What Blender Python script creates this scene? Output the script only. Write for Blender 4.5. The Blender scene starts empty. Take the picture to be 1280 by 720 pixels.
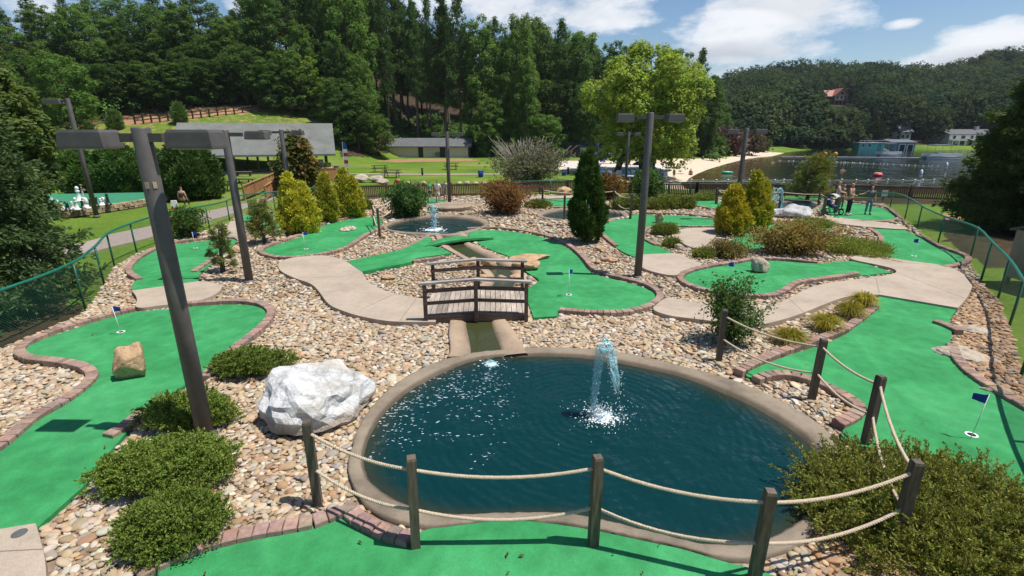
import bpy, bmesh, math, random
import numpy as np
from mathutils import Vector, Matrix
from mathutils.geometry import tessellate_polygon

scene = bpy.context.scene
COL = scene.collection
PI = math.pi
# ------------------------------------------------------------------ camera geometry (used to survey the site from the photo)
F_PX, PITCH, CAM_H = 622.0, math.radians(17.4), 4.6
CS, SN = math.cos(PITCH), math.sin(PITCH)

def G(px, py, z=0.0):
    """ground point (height z) seen at photo pixel px,py"""
    dx, dy = (px - 640) / F_PX, (py - 360) / F_PX
    t = (CAM_H - z) / (SN + dy * CS)
    return (dx * t, (CS - dy * SN) * t, z)

def at(px, py, Y):
    dx, dy = (px - 640) / F_PX, (py - 360) / F_PX
    t = Y / (CS - dy * SN)
    return (dx * t, Y, CAM_H - t * (SN + dy * CS))

def GP(pts, z=0.0):
    return [G(p[0], p[1], z)[:2] for p in pts]

def height(bx, by, ty, z=0.0):
    """height of a vertical thing whose foot is at bx,by and top at pixel row ty"""
    p = G(bx, by, z)
    return at(bx, ty, p[1])[2] - z

def ppm(bx, by, z=0.0):
    """photo pixels per metre at that ground point"""
    x, y, _ = G(bx, by, z)
    return F_PX / (y * CS + (CAM_H - z) * SN)

# ------------------------------------------------------------------ 2d helpers
def chaikin(pts, n=3, closed=True):
    """smooth; a point given as (x, y, 1) stays a sharp corner"""
    P = [(p[0], p[1], (p[2] if len(p) > 2 else 0)) for p in pts]
    for _ in range(n):
        Q = []
        m = len(P)
        rng_ = range(m) if closed else range(m)
        for i in rng_:
            a = P[i]
            if not closed and i in (0, m - 1):
                Q.append(a); continue
            if a[2]:
                Q.append(a); continue
            b, c = P[i - 1], P[(i + 1) % m]
            Q.append((a[0] * .75 + b[0] * .25, a[1] * .75 + b[1] * .25, 0))
            Q.append((a[0] * .75 + c[0] * .25, a[1] * .75 + c[1] * .25, 0))
        P = Q
    return [(p[0], p[1]) for p in P]

def gpoly(px, n=3, closed=True):
    W = []
    for p in px:
        g = G(p[0], p[1])
        W.append((g[0], g[1], p[2] if len(p) > 2 else 0))
    return chaikin(W, n, closed)

def pip(P, poly):
    x, y = P[:, 0], P[:, 1]
    inside = np.zeros(len(P), bool)
    n = len(poly)
    for i in range(n):
        x1, y1 = poly[i]; x2, y2 = poly[(i + 1) % n]
        if y1 == y2: continue
        c = (y1 > y) != (y2 > y)
        xi = (x2 - x1) * (y - y1) / (y2 - y1) + x1
        inside ^= c & (x < xi)
    return inside

def dist_poly(P, poly, closed=True):
    d = np.full(len(P), 1e9)
    n = len(poly)
    for i in range(n if closed else n - 1):
        a = np.array(poly[i]); b = np.array(poly[(i + 1) % n])
        ab = b - a; L = (ab * ab).sum()
        if L < 1e-12: continue
        t = np.clip(((P - a) @ ab) / L, 0, 1)
        q = a + t[:, None] * ab
        d = np.minimum(d, np.hypot(P[:, 0] - q[:, 0], P[:, 1] - q[:, 1]))
    return d

def resample(pts, step):
    P = np.array(pts, float)
    seg = np.hypot(*(P[1:] - P[:-1]).T)
    s = np.concatenate([[0], np.cumsum(seg)])
    n = max(1, int(round(s[-1] / step)))
    t = np.linspace(0, s[-1], n + 1)
    return np.stack([np.interp(t, s, P[:, 0]), np.interp(t, s, P[:, 1])], 1)

# ------------------------------------------------------------------ mesh collector
class MB:
    def __init__(s):
        s.v, s.f, s.c = [], [], []
        s.has_c = False
    def add(s, V, F, col=None):
        o = len(s.v)
        s.v.extend([tuple(map(float, p)) for p in V])
        s.f.extend([tuple(int(i) + o for i in f) for f in F])
        if col is not None: s.has_c = True
        s.c.extend([col or (1, 1, 1)] * len(V))
        return s
    def box(s, c, size, rz=0, col=None, taper=1.0, rx=0, ry=0):
        hx, hy, hz = size[0] / 2, size[1] / 2, size[2] / 2
        V = []
        for z, k in ((-hz, 1), (hz, taper)):
            for x, y in ((-hx, -hy), (hx, -hy), (hx, hy), (-hx, hy)):
                V.append(Vector((x * k, y * k, z)))
        if rz or rx or ry:
            M = Matrix.Rotation(rz, 3, 'Z') @ Matrix.Rotation(ry, 3, 'Y') @ Matrix.Rotation(rx, 3, 'X')
            V = [M @ p for p in V]
        V = [(p.x + c[0], p.y + c[1], p.z + c[2]) for p in V]
        return s.add(V, [(3, 2, 1, 0), (4, 5, 6, 7), (0, 1, 5, 4), (1, 2, 6, 5), (2, 3, 7, 6), (3, 0, 4, 7)], col)
    def beam(s, a, b, w, h, col=None):
        """rectangular bar from a to b, w sideways, h upwards"""
        a, b = Vector(a), Vector(b)
        d = (b - a).normalized()
        up = Vector((0, 0, 1)) if abs(d.z) < .95 else Vector((0, 1, 0))
        sd = d.cross(up).normalized(); up = sd.cross(d).normalized()
        V = []
        for p in (a, b):
            for i, j in ((-1, -1), (1, -1), (1, 1), (-1, 1)):
                V.append(p + sd * (i * w / 2) + up * (j * h / 2))
        return s.add(V, [(3, 2, 1, 0), (4, 5, 6, 7), (0, 1, 5, 4), (1, 2, 6, 5), (2, 3, 7, 6), (3, 0, 4, 7)], col)
    def tube(s, pts, r, n=10, cap=True, col=None):
        P = [Vector(p) for p in pts]
        R = [r] * len(P) if not hasattr(r, '__len__') else list(r)
        V = []; ref = None
        for i, p in enumerate(P):
            d = (P[min(i + 1, len(P) - 1)] - P[max(i - 1, 0)]).normalized()
            if ref is None:
                ref = Vector((1, 0, 0)) if abs(d.x) < .9 else Vector((0, 1, 0))
            a = (ref - d * ref.dot(d)).normalized(); b = d.cross(a); ref = a
            for k in range(n):
                t = 2 * PI * k / n
                V.append(p + (a * math.cos(t) + b * math.sin(t)) * R[i])
        Fs = []
        for i in range(len(P) - 1):
            for k in range(n):
                Fs.append((i * n + k, i * n + (k + 1) % n, (i + 1) * n + (k + 1) % n, (i + 1) * n + k))
        if cap:
            Fs.append(tuple(range(n - 1, -1, -1)))
            Fs.append(tuple((len(P) - 1) * n + k for k in range(n)))
        return s.add(V, Fs, col)
    def lathe(s, prof, c=(0, 0, 0), n=16, col=None):
        V = []
        for r, z in prof:
            for k in range(n):
                t = 2 * PI * k / n
                V.append((c[0] + r * math.cos(t), c[1] + r * math.sin(t), c[2] + z))
        Fs = []
        for i in range(len(prof) - 1):
            for k in range(n):
                Fs.append((i * n + k, i * n + (k + 1) % n, (i + 1) * n + (k + 1) % n, (i + 1) * n + k))
        Fs.append(tuple(range(n - 1, -1, -1)))
        Fs.append(tuple((len(prof) - 1) * n + k for k in range(n)))
        return s.add(V, Fs, col)
    def prism(s, poly, z0, z1, col=None, bottom=False):
        poly = [(p[0], p[1]) for p in poly]
        area = sum(poly[i][0] * poly[(i + 1) % len(poly)][1] - poly[(i + 1) % len(poly)][0] * poly[i][1] for i in range(len(poly)))
        if area < 0: poly = poly[::-1]
        n = len(poly)
        tris = tessellate_polygon([[Vector((p[0], p[1], 0)) for p in poly]])
        V = [(p[0], p[1], z1) for p in poly] + [(p[0], p[1], z0) for p in poly]
        Fs = []
        for t in tris:
            a, b, c = (poly[i] for i in t)
            cr = (b[0] - a[0]) * (c[1] - a[1]) - (b[1] - a[1]) * (c[0] - a[0])
            Fs.append(tuple(t) if cr > 0 else tuple(t)[::-1])
        if bottom: Fs += [tuple(i + n for i in f[::-1]) for f in list(Fs)]
        for i in range(n):
            j = (i + 1) % n
            Fs.append((i + n, j + n, j, i))
        return s.add(V, Fs, col)
    def ico(s, c, r, sub=1, col=None, scale=(1, 1, 1), noise=0.0, seed=0):
        V, Fs = ICO[sub]
        V = V.copy()
        if noise:
            rg = np.random.default_rng(seed)
            V = V * (1 + noise * rg.normal(size=(len(V), 1)))
        V = V * r * np.array(scale) + np.array(c)
        return s.add(V, Fs, col)
    def build(s, name, mat, parent=None, smooth=False, local=False, loc=None):
        off = np.zeros(3)
        if parent is not None and not local:
            p = parent
            while p is not None:
                off += np.array(p.location); p = p.parent
        if loc is not None: off = np.array(loc)
        V = np.array(s.v, float).reshape(-1, 3) - off
        me = bpy.data.meshes.new(name)
        me.from_pydata([tuple(v) for v in V], [], s.f)
        if s.has_c: set_col(me, np.array(s.c, float))
        o = link(name, me, mat, parent, smooth)
        if loc is not None: o.location = loc
        return o

def set_col(me, C):
    a = me.color_attributes.new('Col', 'FLOAT_COLOR', 'POINT')
    A = np.ones((len(C), 4), np.float32); A[:, :3] = C
    a.data.foreach_set('color', A.ravel())

def link(name, me, mat, parent=None, smooth=False):
    o = bpy.data.objects.new(name, me)
    COL.objects.link(o)
    if mat is not None:
        for m in (mat if isinstance(mat, (list, tuple)) else [mat]): me.materials.append(m)
    if smooth:
        me.polygons.foreach_set('use_smooth', np.ones(len(me.polygons), bool))
    me.update()
    if parent is not None: o.parent = parent
    return o

def np_obj(name, V, Fc, mat, parent=None, cols=None, smooth=False):
    me = bpy.data.meshes.new(name)
    me.from_pydata(np.asarray(V, np.float32), [], np.asarray(Fc, np.int32))
    if cols is not None: set_col(me, np.asarray(cols))
    return link(name, me, mat, parent, smooth)

def _ico(sub):
    bm = bmesh.new(); bmesh.ops.create_icosphere(bm, subdivisions=sub, radius=1)
    V = np.array([v.co[:] for v in bm.verts]); bm.verts.index_update()
    Fs = [tuple(v.index for v in f.verts) for f in bm.faces]; bm.free()
    return V, Fs
ICO = {k: _ico(k) for k in (1, 2, 3, 4)}

def tag(o, label, cat, group=None, kind=None):
    o['label'] = label; o['category'] = cat
    if group: o['group'] = group
    if kind: o['kind'] = kind
    return o

def thing(name, label, cat, loc=(0, 0, 0), group=None, rz=0):
    o = bpy.data.objects.new(name, None); COL.objects.link(o)
    o.empty_display_size = .3
    o.location = loc; o.rotation_euler = (0, 0, rz)
    return tag(o, label, cat, group)

def structure(o):
    o['kind'] = 'structure'; return o

def stuff(o, label=None, cat=None):
    o['kind'] = 'stuff'
    if label: o['label'] = label
    if cat: o['category'] = cat
    return o

def copy_tree(o, parent=None):
    c = o.copy(); COL.objects.link(c)
    if parent is not None: c.parent = parent
    for ch in list(o.children): copy_tree(ch, c)
    return c

# ------------------------------------------------------------------ materials
def new_mat(name):
    m = bpy.data.materials.new(name); m.use_nodes = True
    nt = m.node_tree; b = nt.nodes['Principled BSDF']
    return m, nt, b

def N(nt, t, **kw):
    n = nt.nodes.new(t)
    for k, v in kw.items():
        if k.startswith('i_'):
            n.inputs[k[2:].replace('_', ' ')].default_value = v
        else: setattr(n, k, v)
    return n

def coords(nt, scale=1.0, kind='Object'):
    tc = N(nt, 'ShaderNodeTexCoord'); mp = N(nt, 'ShaderNodeMapping')
    mp.inputs['Scale'].default_value = (scale,) * 3 if not hasattr(scale, '__len__') else scale
    nt.links.new(tc.outputs[kind], mp.inputs['Vector'])
    return mp.outputs['Vector']

def noise(nt, vec, scale, detail=4, rough=.55):
    n = N(nt, 'ShaderNodeTexNoise'); n.inputs['Scale'].default_value = scale
    n.inputs['Detail'].default_value = detail; n.inputs['Roughness'].default_value = rough
    nt.links.new(vec, n.inputs['Vector'])
    return n.outputs['Fac']

def ramp(nt, fac, stops):
    r = N(nt, 'ShaderNodeValToRGB')
    e = r.color_ramp.elements
    while len(e) < len(stops): e.new(.5)
    for k, (p, c) in enumerate(stops):
        e[k].position = p; e[k].color = (c[0], c[1], c[2], 1) if hasattr(c, '__len__') else (c, c, c, 1)
    nt.links.new(fac, r.inputs['Fac'])
    return r.outputs['Color']

def mixc(nt, fac, a, b, blend='MIX'):
    m = N(nt, 'ShaderNodeMix', data_type='RGBA', blend_type=blend)
    for sock, v in ((m.inputs[0], fac), (m.inputs[6], a), (m.inputs[7], b)):
        if hasattr(v, 'is_output'): nt.links.new(v, sock)
        elif hasattr(v, '__len__'): sock.default_value = (v[0], v[1], v[2], 1)
        else: sock.default_value = v
    return m.outputs[2]

def bump(nt, b, h, strength=.3, dist=.02):
    n = N(nt, 'ShaderNodeBump'); n.inputs['Strength'].default_value = strength; n.inputs['Distance'].default_value = dist
    nt.links.new(h, n.inputs['Height']); nt.links.new(n.outputs['Normal'], b.inputs['Normal'])
    return n

def mat_plain(name, c, rough=.6, var=.25, scale=6, bmp=0.0, metal=0.0, spec=.4, attr=False, detail=5):
    """a base colour mottled by noise"""
    m, nt, b = new_mat(name)
    v = coords(nt)
    lo = tuple(x * (1 - var) for x in c); hi = tuple(min(1, x * (1 + var)) for x in c)
    col = ramp(nt, noise(nt, v, scale, detail, .6), [(.3, lo), (.7, hi)])
    if attr:
        a = N(nt, 'ShaderNodeVertexColor', layer_name='Col')
        col = mixc(nt, 1.0, col, a.outputs['Color'], 'MULTIPLY')
    nt.links.new(col, b.inputs['Base Color'])
    b.inputs['Roughness'].default_value = rough; b.inputs['Metallic'].default_value = metal
    b.inputs['Specular IOR Level'].default_value = spec
    if bmp: bump(nt, b, noise(nt, v, scale * 5, 6, .65), bmp, .02)
    return m

def mat_leaf(name, trans=.42, rough=.6, spec=.18):
    """leaf colour comes from the leaf's own Col attribute"""
    m, nt, b = new_mat(name)
    a = N(nt, 'ShaderNodeVertexColor', layer_name='Col')
    oi = N(nt, 'ShaderNodeObjectInfo')
    hs = N(nt, 'ShaderNodeHueSaturation')
    mr = N(nt, 'ShaderNodeMapRange'); mr.inputs['To Min'].default_value = .78; mr.inputs['To Max'].default_value = 1.22
    nt.links.new(oi.outputs['Random'], mr.inputs['Value']); nt.links.new(mr.outputs['Result'], hs.inputs['Value'])
    nt.links.new(a.outputs['Color'], hs.inputs['Color'])
    nt.links.new(hs.outputs['Color'], b.inputs['Base Color'])
    b.inputs['Roughness'].default_value = rough; b.inputs['Specular IOR Level'].default_value = spec
    t = N(nt, 'ShaderNodeBsdfTranslucent'); gm = mixc(nt, 1.0, hs.outputs['Color'], (1.5, 1.35, .8), 'MULTIPLY'); nt.links.new(gm, t.inputs['Color'])
    mx = N(nt, 'ShaderNodeMixShader'); mx.inputs[0].default_value = trans
    nt.links.new(b.outputs[0], mx.inputs[1]); nt.links.new(t.outputs[0], mx.inputs[2])
    nt.links.new(mx.outputs[0], nt.nodes['Material Output'].inputs['Surface'])
    return m

def mat_water(name, deep, rough, bumps, ring=None, attr=False, spec=.5):
    m, nt, b = new_mat(name)
    v = coords(nt)
    if attr:
        a = N(nt, 'ShaderNodeVertexColor', layer_name='Col')
        nt.links.new(a.outputs['Color'], b.inputs['Base Color'])
    else:
        b.inputs['Base Color'].default_value = (*deep, 1)
    b.inputs['Roughness'].default_value = rough
    b.inputs['IOR'].default_value = 1.33
    b.inputs['Specular IOR Level'].default_value = spec
    h = None
    for sc, w, st in bumps:
        vv = coords(nt, st) if st else v
        n = noise(nt, vv, sc, 3, .5)
        mm = N(nt, 'ShaderNodeMath', operation='MULTIPLY'); nt.links.new(n, mm.inputs[0]); mm.inputs[1].default_value = w
        if h is None: h = mm.outputs[0]
        else:
            ad = N(nt, 'ShaderNodeMath', operation='ADD'); nt.links.new(h, ad.inputs[0]); nt.links.new(mm.outputs[0], ad.inputs[1]); h = ad.outputs[0]
    if ring:
        wv = N(nt, 'ShaderNodeTexWave', wave_type='RINGS', rings_direction='SPHERICAL')
        wv.inputs['Scale'].default_value = ring[0]; wv.inputs['Distortion'].default_value = 2.5; wv.inputs['Detail'].default_value = 2
        nt.links.new(v, wv.inputs['Vector'])
        mm = N(nt, 'ShaderNodeMath', operation='MULTIPLY'); nt.links.new(wv.outputs['Fac'], mm.inputs[0]); mm.inputs[1].default_value = ring[1]
        ad = N(nt, 'ShaderNodeMath', operation='ADD'); nt.links.new(h, ad.inputs[0]); nt.links.new(mm.outputs[0], ad.inputs[1]); h = ad.outputs[0]
    bump(nt, b, h, 1.0, 1.0)
    return m

def mat_carpet():
    m, nt, b = new_mat('green_carpet')
    v = coords(nt)
    big = noise(nt, v, .55, 4, .6)
    mid = noise(nt, v, 3.5, 5, .65)
    c = ramp(nt, big, [(.3, (.030, .225, .068)), (.7, (.060, .345, .122))])
    c2 = ramp(nt, mid, [(.35, (.78, .78, .78)), (.7, (1.15, 1.12, 1.12))])
    c = mixc(nt, 1.0, c, c2, 'MULTIPLY')
    worn = noise(nt, v, .32, 6, .7)
    c = mixc(nt, ramp(nt, worn, [(.54, 0), (.72, .45)]), c, (.075, .30, .125))
    grime = noise(nt, v, 1.1, 7, .75)
    c = mixc(nt, ramp(nt, grime, [(.60, 0), (.78, .55)]), c, (.045, .13, .055))
    fine = noise(nt, v, 160, 2, .6)
    c = mixc(nt, 1.0, c, ramp(nt, fine, [(.3, (.72, .72, .72)), (.7, (1.2, 1.2, 1.2))]), 'MULTIPLY')
    nt.links.new(c, b.inputs['Base Color'])
    b.inputs['Roughness'].default_value = .85; b.inputs['Specular IOR Level'].default_value = .15
    bump(nt, b, fine, .5, .01)
    return m

def mat_concrete(name, c=(.44, .37, .305), stain=.35):
    m, nt, b = new_mat(name)
    v = coords(nt)
    lo = tuple(x * (1 - stain) for x in c)
    col = ramp(nt, noise(nt, v, .9, 7, .65), [(.28, lo), (.55, c), (.8, tuple(min(1, x * 1.12) for x in c))])
    col = mixc(nt, 1.0, col, ramp(nt, noise(nt, v, 5.5, 8, .75), [(.3, .84), (.5, 1.0), (.75, 1.07)]), 'MULTIPLY')
    sp = noise(nt, v, 60, 3, .7)
    col = mixc(nt, 1.0, col, ramp(nt, sp, [(.3, .8), (.7, 1.1)]), 'MULTIPLY')
    nt.links.new(col, b.inputs['Base Color']); b.inputs['Roughness'].default_value = .85
    b.inputs['Specular IOR Level'].default_value = .25
    bump(nt, b, sp, .25, .01)
    return m

def mat_wood(name, c, grain=18, var=.4, axis=(1, 1, .12), rough=.75):
    m, nt, b = new_mat(name)
    v = coords(nt, axis)
    n = noise(nt, v, grain, 6, .6)
    n2 = noise(nt, coords(nt), 1.3, 3, .5)
    col = ramp(nt, n, [(.3, tuple(x * (1 - var) for x in c)), (.7, tuple(x * (1 + var) for x in c))])
    col = mixc(nt, 1.0, col, ramp(nt, n2, [(.3, .75), (.7, 1.15)]), 'MULTIPLY')
    nt.links.new(col, b.inputs['Base Color']); b.inputs['Roughness'].default_value = rough
    bump(nt, b, n, .4, .008)
    return m

def mat_rock(name, c, dark, scale=3.0, bmp=.8, rough=.8, soiled=None):
    m, nt, b = new_mat(name)
    v = coords(nt)
    n = noise(nt, v, scale, 9, .68)
    col = ramp(nt, n, [(.33, dark), (.5, c), (.75, tuple(min(.85, x * 1.15) for x in c))])
    vo = N(nt, 'ShaderNodeTexVoronoi', feature='DISTANCE_TO_EDGE'); vo.inputs['Scale'].default_value = scale * 1.3
    nz = N(nt, 'ShaderNodeTexNoise'); nz.inputs['Scale'].default_value = scale; nt.links.new(v, nz.inputs['Vector'])
    mx = mixc(nt, .35, v, nz.outputs['Color'])
    nt.links.new(mx, vo.inputs['Vector'])
    crack = ramp(nt, vo.outputs['Distance'], [(0, .72), (.03, 1.0)])
    col = mixc(nt, 1.0, col, crack, 'MULTIPLY')
    if soiled:   # earth splashed up the foot of the stone, and a weathered tan streak
        sx = N(nt, 'ShaderNodeSeparateXYZ'); nt.links.new(v, sx.inputs[0])
        ad = N(nt, 'ShaderNodeMath', operation='MULTIPLY_ADD'); nt.links.new(n, ad.inputs[0]); ad.inputs[1].default_value = -.35; nt.links.new(sx.outputs[2], ad.inputs[2])
        col = mixc(nt, ramp(nt, ad.outputs[0], [(-.0, .75), (.10, 0)]), col, soiled)
        st = noise(nt, coords(nt, (.9, 2.4, .6)), 1.3, 5, .6)
        col = mixc(nt, ramp(nt, st, [(.55, 0), (.66, .55)]), col, (.47, .43, .31))
    nt.links.new(col, b.inputs['Base Color']); b.inputs['Roughness'].default_value = rough
    b.inputs['Specular IOR Level'].default_value = .25
    bump(nt, b, noise(nt, v, scale * 3.5, 8, .7), bmp, .06)
    return m

def mat_link(name, c, wire=.17):
    """chain link: thin crossing wires laid out in metres along the fence, open between them"""
    m, nt, b = new_mat(name)
    b.inputs['Base Color'].default_value = (*c, 1); b.inputs['Roughness'].default_value = .45
    uv = N(nt, 'ShaderNodeUVMap'); sp = N(nt, 'ShaderNodeSeparateXYZ'); nt.links.new(uv.outputs[0], sp.inputs[0])
    masks = []
    for op in ('ADD', 'SUBTRACT'):
        a = N(nt, 'ShaderNodeMath', operation=op); nt.links.new(sp.outputs[0], a.inputs[0]); nt.links.new(sp.outputs[1], a.inputs[1])
        s = N(nt, 'ShaderNodeMath', operation='MULTIPLY'); nt.links.new(a.outputs[0], s.inputs[0]); s.inputs[1].default_value = 1 / .075
        fr = N(nt, 'ShaderNodeMath', operation='FRACT'); nt.links.new(s.outputs[0], fr.inputs[0])
        lt = N(nt, 'ShaderNodeMath', operation='LESS_THAN'); nt.links.new(fr.outputs[0], lt.inputs[0]); lt.inputs[1].default_value = wire
        masks.append(lt.outputs[0])
    mx = N(nt, 'ShaderNodeMath', operation='MAXIMUM'); nt.links.new(masks[0], mx.inputs[0]); nt.links.new(masks[1], mx.inputs[1])
    nt.links.new(mx.outputs[0], b.inputs['Alpha'])
    return m

M = {}
M['carpet'] = mat_carpet()
M['concrete'] = mat_concrete('path_concrete', (.425, .345, .265), .2)
M['rim'] = mat_concrete('pond_concrete', (.33, .255, .18), .5)
M['bank'] = mat_concrete('channel_concrete', (.36, .29, .22), .45)
def with_col(m):
    nt = m.node_tree; b = nt.nodes['Principled BSDF']; src = b.inputs['Base Color'].links[0].from_socket
    a = N(nt, 'ShaderNodeVertexColor', layer_name='Col'); nt.links.new(mixc(nt, 1.0, src, a.outputs['Color'], 'MULTIPLY'), b.inputs['Base Color'])
    return m
M['bank_wet'] = with_col(mat_concrete('channel_wet_concrete', (.40, .32, .24), .4))
M['rim_wet'] = with_col(mat_concrete('pond_rim_concrete', (.28, .225, .165), .5))
M['brick'] = mat_plain('edging_brick', (.30, .20, .155), .85, .25, 14, .4, attr=True)
M['pebble'] = mat_plain('river_stone', (1, 1, 1), .75, .18, 16, .25, attr=True, spec=.25)
M['bed'] = mat_plain('gravel_soil', (.25, .18, .12), .95, .4, 5, .5)
M['leaf'] = mat_leaf('leaves')
M['needle'] = mat_leaf('needles', .22, .6, .15)
M['farleaf'] = mat_leaf('distant_leaves', .25, .9, .03)
M['bark'] = mat_wood('bark', (.085, .062, .045), 9, .45, (1, 1, .25), .9)
M['bark_pale'] = mat_wood('pale_bark', (.16, .115, .085), 9, .4, (1, 1, .25), .9)
M['post'] = mat_wood('weathered_post', (.105, .082, .058), 30, .5)
M['bridge'] = mat_wood('bridge_timber', (.085, .055, .040), 22, .5, (.12, 1, 1))
M['rail_top'] = mat_wood('weathered_rail', (.33, .30, .27), 22, .35, (.12, 1, 1))
M['deck'] = mat_wood('deck_boards', (.36, .30, .24), 22, .35, (1, .12, 1))
M['fencewood'] = mat_wood('stained_fence', (.19, .10, .052), 20, .4)
M['rampwood'] = mat_wood('stained_ramp', (.34, .165, .065), 20, .35)
M['lamp'] = mat_plain('lamp_paint', (.098, .088, .083), .5, .2, 5, .08)
M['lens'] = mat_plain('lamp_lens', (.35, .35, .33), .3, .1, 5)
M['rope'] = mat_plain('rope', (.62, .50, .36), .9, .25, 60, .6)
M['greenmetal'] = mat_plain('green_fence_paint', (.008, .085, .058), .45, .2, 6)
M['railgreen'] = mat_plain('green_rail_vinyl', (.009, .145, .095), .4, .2, 6)
M['link'] = mat_link('chain_link', (.014, .15, .10))
M['link_mid'] = mat_link('mid_chain_link', (.012, .10, .068), .10)
M['link_thin'] = mat_link('thin_chain_link', (.014, .10, .07), .045)
M['blackmetal'] = mat_plain('black_metal', (.015, .015, .016), .45, .2, 6)
M['white'] = mat_plain('white_paint', (.78, .78, .76), .5, .08, 6)
M['blue'] = mat_plain('blue_cloth', (.01, .035, .28), .6, .2, 8)
M['hole'] = mat_plain('cup_inside', (.01, .01, .01), .8, .1, 5)
M['whiterock'] = mat_rock('white_painted_rock', (.62, .615, .60), (.30, .285, .26), 2.4, 1.0, .8, (.33, .26, .18))
M['tanrock'] = mat_rock('tan_rock', (.50, .33, .19), (.30, .16, .075), 3.5, .8)
M['palerock'] = mat_rock('pale_rock', (.46, .39, .30), (.22, .17, .12), 3.5, .8)
M['greyrock'] = mat_rock('grey_rock', (.50, .49, .47), (.10, .10, .10), 3.0, .9)
M['skin'] = mat_plain('skin', (.50, .28, .19), .55, .1, 10)
M['water'] = mat_water('pond_water', (.004, .05, .065), .04, [(1.5, .085, None), (4.5, .036, (1, .7, 1)), (15, .008, None)], ring=(2.1, .0045), attr=True)
M['lake'] = mat_water('lake_water', (.012, .022, .016), .06, [(.35, .10, (1, .5, 1)), (1.6, .035, (1, .45, 1))], attr=True)
M['creek'] = mat_water('creek_water', (.045, .050, .018), .06, [(6, .012, None), (18, .004, None)])
def mat_jet():
    m, nt, b = new_mat('fountain_water')
    v = coords(nt)
    c = ramp(nt, noise(nt, v, 14, 4, .7), [(.35, (.10, .52, .58)), (.72, (.80, .92, .93))])
    nt.links.new(c, b.inputs['Base Color']); b.inputs['Roughness'].default_value = .12
    al = ramp(nt, noise(nt, v, 9, 5, .7), [(.38, .12), (.62, .85)])
    nt.links.new(al, b.inputs['Alpha'])
    bump(nt, b, noise(nt, v, 25, 4, .6), .6, .03)
    return m
M['jet'] = mat_jet()
M['foam_and_glints'] = mat_plain('foam_and_glints', (.78, .85, .86), .4, .1, 30)
M['painted_glint'] = mat_plain('painted_reflections', (.42, .52, .55), .25, .35, 12)  # grey-cyan colour standing in for reflections on the ripples
def cm(name, c, rough=.6, var=.15, scale=8): 
    if name not in M: M[name] = mat_plain(name, c, rough, var, scale)
    return M[name]
# ================================================================== TERRAIN
LAKE_Z = -1.0
lake_px = [(1012, 187.2), (985, 190), (965, 195.3), (950, 196.3), (931, 199), (907, 205), (884, 212), (871, 217.5), (861, 223), (857, 229),
           (864, 236), (1000, 236.5), (1190, 236), (1420, 228), (1750, 205), (1600, 188.5), (1450, 187.2), (1280, 186.6), (1150, 187), (1060, 187)]
lake_poly = GP(lake_px, LAKE_Z)
sky_px = [(640, 118), (760, 114), (860, 110), (895, 106), (930, 94), (975, 86), (1010, 82), (1050, 79), (1100, 82), (1140, 87), (1172, 93), (1200, 82), (1220, 76), (1250, 67), (1280, 60), (1400, 40), (1600, 30)]
HILL_Y0, HILL_Y1 = 176.0, 400.0
_hu, _hz = [], []
for px, py in sky_px:
    p = at(px, py, HILL_Y1)
    _hu.append(p[0] / HILL_Y1); _hz.append(p[2] - 11.0)

def terr(x, y):
    x = np.asarray(x, float); y = np.asarray(y, float)
    yy = np.maximum(y, 1.0); u = x / yy
    s0 = np.interp(u, [-1.3, -.6, -.45, -.3, -.2, .1, .28, .34], [58, 60, 66, 76, 99, 104, 112, 150])
    sl = np.interp(u, [-1.3, -.45, -.3, -.2, 0, .2, .34], [.40, .40, .36, .30, .25, .12, .05])
    d = np.maximum(0, y - s0)
    z = np.minimum(sl * (np.sqrt(d * d + 25) - 5), 24)
    t = np.clip((y - HILL_Y0) / (HILL_Y1 - HILL_Y0), 0, 1)
    hz = np.interp(u, _hu, _hz)
    w = np.clip((u - .24) / .1, 0, 1)
    hill = (t ** 1.15) * hz - 1.0 * (t < .002)
    bumps = 2.5 * np.sin(x * .045) * np.sin(y * .05 + 1) * np.clip(t * 5, 0, 1)
    z = z * (1 - w) + w * np.where(y > HILL_Y0, hill + bumps, 0)
    return z

LP = np.array(lake_poly)
def ground_z(x, y):
    z = terr(x, y)
    P = np.stack([np.ravel(x), np.ravel(y)], 1)
    sel = (P[:, 1] > 38) & (P[:, 0] > 0)
    if sel.any():
        zz = np.ravel(z).copy()
        Q = P[sel]
        ins = pip(Q, lake_poly); d = dist_poly(Q, lake_poly)
        sd = np.where(ins, -d, d)
        shore = LAKE_Z + np.clip(sd * .09, -2.5, 1.0)
        zz[sel] = np.where(sd < 11.2, np.minimum(np.maximum(zz[sel], -3) , np.where(Q[:, 1] > 150, LAKE_Z + np.clip(sd * .16, -2.5, 60), shore)), zz[sel])
        z = zz.reshape(np.shape(z))
    return z

def gz(x, y):
    return float(ground_z(np.array([x]), np.array([y]))[0])

def edge_row(px):   # photo row of the forest edge on the left slope
    return np.interp(px, [60, 163, 333, 350], [161, 156, 138.5, 138])
def slope_Y(px, py):   # distance at which the left slope meets that line of sight
    for Y in np.arange(58, 112, .25):
        p = at(px, py, Y)
        if p[2] <= gz(p[0], Y): return float(Y)
    return 100.0

# site outline of the gravel garden
bed_px = [(-190, 640), (-20, 445), (60, 412), (107, 390), (130, 356), (143, 334), (171, 318), (212, 302), (262, 288), (312, 269), (400, 256),
          (480, 248), (660, 244), (760, 244), (860, 247), (1000, 250), (1106, 254), (1112, 264), (1131, 276), (1146, 289), (1172, 307), (1212, 327),
          (1226, 353), (1247, 376), (1262, 408), (1277, 472), (1340, 570), (1560, 800), (1560, 960), (-260, 960)]
bed = GP(bed_px)

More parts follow.
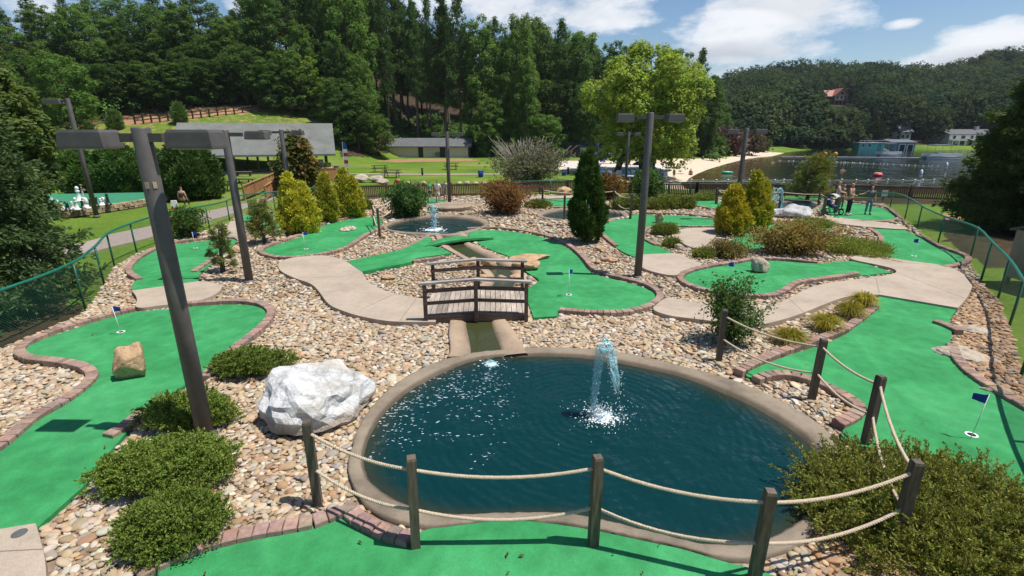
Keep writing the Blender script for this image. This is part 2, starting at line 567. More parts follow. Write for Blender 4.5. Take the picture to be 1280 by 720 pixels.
def build_ground():
    yb = np.concatenate([[-40, -12], -4 + np.geomspace(1.0, 190, 330), 190 + np.linspace(1, 430, 90)[1:], [1200, 2600]])
    ub = np.linspace(-2.4, 2.4, 361)
    Y, U = np.meshgrid(yb, ub, indexing='ij')
    X = U * (np.maximum(Y, -4) + 9)
    Z = ground_z(X, Y)
    P = np.stack([X.ravel(), Y.ravel()], 1)
    Z = Z.ravel()
    inb = pip(P, bed)
    Z = np.where((P[:, 1] < 60), Z - .05, Z)
    V = np.stack([P[:, 0], P[:, 1], Z], 1)
    n, m = Y.shape
    i = np.arange(n - 1)[:, None] * m + np.arange(m - 1)[None, :]
    Fc = np.stack([i, i + 1, i + m + 1, i + m], -1).reshape(-1, 4)
    # ground kinds: R sand, G leaf litter, B bare orange soil
    C = np.zeros((len(V), 3))
    d_l = dist_poly(P, lake_poly); ins = pip(P, lake_poly)
    beach = GP([(1005, 186.5), (941, 186.5), (924, 191), (884, 195), (850, 196.5), (800, 201), (700, 201), (655, 207), (690, 213), (760, 216), (800, 226), (862, 229)], 0)
    bm_ = pip(P, beach) | (ins & (d_l < 9) & (P[:, 1] < 150) & (P[:, 0] < 60)) | (ins & (P[:, 0] < 45) & (d_l < 14))
    C[:, 0] = bm_
    u = P[:, 0] / np.maximum(P[:, 1], 1)
    C[:, 1] = ((terr(P[:, 0], P[:, 1]) > .9) & (u > -.33)) * 1.0
    C[:, 1] = np.maximum(C[:, 1], ((terr(P[:, 0], P[:, 1]) > 8.2) & (u <= -.33)) * 1.0)
    C[:, 1] = np.maximum(C[:, 1], ((P[:, 1] > HILL_Y0 + 6) & (u > .28)) * 1.0)
    C[:, 1] = np.maximum(C[:, 1], ((P[:, 1] > 39.5) & (P[:, 1] < 70) & (u > .42) & (u < .95)) * 1.0)
    C[:, 1] = np.maximum(C[:, 1], pip(P, GP([(-400, 520), (-60, 470), (60, 412), (107, 392), (108, 380), (50, 372), (-60, 385), (-400, 420)])) * 1.0)
    C[:, 1] = np.maximum(C[:, 1], pip(P, GP([(1180, 300), (1230, 332), (1320, 340), (1500, 350), (1500, 280), (1260, 262), (1185, 268)])) * .9)
    C[:, 1] = np.maximum(C[:, 1], pip(P, GP([(395, 258), (480, 249), (660, 245), (860, 248), (1106, 254), (1190, 256), (1190, 247), (860, 243), (660, 240), (480, 244), (395, 248)])) * .7)
    soil = GP([(484, 199), (590, 198.5), (596, 201), (500, 202.5), (478, 201.5)], 0)
    t_ = np.maximum(1e-3, P[:, 1] * CS + (CAM_H - Z) * SN)
    vpx = 640 + F_PX * P[:, 0] / t_; vpy = 360 + F_PX * ((CAM_H - Z) * CS - P[:, 1] * SN) / t_
    above = (P[:, 1] > 58) & (u < -.33) & (vpy < edge_row(vpx) - 1.5)
    C[:, 1] = np.maximum(C[:, 1], above * 1.0)
    C[:, 2] = pip(P, soil) | pip(P, GP([(1178, 266), (1200, 268), (1205, 285), (1190, 288), (1180, 280)])) | \
        (above & (vpy > edge_row(vpx) - 5) & (vpx > 150))
    for k in range(2):
        C[:, 1] = np.where(C[:, 2] > 0, 0, C[:, 1])
    tz = terr(P[:, 0], P[:, 1])
    C[:, 2] = np.maximum(C[:, 2], ((tz > 2.5) & (tz < 8.6) & (u < -.3) & (P[:, 1] < 110)) * .43)   # thin worn grass on the slope
    C[:, 2] = np.maximum(C[:, 2], ((P[:, 1] > 62) & (P[:, 1] < 96) & (np.abs(u) < .3) & (C[:, 1] < .1)) * .30)
    o = np_obj('ground', V, Fc, None, None, C, True)
    m_, nt, b = new_mat('ground_cover')
    v = coords(nt)
    a = N(nt, 'ShaderNodeVertexColor', layer_name='Col')
    sp = N(nt, 'ShaderNodeSeparateColor'); nt.links.new(a.outputs['Color'], sp.inputs[0])
    nz = noise(nt, v, 1.2, 6, .65)
    big = noise(nt, v, .09, 5, .6)
    fine = noise(nt, v, 9, 5, .7)
    grass = ramp(nt, big, [(.3, (.075, .145, .017)), (.5, (.125, .20, .025)), (.70, (.24, .235, .075))])
    grass = mixc(nt, 1.0, grass, ramp(nt, fine, [(.3, .6), (.7, 1.25)]), 'MULTIPLY')
    sand = ramp(nt, nz, [(.3, (.52, .40, .28)), (.7, (.66, .55, .42))])
    litter = ramp(nt, nz, [(.3, (.028, .021, .012)), (.7, (.085, .058, .033))])
    soil_ = ramp(nt, nz, [(.3, (.24, .125, .06)), (.7, (.40, .24, .135))])
    def w(sock):
        ad = N(nt, 'ShaderNodeMath', operation='ADD'); nt.links.new(sock, ad.inputs[0])
        sb = N(nt, 'ShaderNodeMath', operation='MULTIPLY_ADD'); nt.links.new(nz, sb.inputs[0]); sb.inputs[1].default_value = .8; sb.inputs[2].default_value = -.4
        nt.links.new(sb.outputs[0], ad.inputs[1])
        return ramp(nt, ad.outputs[0], [(.42, 0), (.58, 1)])
    c = mixc(nt, w(sp.outputs[1]), grass, litter)
    c = mixc(nt, w(sp.outputs[2]), c, soil_)
    c = mixc(nt, w(sp.outputs[0]), c, sand)
    nt.links.new(c, b.inputs['Base Color']); b.inputs['Roughness'].default_value = .95; b.inputs['Specular IOR Level'].default_value = .1
    bump(nt, b, fine, .6, .05)
    o.data.materials.append(m_)
    structure(o)

build_ground()

def build_lake():
    mb = MB()
    big = GP([(1750, 200), (1600, 186.0), (1450, 185.8), (1280, 185.6), (1000, 185.6), (940, 190), (860, 205), (830, 225), (835, 245), (1000, 245), (1190, 244), (1420, 240), (1900, 215)], LAKE_Z)
    # fine sheet so the shallows can take the sand's colour
    xs = np.linspace(0, 260, 300); ys = np.geomspace(38, 215, 220)
    Y, X = np.meshgrid(ys, xs, indexing='ij')
    P = np.stack([X.ravel(), Y.ravel()], 1)
    keep = pip(P, big)
    d = np.where(pip(P, lake_poly), dist_poly(P, lake_poly), 0)
    west = np.clip(1 - d / 11, 0, 1) * (P[:, 0] < 75) * np.clip((P[:, 1] - 55) / 10, 0, 1)
    C = np.array([.010, .018, .013]) * (1 - west[:, None]) + np.array([.13, .085, .03]) * west[:, None]
    n, m = Y.shape
    i = np.arange(n - 1)[:, None] * m + np.arange(m - 1)[None, :]
    Fc = np.stack([i, i + 1, i + m + 1, i + m], -1).reshape(-1, 4)
    Fc = Fc[keep[Fc].all(1)]
    V = np.stack([P[:, 0], P[:, 1], np.full(len(P), LAKE_Z)], 1)
    used = np.unique(Fc); mp = -np.ones(len(V), int); mp[used] = np.arange(len(used))
    o = np_obj('lake', V[used], mp[Fc], M['lake'], None, C[used], True)
    structure(o)
build_lake()

# gravel bed sheet under the stones
structure(MB().prism(bed, -.06, 0.0).build('gravel_bed', M['bed']))

# ================================================================== PATHS
paths_px = {
    'c1': [(348, 333), (358, 327), (387, 323), (412, 323), (434, 331, 1), (453, 344, 1), (460, 357), (476, 366), (494, 372), (527, 378), (545, 380, 1), (545, 408, 1), (531, 408), (500, 408), (477, 406), (447, 400), (427, 393), (411, 386), (401, 371), (391, 359), (368, 352), (349, 342)],
    'c2': [(813, 392), (822, 384), (832, 376), (854, 380), (890, 388), (934, 391), (964, 388), (987, 377), (1011, 363), (1041, 357), (1087, 351), (1117, 347), (1121, 342), (1107, 337), (1061, 328), (1064, 324), (1087, 321), (1127, 329), (1177, 335), (1197, 342), (1217, 357), (1208, 377), (1196, 390, 1), (1098, 373, 1), (1060, 374), (1030, 385), (1000, 398), (967, 408), (947, 412), (900, 408), (860, 403), (835, 400)],
    'c3': [(799, 322, 1), (841, 320, 1), (853, 322), (863, 329), (880, 334), (868, 339), (852, 345), (844, 349), (827, 347), (803, 340), (798, 332)],
    'c4': [(837, 297), (845, 291), (856, 288), (890, 287), (900, 289), (893, 300), (885, 307), (878, 314), (866, 314), (850, 306)],
    'c5': [(1030, 274), (1051, 275), (1074, 277.5), (1115, 282), (1136, 288), (1131, 290), (1083, 286.5), (1060, 284), (1035, 280)],
    'c6': [(952, 282), (955, 275), (970, 271), (1005, 271), (1032, 275), (1040, 281), (1010, 279), (980, 278)],
    'c7': [(166, 368, 1), (248, 356, 1), (264, 357), (280, 362), (273, 372), (253, 380), (233, 384), (207, 386), (168, 392), (174, 378)],
    'c8': [(0, 672, 1), (48, 664, 1), (56, 690), (62, 720), (62, 790), (-80, 790)],
    'c9': [(278, 300), (285, 285), (292, 277), (316, 280), (318, 290), (303, 300)],
    'c10': [(655, 262), (640, 258), (650, 249), (700, 246), (745, 247), (745, 250), (700, 249), (662, 252)],
}
PATHS = []
for k, px in paths_px.items():
    poly = gpoly(px); PATHS.append(poly)
    top = .12
    o = MB().prism(poly, -.02, top).build('concrete_path', M['concrete'])
    structure(o)

# ================================================================== PUTTING GREENS
Z_CARPET = .065
greens = [
 # label, carpet px, brick runs px, cup px
 ('broad green putting carpet around the tan rock, beside the left front lamp post',
  [(-90, 700), (0, 672, 1), (48, 665, 1), (75, 641), (95, 622), (107, 613), (125, 585), (150, 556), (178, 522), (215, 495), (255, 472), (285, 440), (313, 420), (330, 405), (334, 396), (330, 389), (318, 385), (300, 383), (263, 384), (232, 387, 1), (167, 393, 1), (130, 402), (90, 415), (60, 425), (40, 434), (28, 442), (36, 450), (71, 453), (98, 457), (116, 464), (122, 473), (118, 484), (102, 498), (76, 515), (49, 529), (27, 549), (9, 565), (-20, 582), (-60, 612)],
  [[(-60, 606), (-20, 576), (6, 560), (24, 545), (47, 525), (74, 511), (100, 494), (114, 482), (118, 473), (112, 466), (97, 460), (70, 456), (34, 453), (23, 442), (38, 431), (60, 421), (90, 411), (130, 399), (169, 390)],
   [(232, 384), (263, 381), (300, 379.5), (324, 382), (338, 389), (340, 397), (333, 408), (317, 422), (300, 435), (284, 450), (262, 470), (255, 477)],
   [(182, 519), (160, 538), (136, 552)]], (152, 418)),
 ('green putting carpet in front of the round pond, crossed by rope shadow',
  [(150, 790, 1), (185, 720), (222, 700), (260, 690), (300, 679), (345, 671), (391, 663), (427, 652), (440, 660), (470, 676), (512, 686), (527, 667), (560, 664), (605, 658), (640, 655), (676, 658), (738, 667), (805, 682), (854, 692), (900, 707), (940, 716), (1010, 740), (1010, 800, 1)],
  [[(172, 727), (222, 702), (249, 691), (284, 681), (320, 673), (355, 667), (391, 661), (427, 647)], [(431, 640), (441, 650), (456, 662), (480, 673), (514, 683)]], None),
 ('large central green putting carpet right of the timber footbridge, with a blue flag',
  [(584, 291), (607, 289), (634, 290), (667, 295), (694, 303), (714, 315), (727, 328), (734, 340), (747, 347), (774, 353), (800, 360), (817, 368), (820, 375), (810, 383), (794, 388), (777, 391), (744, 391), (699, 388, 1), (696, 398, 1), (667, 400, 1), (660, 380), (652, 367), (668, 358), (676, 352), (660, 344), (650, 334), (640, 324), (628, 319), (615, 315), (597, 306), (588, 300)],
  [[(584, 288), (607, 286.5), (634, 287.5), (669, 293), (697, 301), (718, 313), (732, 327), (740, 338), (752, 344.5), (777, 350.5), (804, 357), (822, 366), (826, 375), (815, 385), (797, 391), (778, 394.5), (744, 395), (699, 391)]], (711, 371)),
 ('green putting carpet ramp left of the creek, leading to the plank crossing',
  [(434, 331, 1), (493, 318), (502, 316), (525, 305), (536, 298, 1), (541, 306), (532, 311), (550, 313), (564, 320, 1), (555, 322), (517, 327), (515, 332), (484, 338), (453, 344, 1)],
  [[(493, 317), (503, 314), (524, 304), (537, 296.5)], [(516, 330), (535, 327), (556, 324)]], None),
 ('green putting carpet between the slim dark cypress and the tall lamp post',
  [(749, 282), (771, 276), (786, 274), (790, 269.5), (803, 269.5), (846, 270.5), (868, 272), (893, 275), (897, 281), (893, 287), (859, 287), (822, 285.5), (812, 288), (805, 294), (809, 301), (820, 308), (842, 319, 1), (799, 322, 1), (792, 324), (768, 311), (751, 291)],
  [[(747, 291), (758, 300), (770, 310)], [(821, 309), (806, 302), (802, 294), (810, 286.5), (823, 283.5), (859, 285.5), (893, 285.5)], [(803, 268), (846, 269), (868, 270.5), (893, 273.5)]], None),
 ('tongue shaped green putting carpet holding one pale pyramid rock',
  [(854, 348), (867, 342), (887, 337), (917, 333), (941, 328), (974, 328), (1021, 332.5), (1060, 327), (1087, 333), (1115, 343, 1), (1074, 347), (1041, 349), (997, 353), (984, 358), (977, 365), (961, 370.5), (934, 371), (904, 367), (874, 362), (857, 355)],
  [[(1021, 331), (974, 326), (941, 326), (917, 331), (887, 335), (865, 340), (849, 347), (851, 355), (871, 364), (903, 370), (934, 374), (963, 373.5), (981, 367), (988, 359.5), (999, 355), (1041, 350), (1071, 345)]], (915, 352)),
 ('largest green putting carpet on the right, wrapped by a long brick curve',
  [(1098, 372, 1), (1196, 389, 1), (1184, 404), (1190, 420), (1185, 436), (1190, 454), (1209, 476), (1245, 499), (1280, 520), (1400, 590), (1420, 700), (1280, 642), (1230, 615), (1160, 590), (1103, 565), (1060, 561), (1046, 543), (1076, 531), (1086, 514), (1066, 498), (1033, 481), (997, 468), (965, 467), (941, 477), (928, 472), (949, 461), (983, 448), (1027, 434), (1058, 421), (1078, 404), (1094, 388)],
  [[(1093, 387), (1076, 401), (1054, 417), (1020, 429), (978, 443), (948, 455), (922, 470)],
   [(944, 479), (966, 472), (996, 474), (1029, 486), (1059, 502), (1075, 514), (1069, 525), (1046, 536)],
   [(1167, 406), (1180, 410), (1198, 419)], [(1188, 436), (1194, 453), (1213, 474), (1248, 496), (1284, 516), (1350, 556)]], (1213, 548)),
 ('green putting carpet beside the chain link fence, behind the fan of pale concrete',
  [(1084, 287, 1), (1131, 289.5, 1), (1147, 297), (1157, 303), (1167, 310), (1187, 317), (1203, 323), (1206, 328), (1194, 333), (1177, 335, 1), (1127, 330), (1107, 326), (1091, 318), (1089, 313), (1104, 307), (1099, 297)],
  [[(1086, 288), (1101, 297), (1101, 306), (1086, 312), (1085, 318), (1103, 327), (1127, 331)], [(1147, 296), (1159, 302), (1169, 308.5), (1189, 315.5), (1207, 322), (1211, 328), (1197, 334.5), (1178, 337)]], (1142, 322)),
 ('green putting carpet under the group of standing players by the lake fence',
  [(1020, 262), (1037, 257), (1064, 255), (1087, 258), (1107, 262), (1114, 268), (1121, 275), (1101, 278), (1067, 277), (1037, 271)],
  [[(1064, 253.8), (1088, 257), (1110, 261), (1117, 267.5), (1127, 275), (1103, 279.5), (1067, 278.3)]], None),
 ('green putting carpet half hidden behind the spreading brown shrub',
  [(905, 312), (915, 300), (935, 292), (954, 283), (974, 280), (1004, 281), (1031, 283), (1041, 288), (1034, 294), (1010, 298), (970, 303), (940, 315), (920, 318)],
  [[(954, 281.5), (974, 278.5), (1004, 279.5), (1033, 281.5), (1045, 288), (1036, 295.5), (1010, 300)]], None),
 ('green putting carpet beside the left chain link fence, behind the small leaning pine',
  [(166, 368, 1), (165, 357), (174, 351), (163, 341), (173, 328), (190, 318), (213, 308), (253, 303), (290, 299.5), (299, 303), (282, 315), (272, 327), (250, 343), (248, 356, 1)],
  [[(175, 352.5), (158, 342), (170, 327), (188, 316), (213, 306), (253, 301), (290, 297.5), (302, 303), (298, 306)], [(277, 320), (265, 328), (243, 342.5)]], (245, 312)),
 ('kidney shaped green putting carpet with a small stone island, below the golden conifers',
  [(329, 315), (339, 310), (359, 304), (384, 295), (399, 285), (421, 279), (457, 272), (480, 273), (476, 284), (468, 289), (454, 294), (442, 304), (429, 312), (406, 318), (369, 323), (346, 322), (332, 319)],
  [[(457, 270.5), (420, 277.5), (397, 283.5), (381, 293.5), (357, 302.5), (337, 308.5), (324, 315.5), (330, 321), (346, 324.5), (370, 325), (407, 320), (431, 313.5), (445, 305), (457, 295.5), (470, 290.5), (478, 285)]], (383, 313)),
 ('small green putting carpet behind the lone bushy pine near the ramp',
  [(295, 277), (305, 272), (325, 270), (350, 268), (354, 278), (350, 287), (340, 290), (318, 281)],
  [[(318, 282), (297, 279), (292, 275.5), (304, 270.5), (325, 268)]], (318, 268)),
 ('thin green putting carpet with a brick lip, left of the golden conifer pair',
  [(861, 252), (880, 250.5), (902, 254), (909, 259), (905, 263), (877, 259), (863, 257)],
  [[(860, 253), (864, 258.5), (878, 260.5), (904, 264.5)]], None),
 ('green putting carpet at the rear behind the rope fenced pond',
  [(659, 255), (670, 250), (700, 247.5), (740, 249), (740, 259), (713, 260), (688, 259.5)],
  [[(657, 255.5), (688, 261), (713, 261.5)]], (687, 246)),
 ('small green putting carpet at the rear, under the two players in white and green',
  [(529, 251), (540, 249.5), (556, 250), (557, 255.5), (544, 258), (531, 256)], [[(528, 257), (544, 259.2), (558, 256.5)]], None),
 ('small green putting carpet in front of the round concrete slab',
  [(533, 261), (548, 260), (557, 263), (554, 267), (536, 266.5)], [[(532, 267), (554, 268)]], None),
 ('green strip of putting carpet behind the far right fountain',
  [(948, 247.5), (975, 246.5), (1010, 248), (1040, 250), (1040, 253), (1000, 251.5), (950, 251)], [[(950, 252), (1000, 252.5), (1040, 254)]], None),
]
CARPETS, BRICKRUNS = [], []
rng = np.random.default_rng(3)
def brick_run(mb, pts, w=.20, pitch=.165, z1=.135):
    # z1 above the carpet, bricks laid across the run
    R = resample(chaikin(pts, 2, closed=False), pitch)
    for i in range(len(R) - 1):
        a, b = R[i], R[i + 1]
        c = (a + b) / 2; d = b - a; L = np.hypot(*d)
        if L < 1e-4: continue
        t = d / L; nrm = np.array([-t[1], t[0]])
        # widen on the outside of bends is ignored: mortar gaps show instead
        h = z1 + rng.uniform(-.008, .008); l2 = L / 2 - .006; w2 = w / 2 + rng.uniform(-.006, .006); ch = .012
        k = rng.uniform(.72, 1.2); tint = np.array([1, 1, 1]) * k * (1 + rng.normal(0, .05, 3))
        tw = rng.normal(0, .03); t2 = t * math.cos(tw) + nrm * math.sin(tw); n2 = np.array([-t2[1], t2[0]])
        V = []
        for z, kx in ((-.03, 0), (h - ch, 0), (h, ch)):
            for sx, sy in ((-1, -1), (1, -1), (1, 1), (-1, 1)):
                p = c + t2 * sx * (l2 - kx) + n2 * sy * (w2 - kx)
                V.append((p[0], p[1], z))
        Fs = [(8, 9, 10, 11)]
        for o in (0, 4):
            for k_ in range(4):
                Fs.append((o + k_, o + (k_ + 1) % 4, o + 4 + (k_ + 1) % 4, o + 4 + k_))
        mb.add(V, Fs, tuple(np.clip(tint, .4, 1.5)))

for label, cpx, runs, cup in greens:
    poly = gpoly(cpx); CARPETS.append(poly)
    c = np.mean(poly, 0)
    t = thing('putting_green', label, 'putting green', (c[0], c[1], 0), 'putting greens of the course')
    MB().prism(poly, -.02, .13 if 'ramp' in label else Z_CARPET).build('carpet', M['carpet'], t)
    for r in runs:
        W = GP(r); BRICKRUNS.append(W)
        mb = MB(); brick_run(mb, W); mb.build('brick_edging', M['brick'], t)
    if cup:
        g = G(*cup)
        MB().lathe([(.085, Z_CARPET - .02), (.085, Z_CARPET + .006), (.058, Z_CARPET + .006), (.058, Z_CARPET + .002)], (g[0], g[1], 0), 20).build('cup_rim', M['white'], t)
        MB().lathe([(.056, Z_CARPET), (.056, Z_CARPET + .005)], (g[0], g[1], 0), 20).build('cup_hole', M['hole'], t)

# stone island ring in the kidney green
isl = gpoly([(424, 289), (430, 286), (442, 285), (446, 287.5), (440, 290.5), (429, 292)])
ISLAND = isl

# ================================================================== PONDS
def ring_resample(poly, c, n):
    P = np.array(poly) - c
    out = []
    for k in range(n):
        a = 2 * PI * k / n; d = np.array([math.cos(a), math.sin(a)])
        best = 0
        for i in range(len(P)):
            p, q = P[i], P[(i + 1) % len(P)]
            e = q - p; den = d[0] * e[1] - d[1] * e[0]
            if abs(den) < 1e-12: continue
            t = (p[0] * e[1] - p[1] * e[0]) / den
            s = (p[0] * d[1] - p[1] * d[0]) / den
            if t > 0 and -1e-9 <= s <= 1 + 1e-9: best = max(best, t)
        out.append(c + d * best)
    return np.array(out)

W_POND = .02
POND_OUT = []
def pond(label, wpx, opx, jet, crest=.12, n=200, seed=0):
    wp = gpoly(wpx); op = gpoly(opx)
    c = np.mean(wp, 0)
    wi = ring_resample(wp, c, n); oo = ring_resample(op, c, n)
    dd = np.hypot(*(oo - c).T); di = np.hypot(*(wi - c).T)
    dd2 = np.maximum(di + (dd - di) * .86, di + .18)
    oo = c + (oo - c) * (dd2 / dd)[:, None]
    POND_OUT.append([tuple(p) for p in oo])
    t = thing('pond', label, 'pond', (c[0], c[1], 0), 'ponds with concrete rims')
    rg = np.random.default_rng(seed)
    rows = [(0.0, -.02, oo, 0), (0.0, crest * .55, oo, .0), (.10, crest * .68, oo, 0), (.70, crest * .70, oo, 0), (.86, crest * .50, oo, 0), (1.04, -.01, oo, 0)]
    V = []
    for f, z, _, _ in rows:
        P = oo * (1 - f) + wi * f
        for p in P: V.append((p[0] + rg.normal(0, .006), p[1] + rg.normal(0, .006), z + rg.normal(0, .003)))
    Fs = []
    for i in range(len(rows) - 1):
        for k in range(n):
            Fs.append((i * n + k, i * n + (k + 1) % n, (i + 1) * n + (k + 1) % n, (i + 1) * n + k))
    rm = MB().add(V, Fs)
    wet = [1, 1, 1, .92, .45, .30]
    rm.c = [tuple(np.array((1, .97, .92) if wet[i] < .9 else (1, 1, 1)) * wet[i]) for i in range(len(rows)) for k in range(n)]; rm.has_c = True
    rm.build('concrete_rim', M['rim_wet'], t, True)
    # water sheet: rings towards the middle, shallow tint at the edge
    jl = np.array(jet[:2]) if jet is not None else c
    V, C = [(c[0], c[1], W_POND)], [(.0018, .0265, .027)]
    fr = [.12, .3, .5, .68, .82, .9, .95, .985, 1.03]
    deep = np.array([.0018, .0275, .028]); sh = np.array([.03, .034, .017])
    for f in fr:
        P = c + (wi - c) * f
        edge = np.clip((f - .88) / .13, 0, 1) ** 1.4
        for p in P: V.append((p[0], p[1], W_POND)); C.append(deep * (1 - edge) + sh * edge)
    Fs = [(0, 1 + k, 1 + (k + 1) % n) for k in range(n)]
    for i in range(len(fr) - 1):
        for k in range(n):
            a = 1 + i * n
            Fs.append((a + k, a + n + k, a + n + (k + 1) % n, a + (k + 1) % n))
    me = bpy.data.meshes.new('water')
    me.from_pydata([(p[0] - c[0], p[1] - c[1], p[2]) for p in V], [], Fs); set_col(me, np.array(C))
    o = link('water', me, M['water'], t, True)
    # wave rings run out from the jet: give the sheet its origin there
    me.transform(Matrix.Translation((c[0] - jl[0], c[1] - jl[1], 0))); o.location = (jl[0] - c[0], jl[1] - c[1], 0)
    return t, c, wi

P1w = [(456, 580), (456, 564), (463, 547), (480, 518), (516, 487), (560, 465), (591, 452), (627, 447.5), (694, 447), (747, 450.5), (805, 462), (854, 473), (898, 491), (943, 511), (987, 538), (1018, 564), (1032, 591), (1027, 618), (1009, 642), (987, 662), (943, 683), (898, 684), (854, 680), (827, 673), (783, 660), (738, 648), (694, 643), (649, 644), (583, 646), (538, 642), (507, 632), (476, 616), (458, 597)]
P1o = [(431, 590), (434, 574), (447, 533), (467, 504), (494, 480), (529, 460), (560, 449), (595, 442), (649, 438), (694, 435), (747, 438), (805, 447), (854, 460), (898, 470), (943, 485), (987, 507), (1023, 529), (1050, 551), (1059, 575), (1054, 610), (1040, 645), (1010, 685), (960, 706), (930, 709), (898, 705), (854, 691), (805, 682), (738, 667), (676, 658), (640, 655), (605, 658), (560, 664), (527, 667), (480, 658), (450, 640), (436, 612)]
JET1 = G(740, 522)
pond1, P1c, P1wi = pond('big round teal pond in the foreground with a splashing jet', P1w, P1o, JET1, seed=1)
P2w = [(483, 287), (490, 282), (504, 278), (532, 274), (561, 273), (589, 276), (605, 282), (600, 286), (585, 289.5), (570, 293), (552, 295), (532, 292.5), (510, 292), (491, 290)]
P2o = [(476, 285.5), (484, 278.5), (506, 273), (532, 269.5), (561, 268.5), (589, 270.5), (607, 274), (614, 280), (609, 285.5), (600, 289), (585, 293), (565, 297.5), (536, 296), (510, 295), (484, 291.5)]
JET2 = G(543, 287)
pond2, _, _ = pond('middle distance teal pond that feeds the creek, with a narrow upright jet', P2w, P2o, JET2, .15, seed=2)
P3w = [(675, 270.5), (696, 265.5), (724, 263.5), (752, 265), (771, 267.5), (780, 270.5), (771, 273), (749, 275), (715, 275.5), (687, 274)]
P3o = [(666, 270), (677, 264), (702, 260), (734, 259.5), (762, 261.5), (782, 265.5), (789, 270.5), (775, 275), (749, 277.7), (715, 278), (683, 276.5)]
pond3, _, _ = pond('quiet pond ringed by rope fence behind the slim dark cypress', P3w, P3o, None, .12, seed=3)
P4w = [(955, 262), (963, 256), (985, 253), (1010, 253.5), (1022, 257), (1015, 263), (990, 267), (965, 266.5)]
P4o = [(948, 262), (958, 254), (985, 250.5), (1012, 251), (1030, 256), (1022, 265), (990, 270), (960, 269)]
JET4 = G(966, 262)
pond4, _, _ = pond('far right pond with a hooked jet beside the grey boulder', P4w, P4o, JET4, .12, seed=4)

# ---------------------------------------------------------------- creek
creek_px = [(560, 293), (567, 303), (574, 311), (600, 324), (626, 338), (634, 352), (622, 366), (604, 384), (597, 402), (602, 420), (607, 434), (609, 449)]
CREEK = chaikin([G(*p)[:2] for p in creek_px], 3, False)
Rk = resample(CREEK, .25)
T = np.gradient(Rk, axis=0); T /= np.hypot(*T.T)[:, None]; Nn = np.stack([-T[:, 1], T[:, 0]], 1)
cloc = (float(Rk[:, 0].mean()), float(Rk[:, 1].mean()), 0)
ct = thing('creek', 'narrow creek in a concrete channel running under the timber footbridge', 'creek', cloc)
for sgn in (1, -1):
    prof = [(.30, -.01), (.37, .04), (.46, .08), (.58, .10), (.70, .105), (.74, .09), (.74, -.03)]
    V, Fs = [], []
    rg = np.random.default_rng(5 + sgn)
    wob = np.interp(np.arange(len(Rk)), np.arange(0, len(Rk) + 4, 4), rg.normal(0, .035, len(np.arange(0, len(Rk) + 4, 4))))
    for i, (p, nn) in enumerate(zip(Rk, Nn)):
        for w_, z in prof:
            fl = 1 + .35 * max(0, (i - len(Rk) * .72) / (len(Rk) * .28)) ** 2; q = p + nn * sgn * ((w_ * .9) * (fl if w_ > .5 else 1) + wob[i] * (w_ > .45)); V.append((q[0], q[1], z + wob[i] * .25))
    m_ = len(prof)
    for i in range(len(Rk) - 1):
        for j in range(m_ - 1):
            f = (i * m_ + j, (i + 1) * m_ + j, (i + 1) * m_ + j + 1, i * m_ + j + 1)
            Fs.append(f[::-1] if sgn > 0 else f)
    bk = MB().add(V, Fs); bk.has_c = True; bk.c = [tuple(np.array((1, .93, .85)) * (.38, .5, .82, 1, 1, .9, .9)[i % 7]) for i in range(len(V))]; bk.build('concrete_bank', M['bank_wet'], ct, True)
V = []; Fs = []
for i, (p, nn) in enumerate(zip(Rk, Nn)):
    for s_ in (-.40, 0, .40): q = p + nn * s_; V.append((q[0], q[1], .032))
for i in range(len(Rk) - 1):
    for j in range(2): Fs.append((i * 3 + j, i * 3 + j + 1, (i + 1) * 3 + j + 1, (i + 1) * 3 + j))
MB().add(V, Fs).build('water', M['creek'], ct, True)

# carpeted plank over the creek
a0, a1, b0, b1 = [np.array(G(*p)) for p in ((536, 308), (531, 312.5), (583, 299.5), (617, 301.5))]
pl = MB()
V = []
for k in range(9):
    f = k / 8; z = .15 + .11 * math.sin(f * PI)
    for q in (a0 * (1 - f) + b0 * f, a1 * (1 - f) + b1 * f): V.append((q[0], q[1], z)); V.append((q[0], q[1], z - .09))
Fs = []
for k in range(8):
    o = k * 4
    Fs += [(o, o + 2, o + 6, o + 4), (o + 2, o + 3, o + 7, o + 6), (o + 1, o, o + 4, o + 5), (o + 3, o + 1, o + 5, o + 7)]
pc = np.mean(V, 0)
tag(pl.add(V, Fs).build('plank_crossing', M['carpet'], loc=(pc[0], pc[1], 0)), 'green carpeted plank laid across the creek below the middle pond', 'plank')

# round slab behind the middle pond
g = G(563, 262)
tag(MB().lathe([(1.2, -.02), (1.32, .12), (1.34, .26), (1.28, .30), (.2, .30)], (0, 0, 0), 40).build('concrete_slab', M['rim'], None, loc=None), 'low round concrete slab behind the middle pond near the lamp post', 'slab')
bpy.data.objects['concrete_slab'].location = (g[0], g[1], 0)

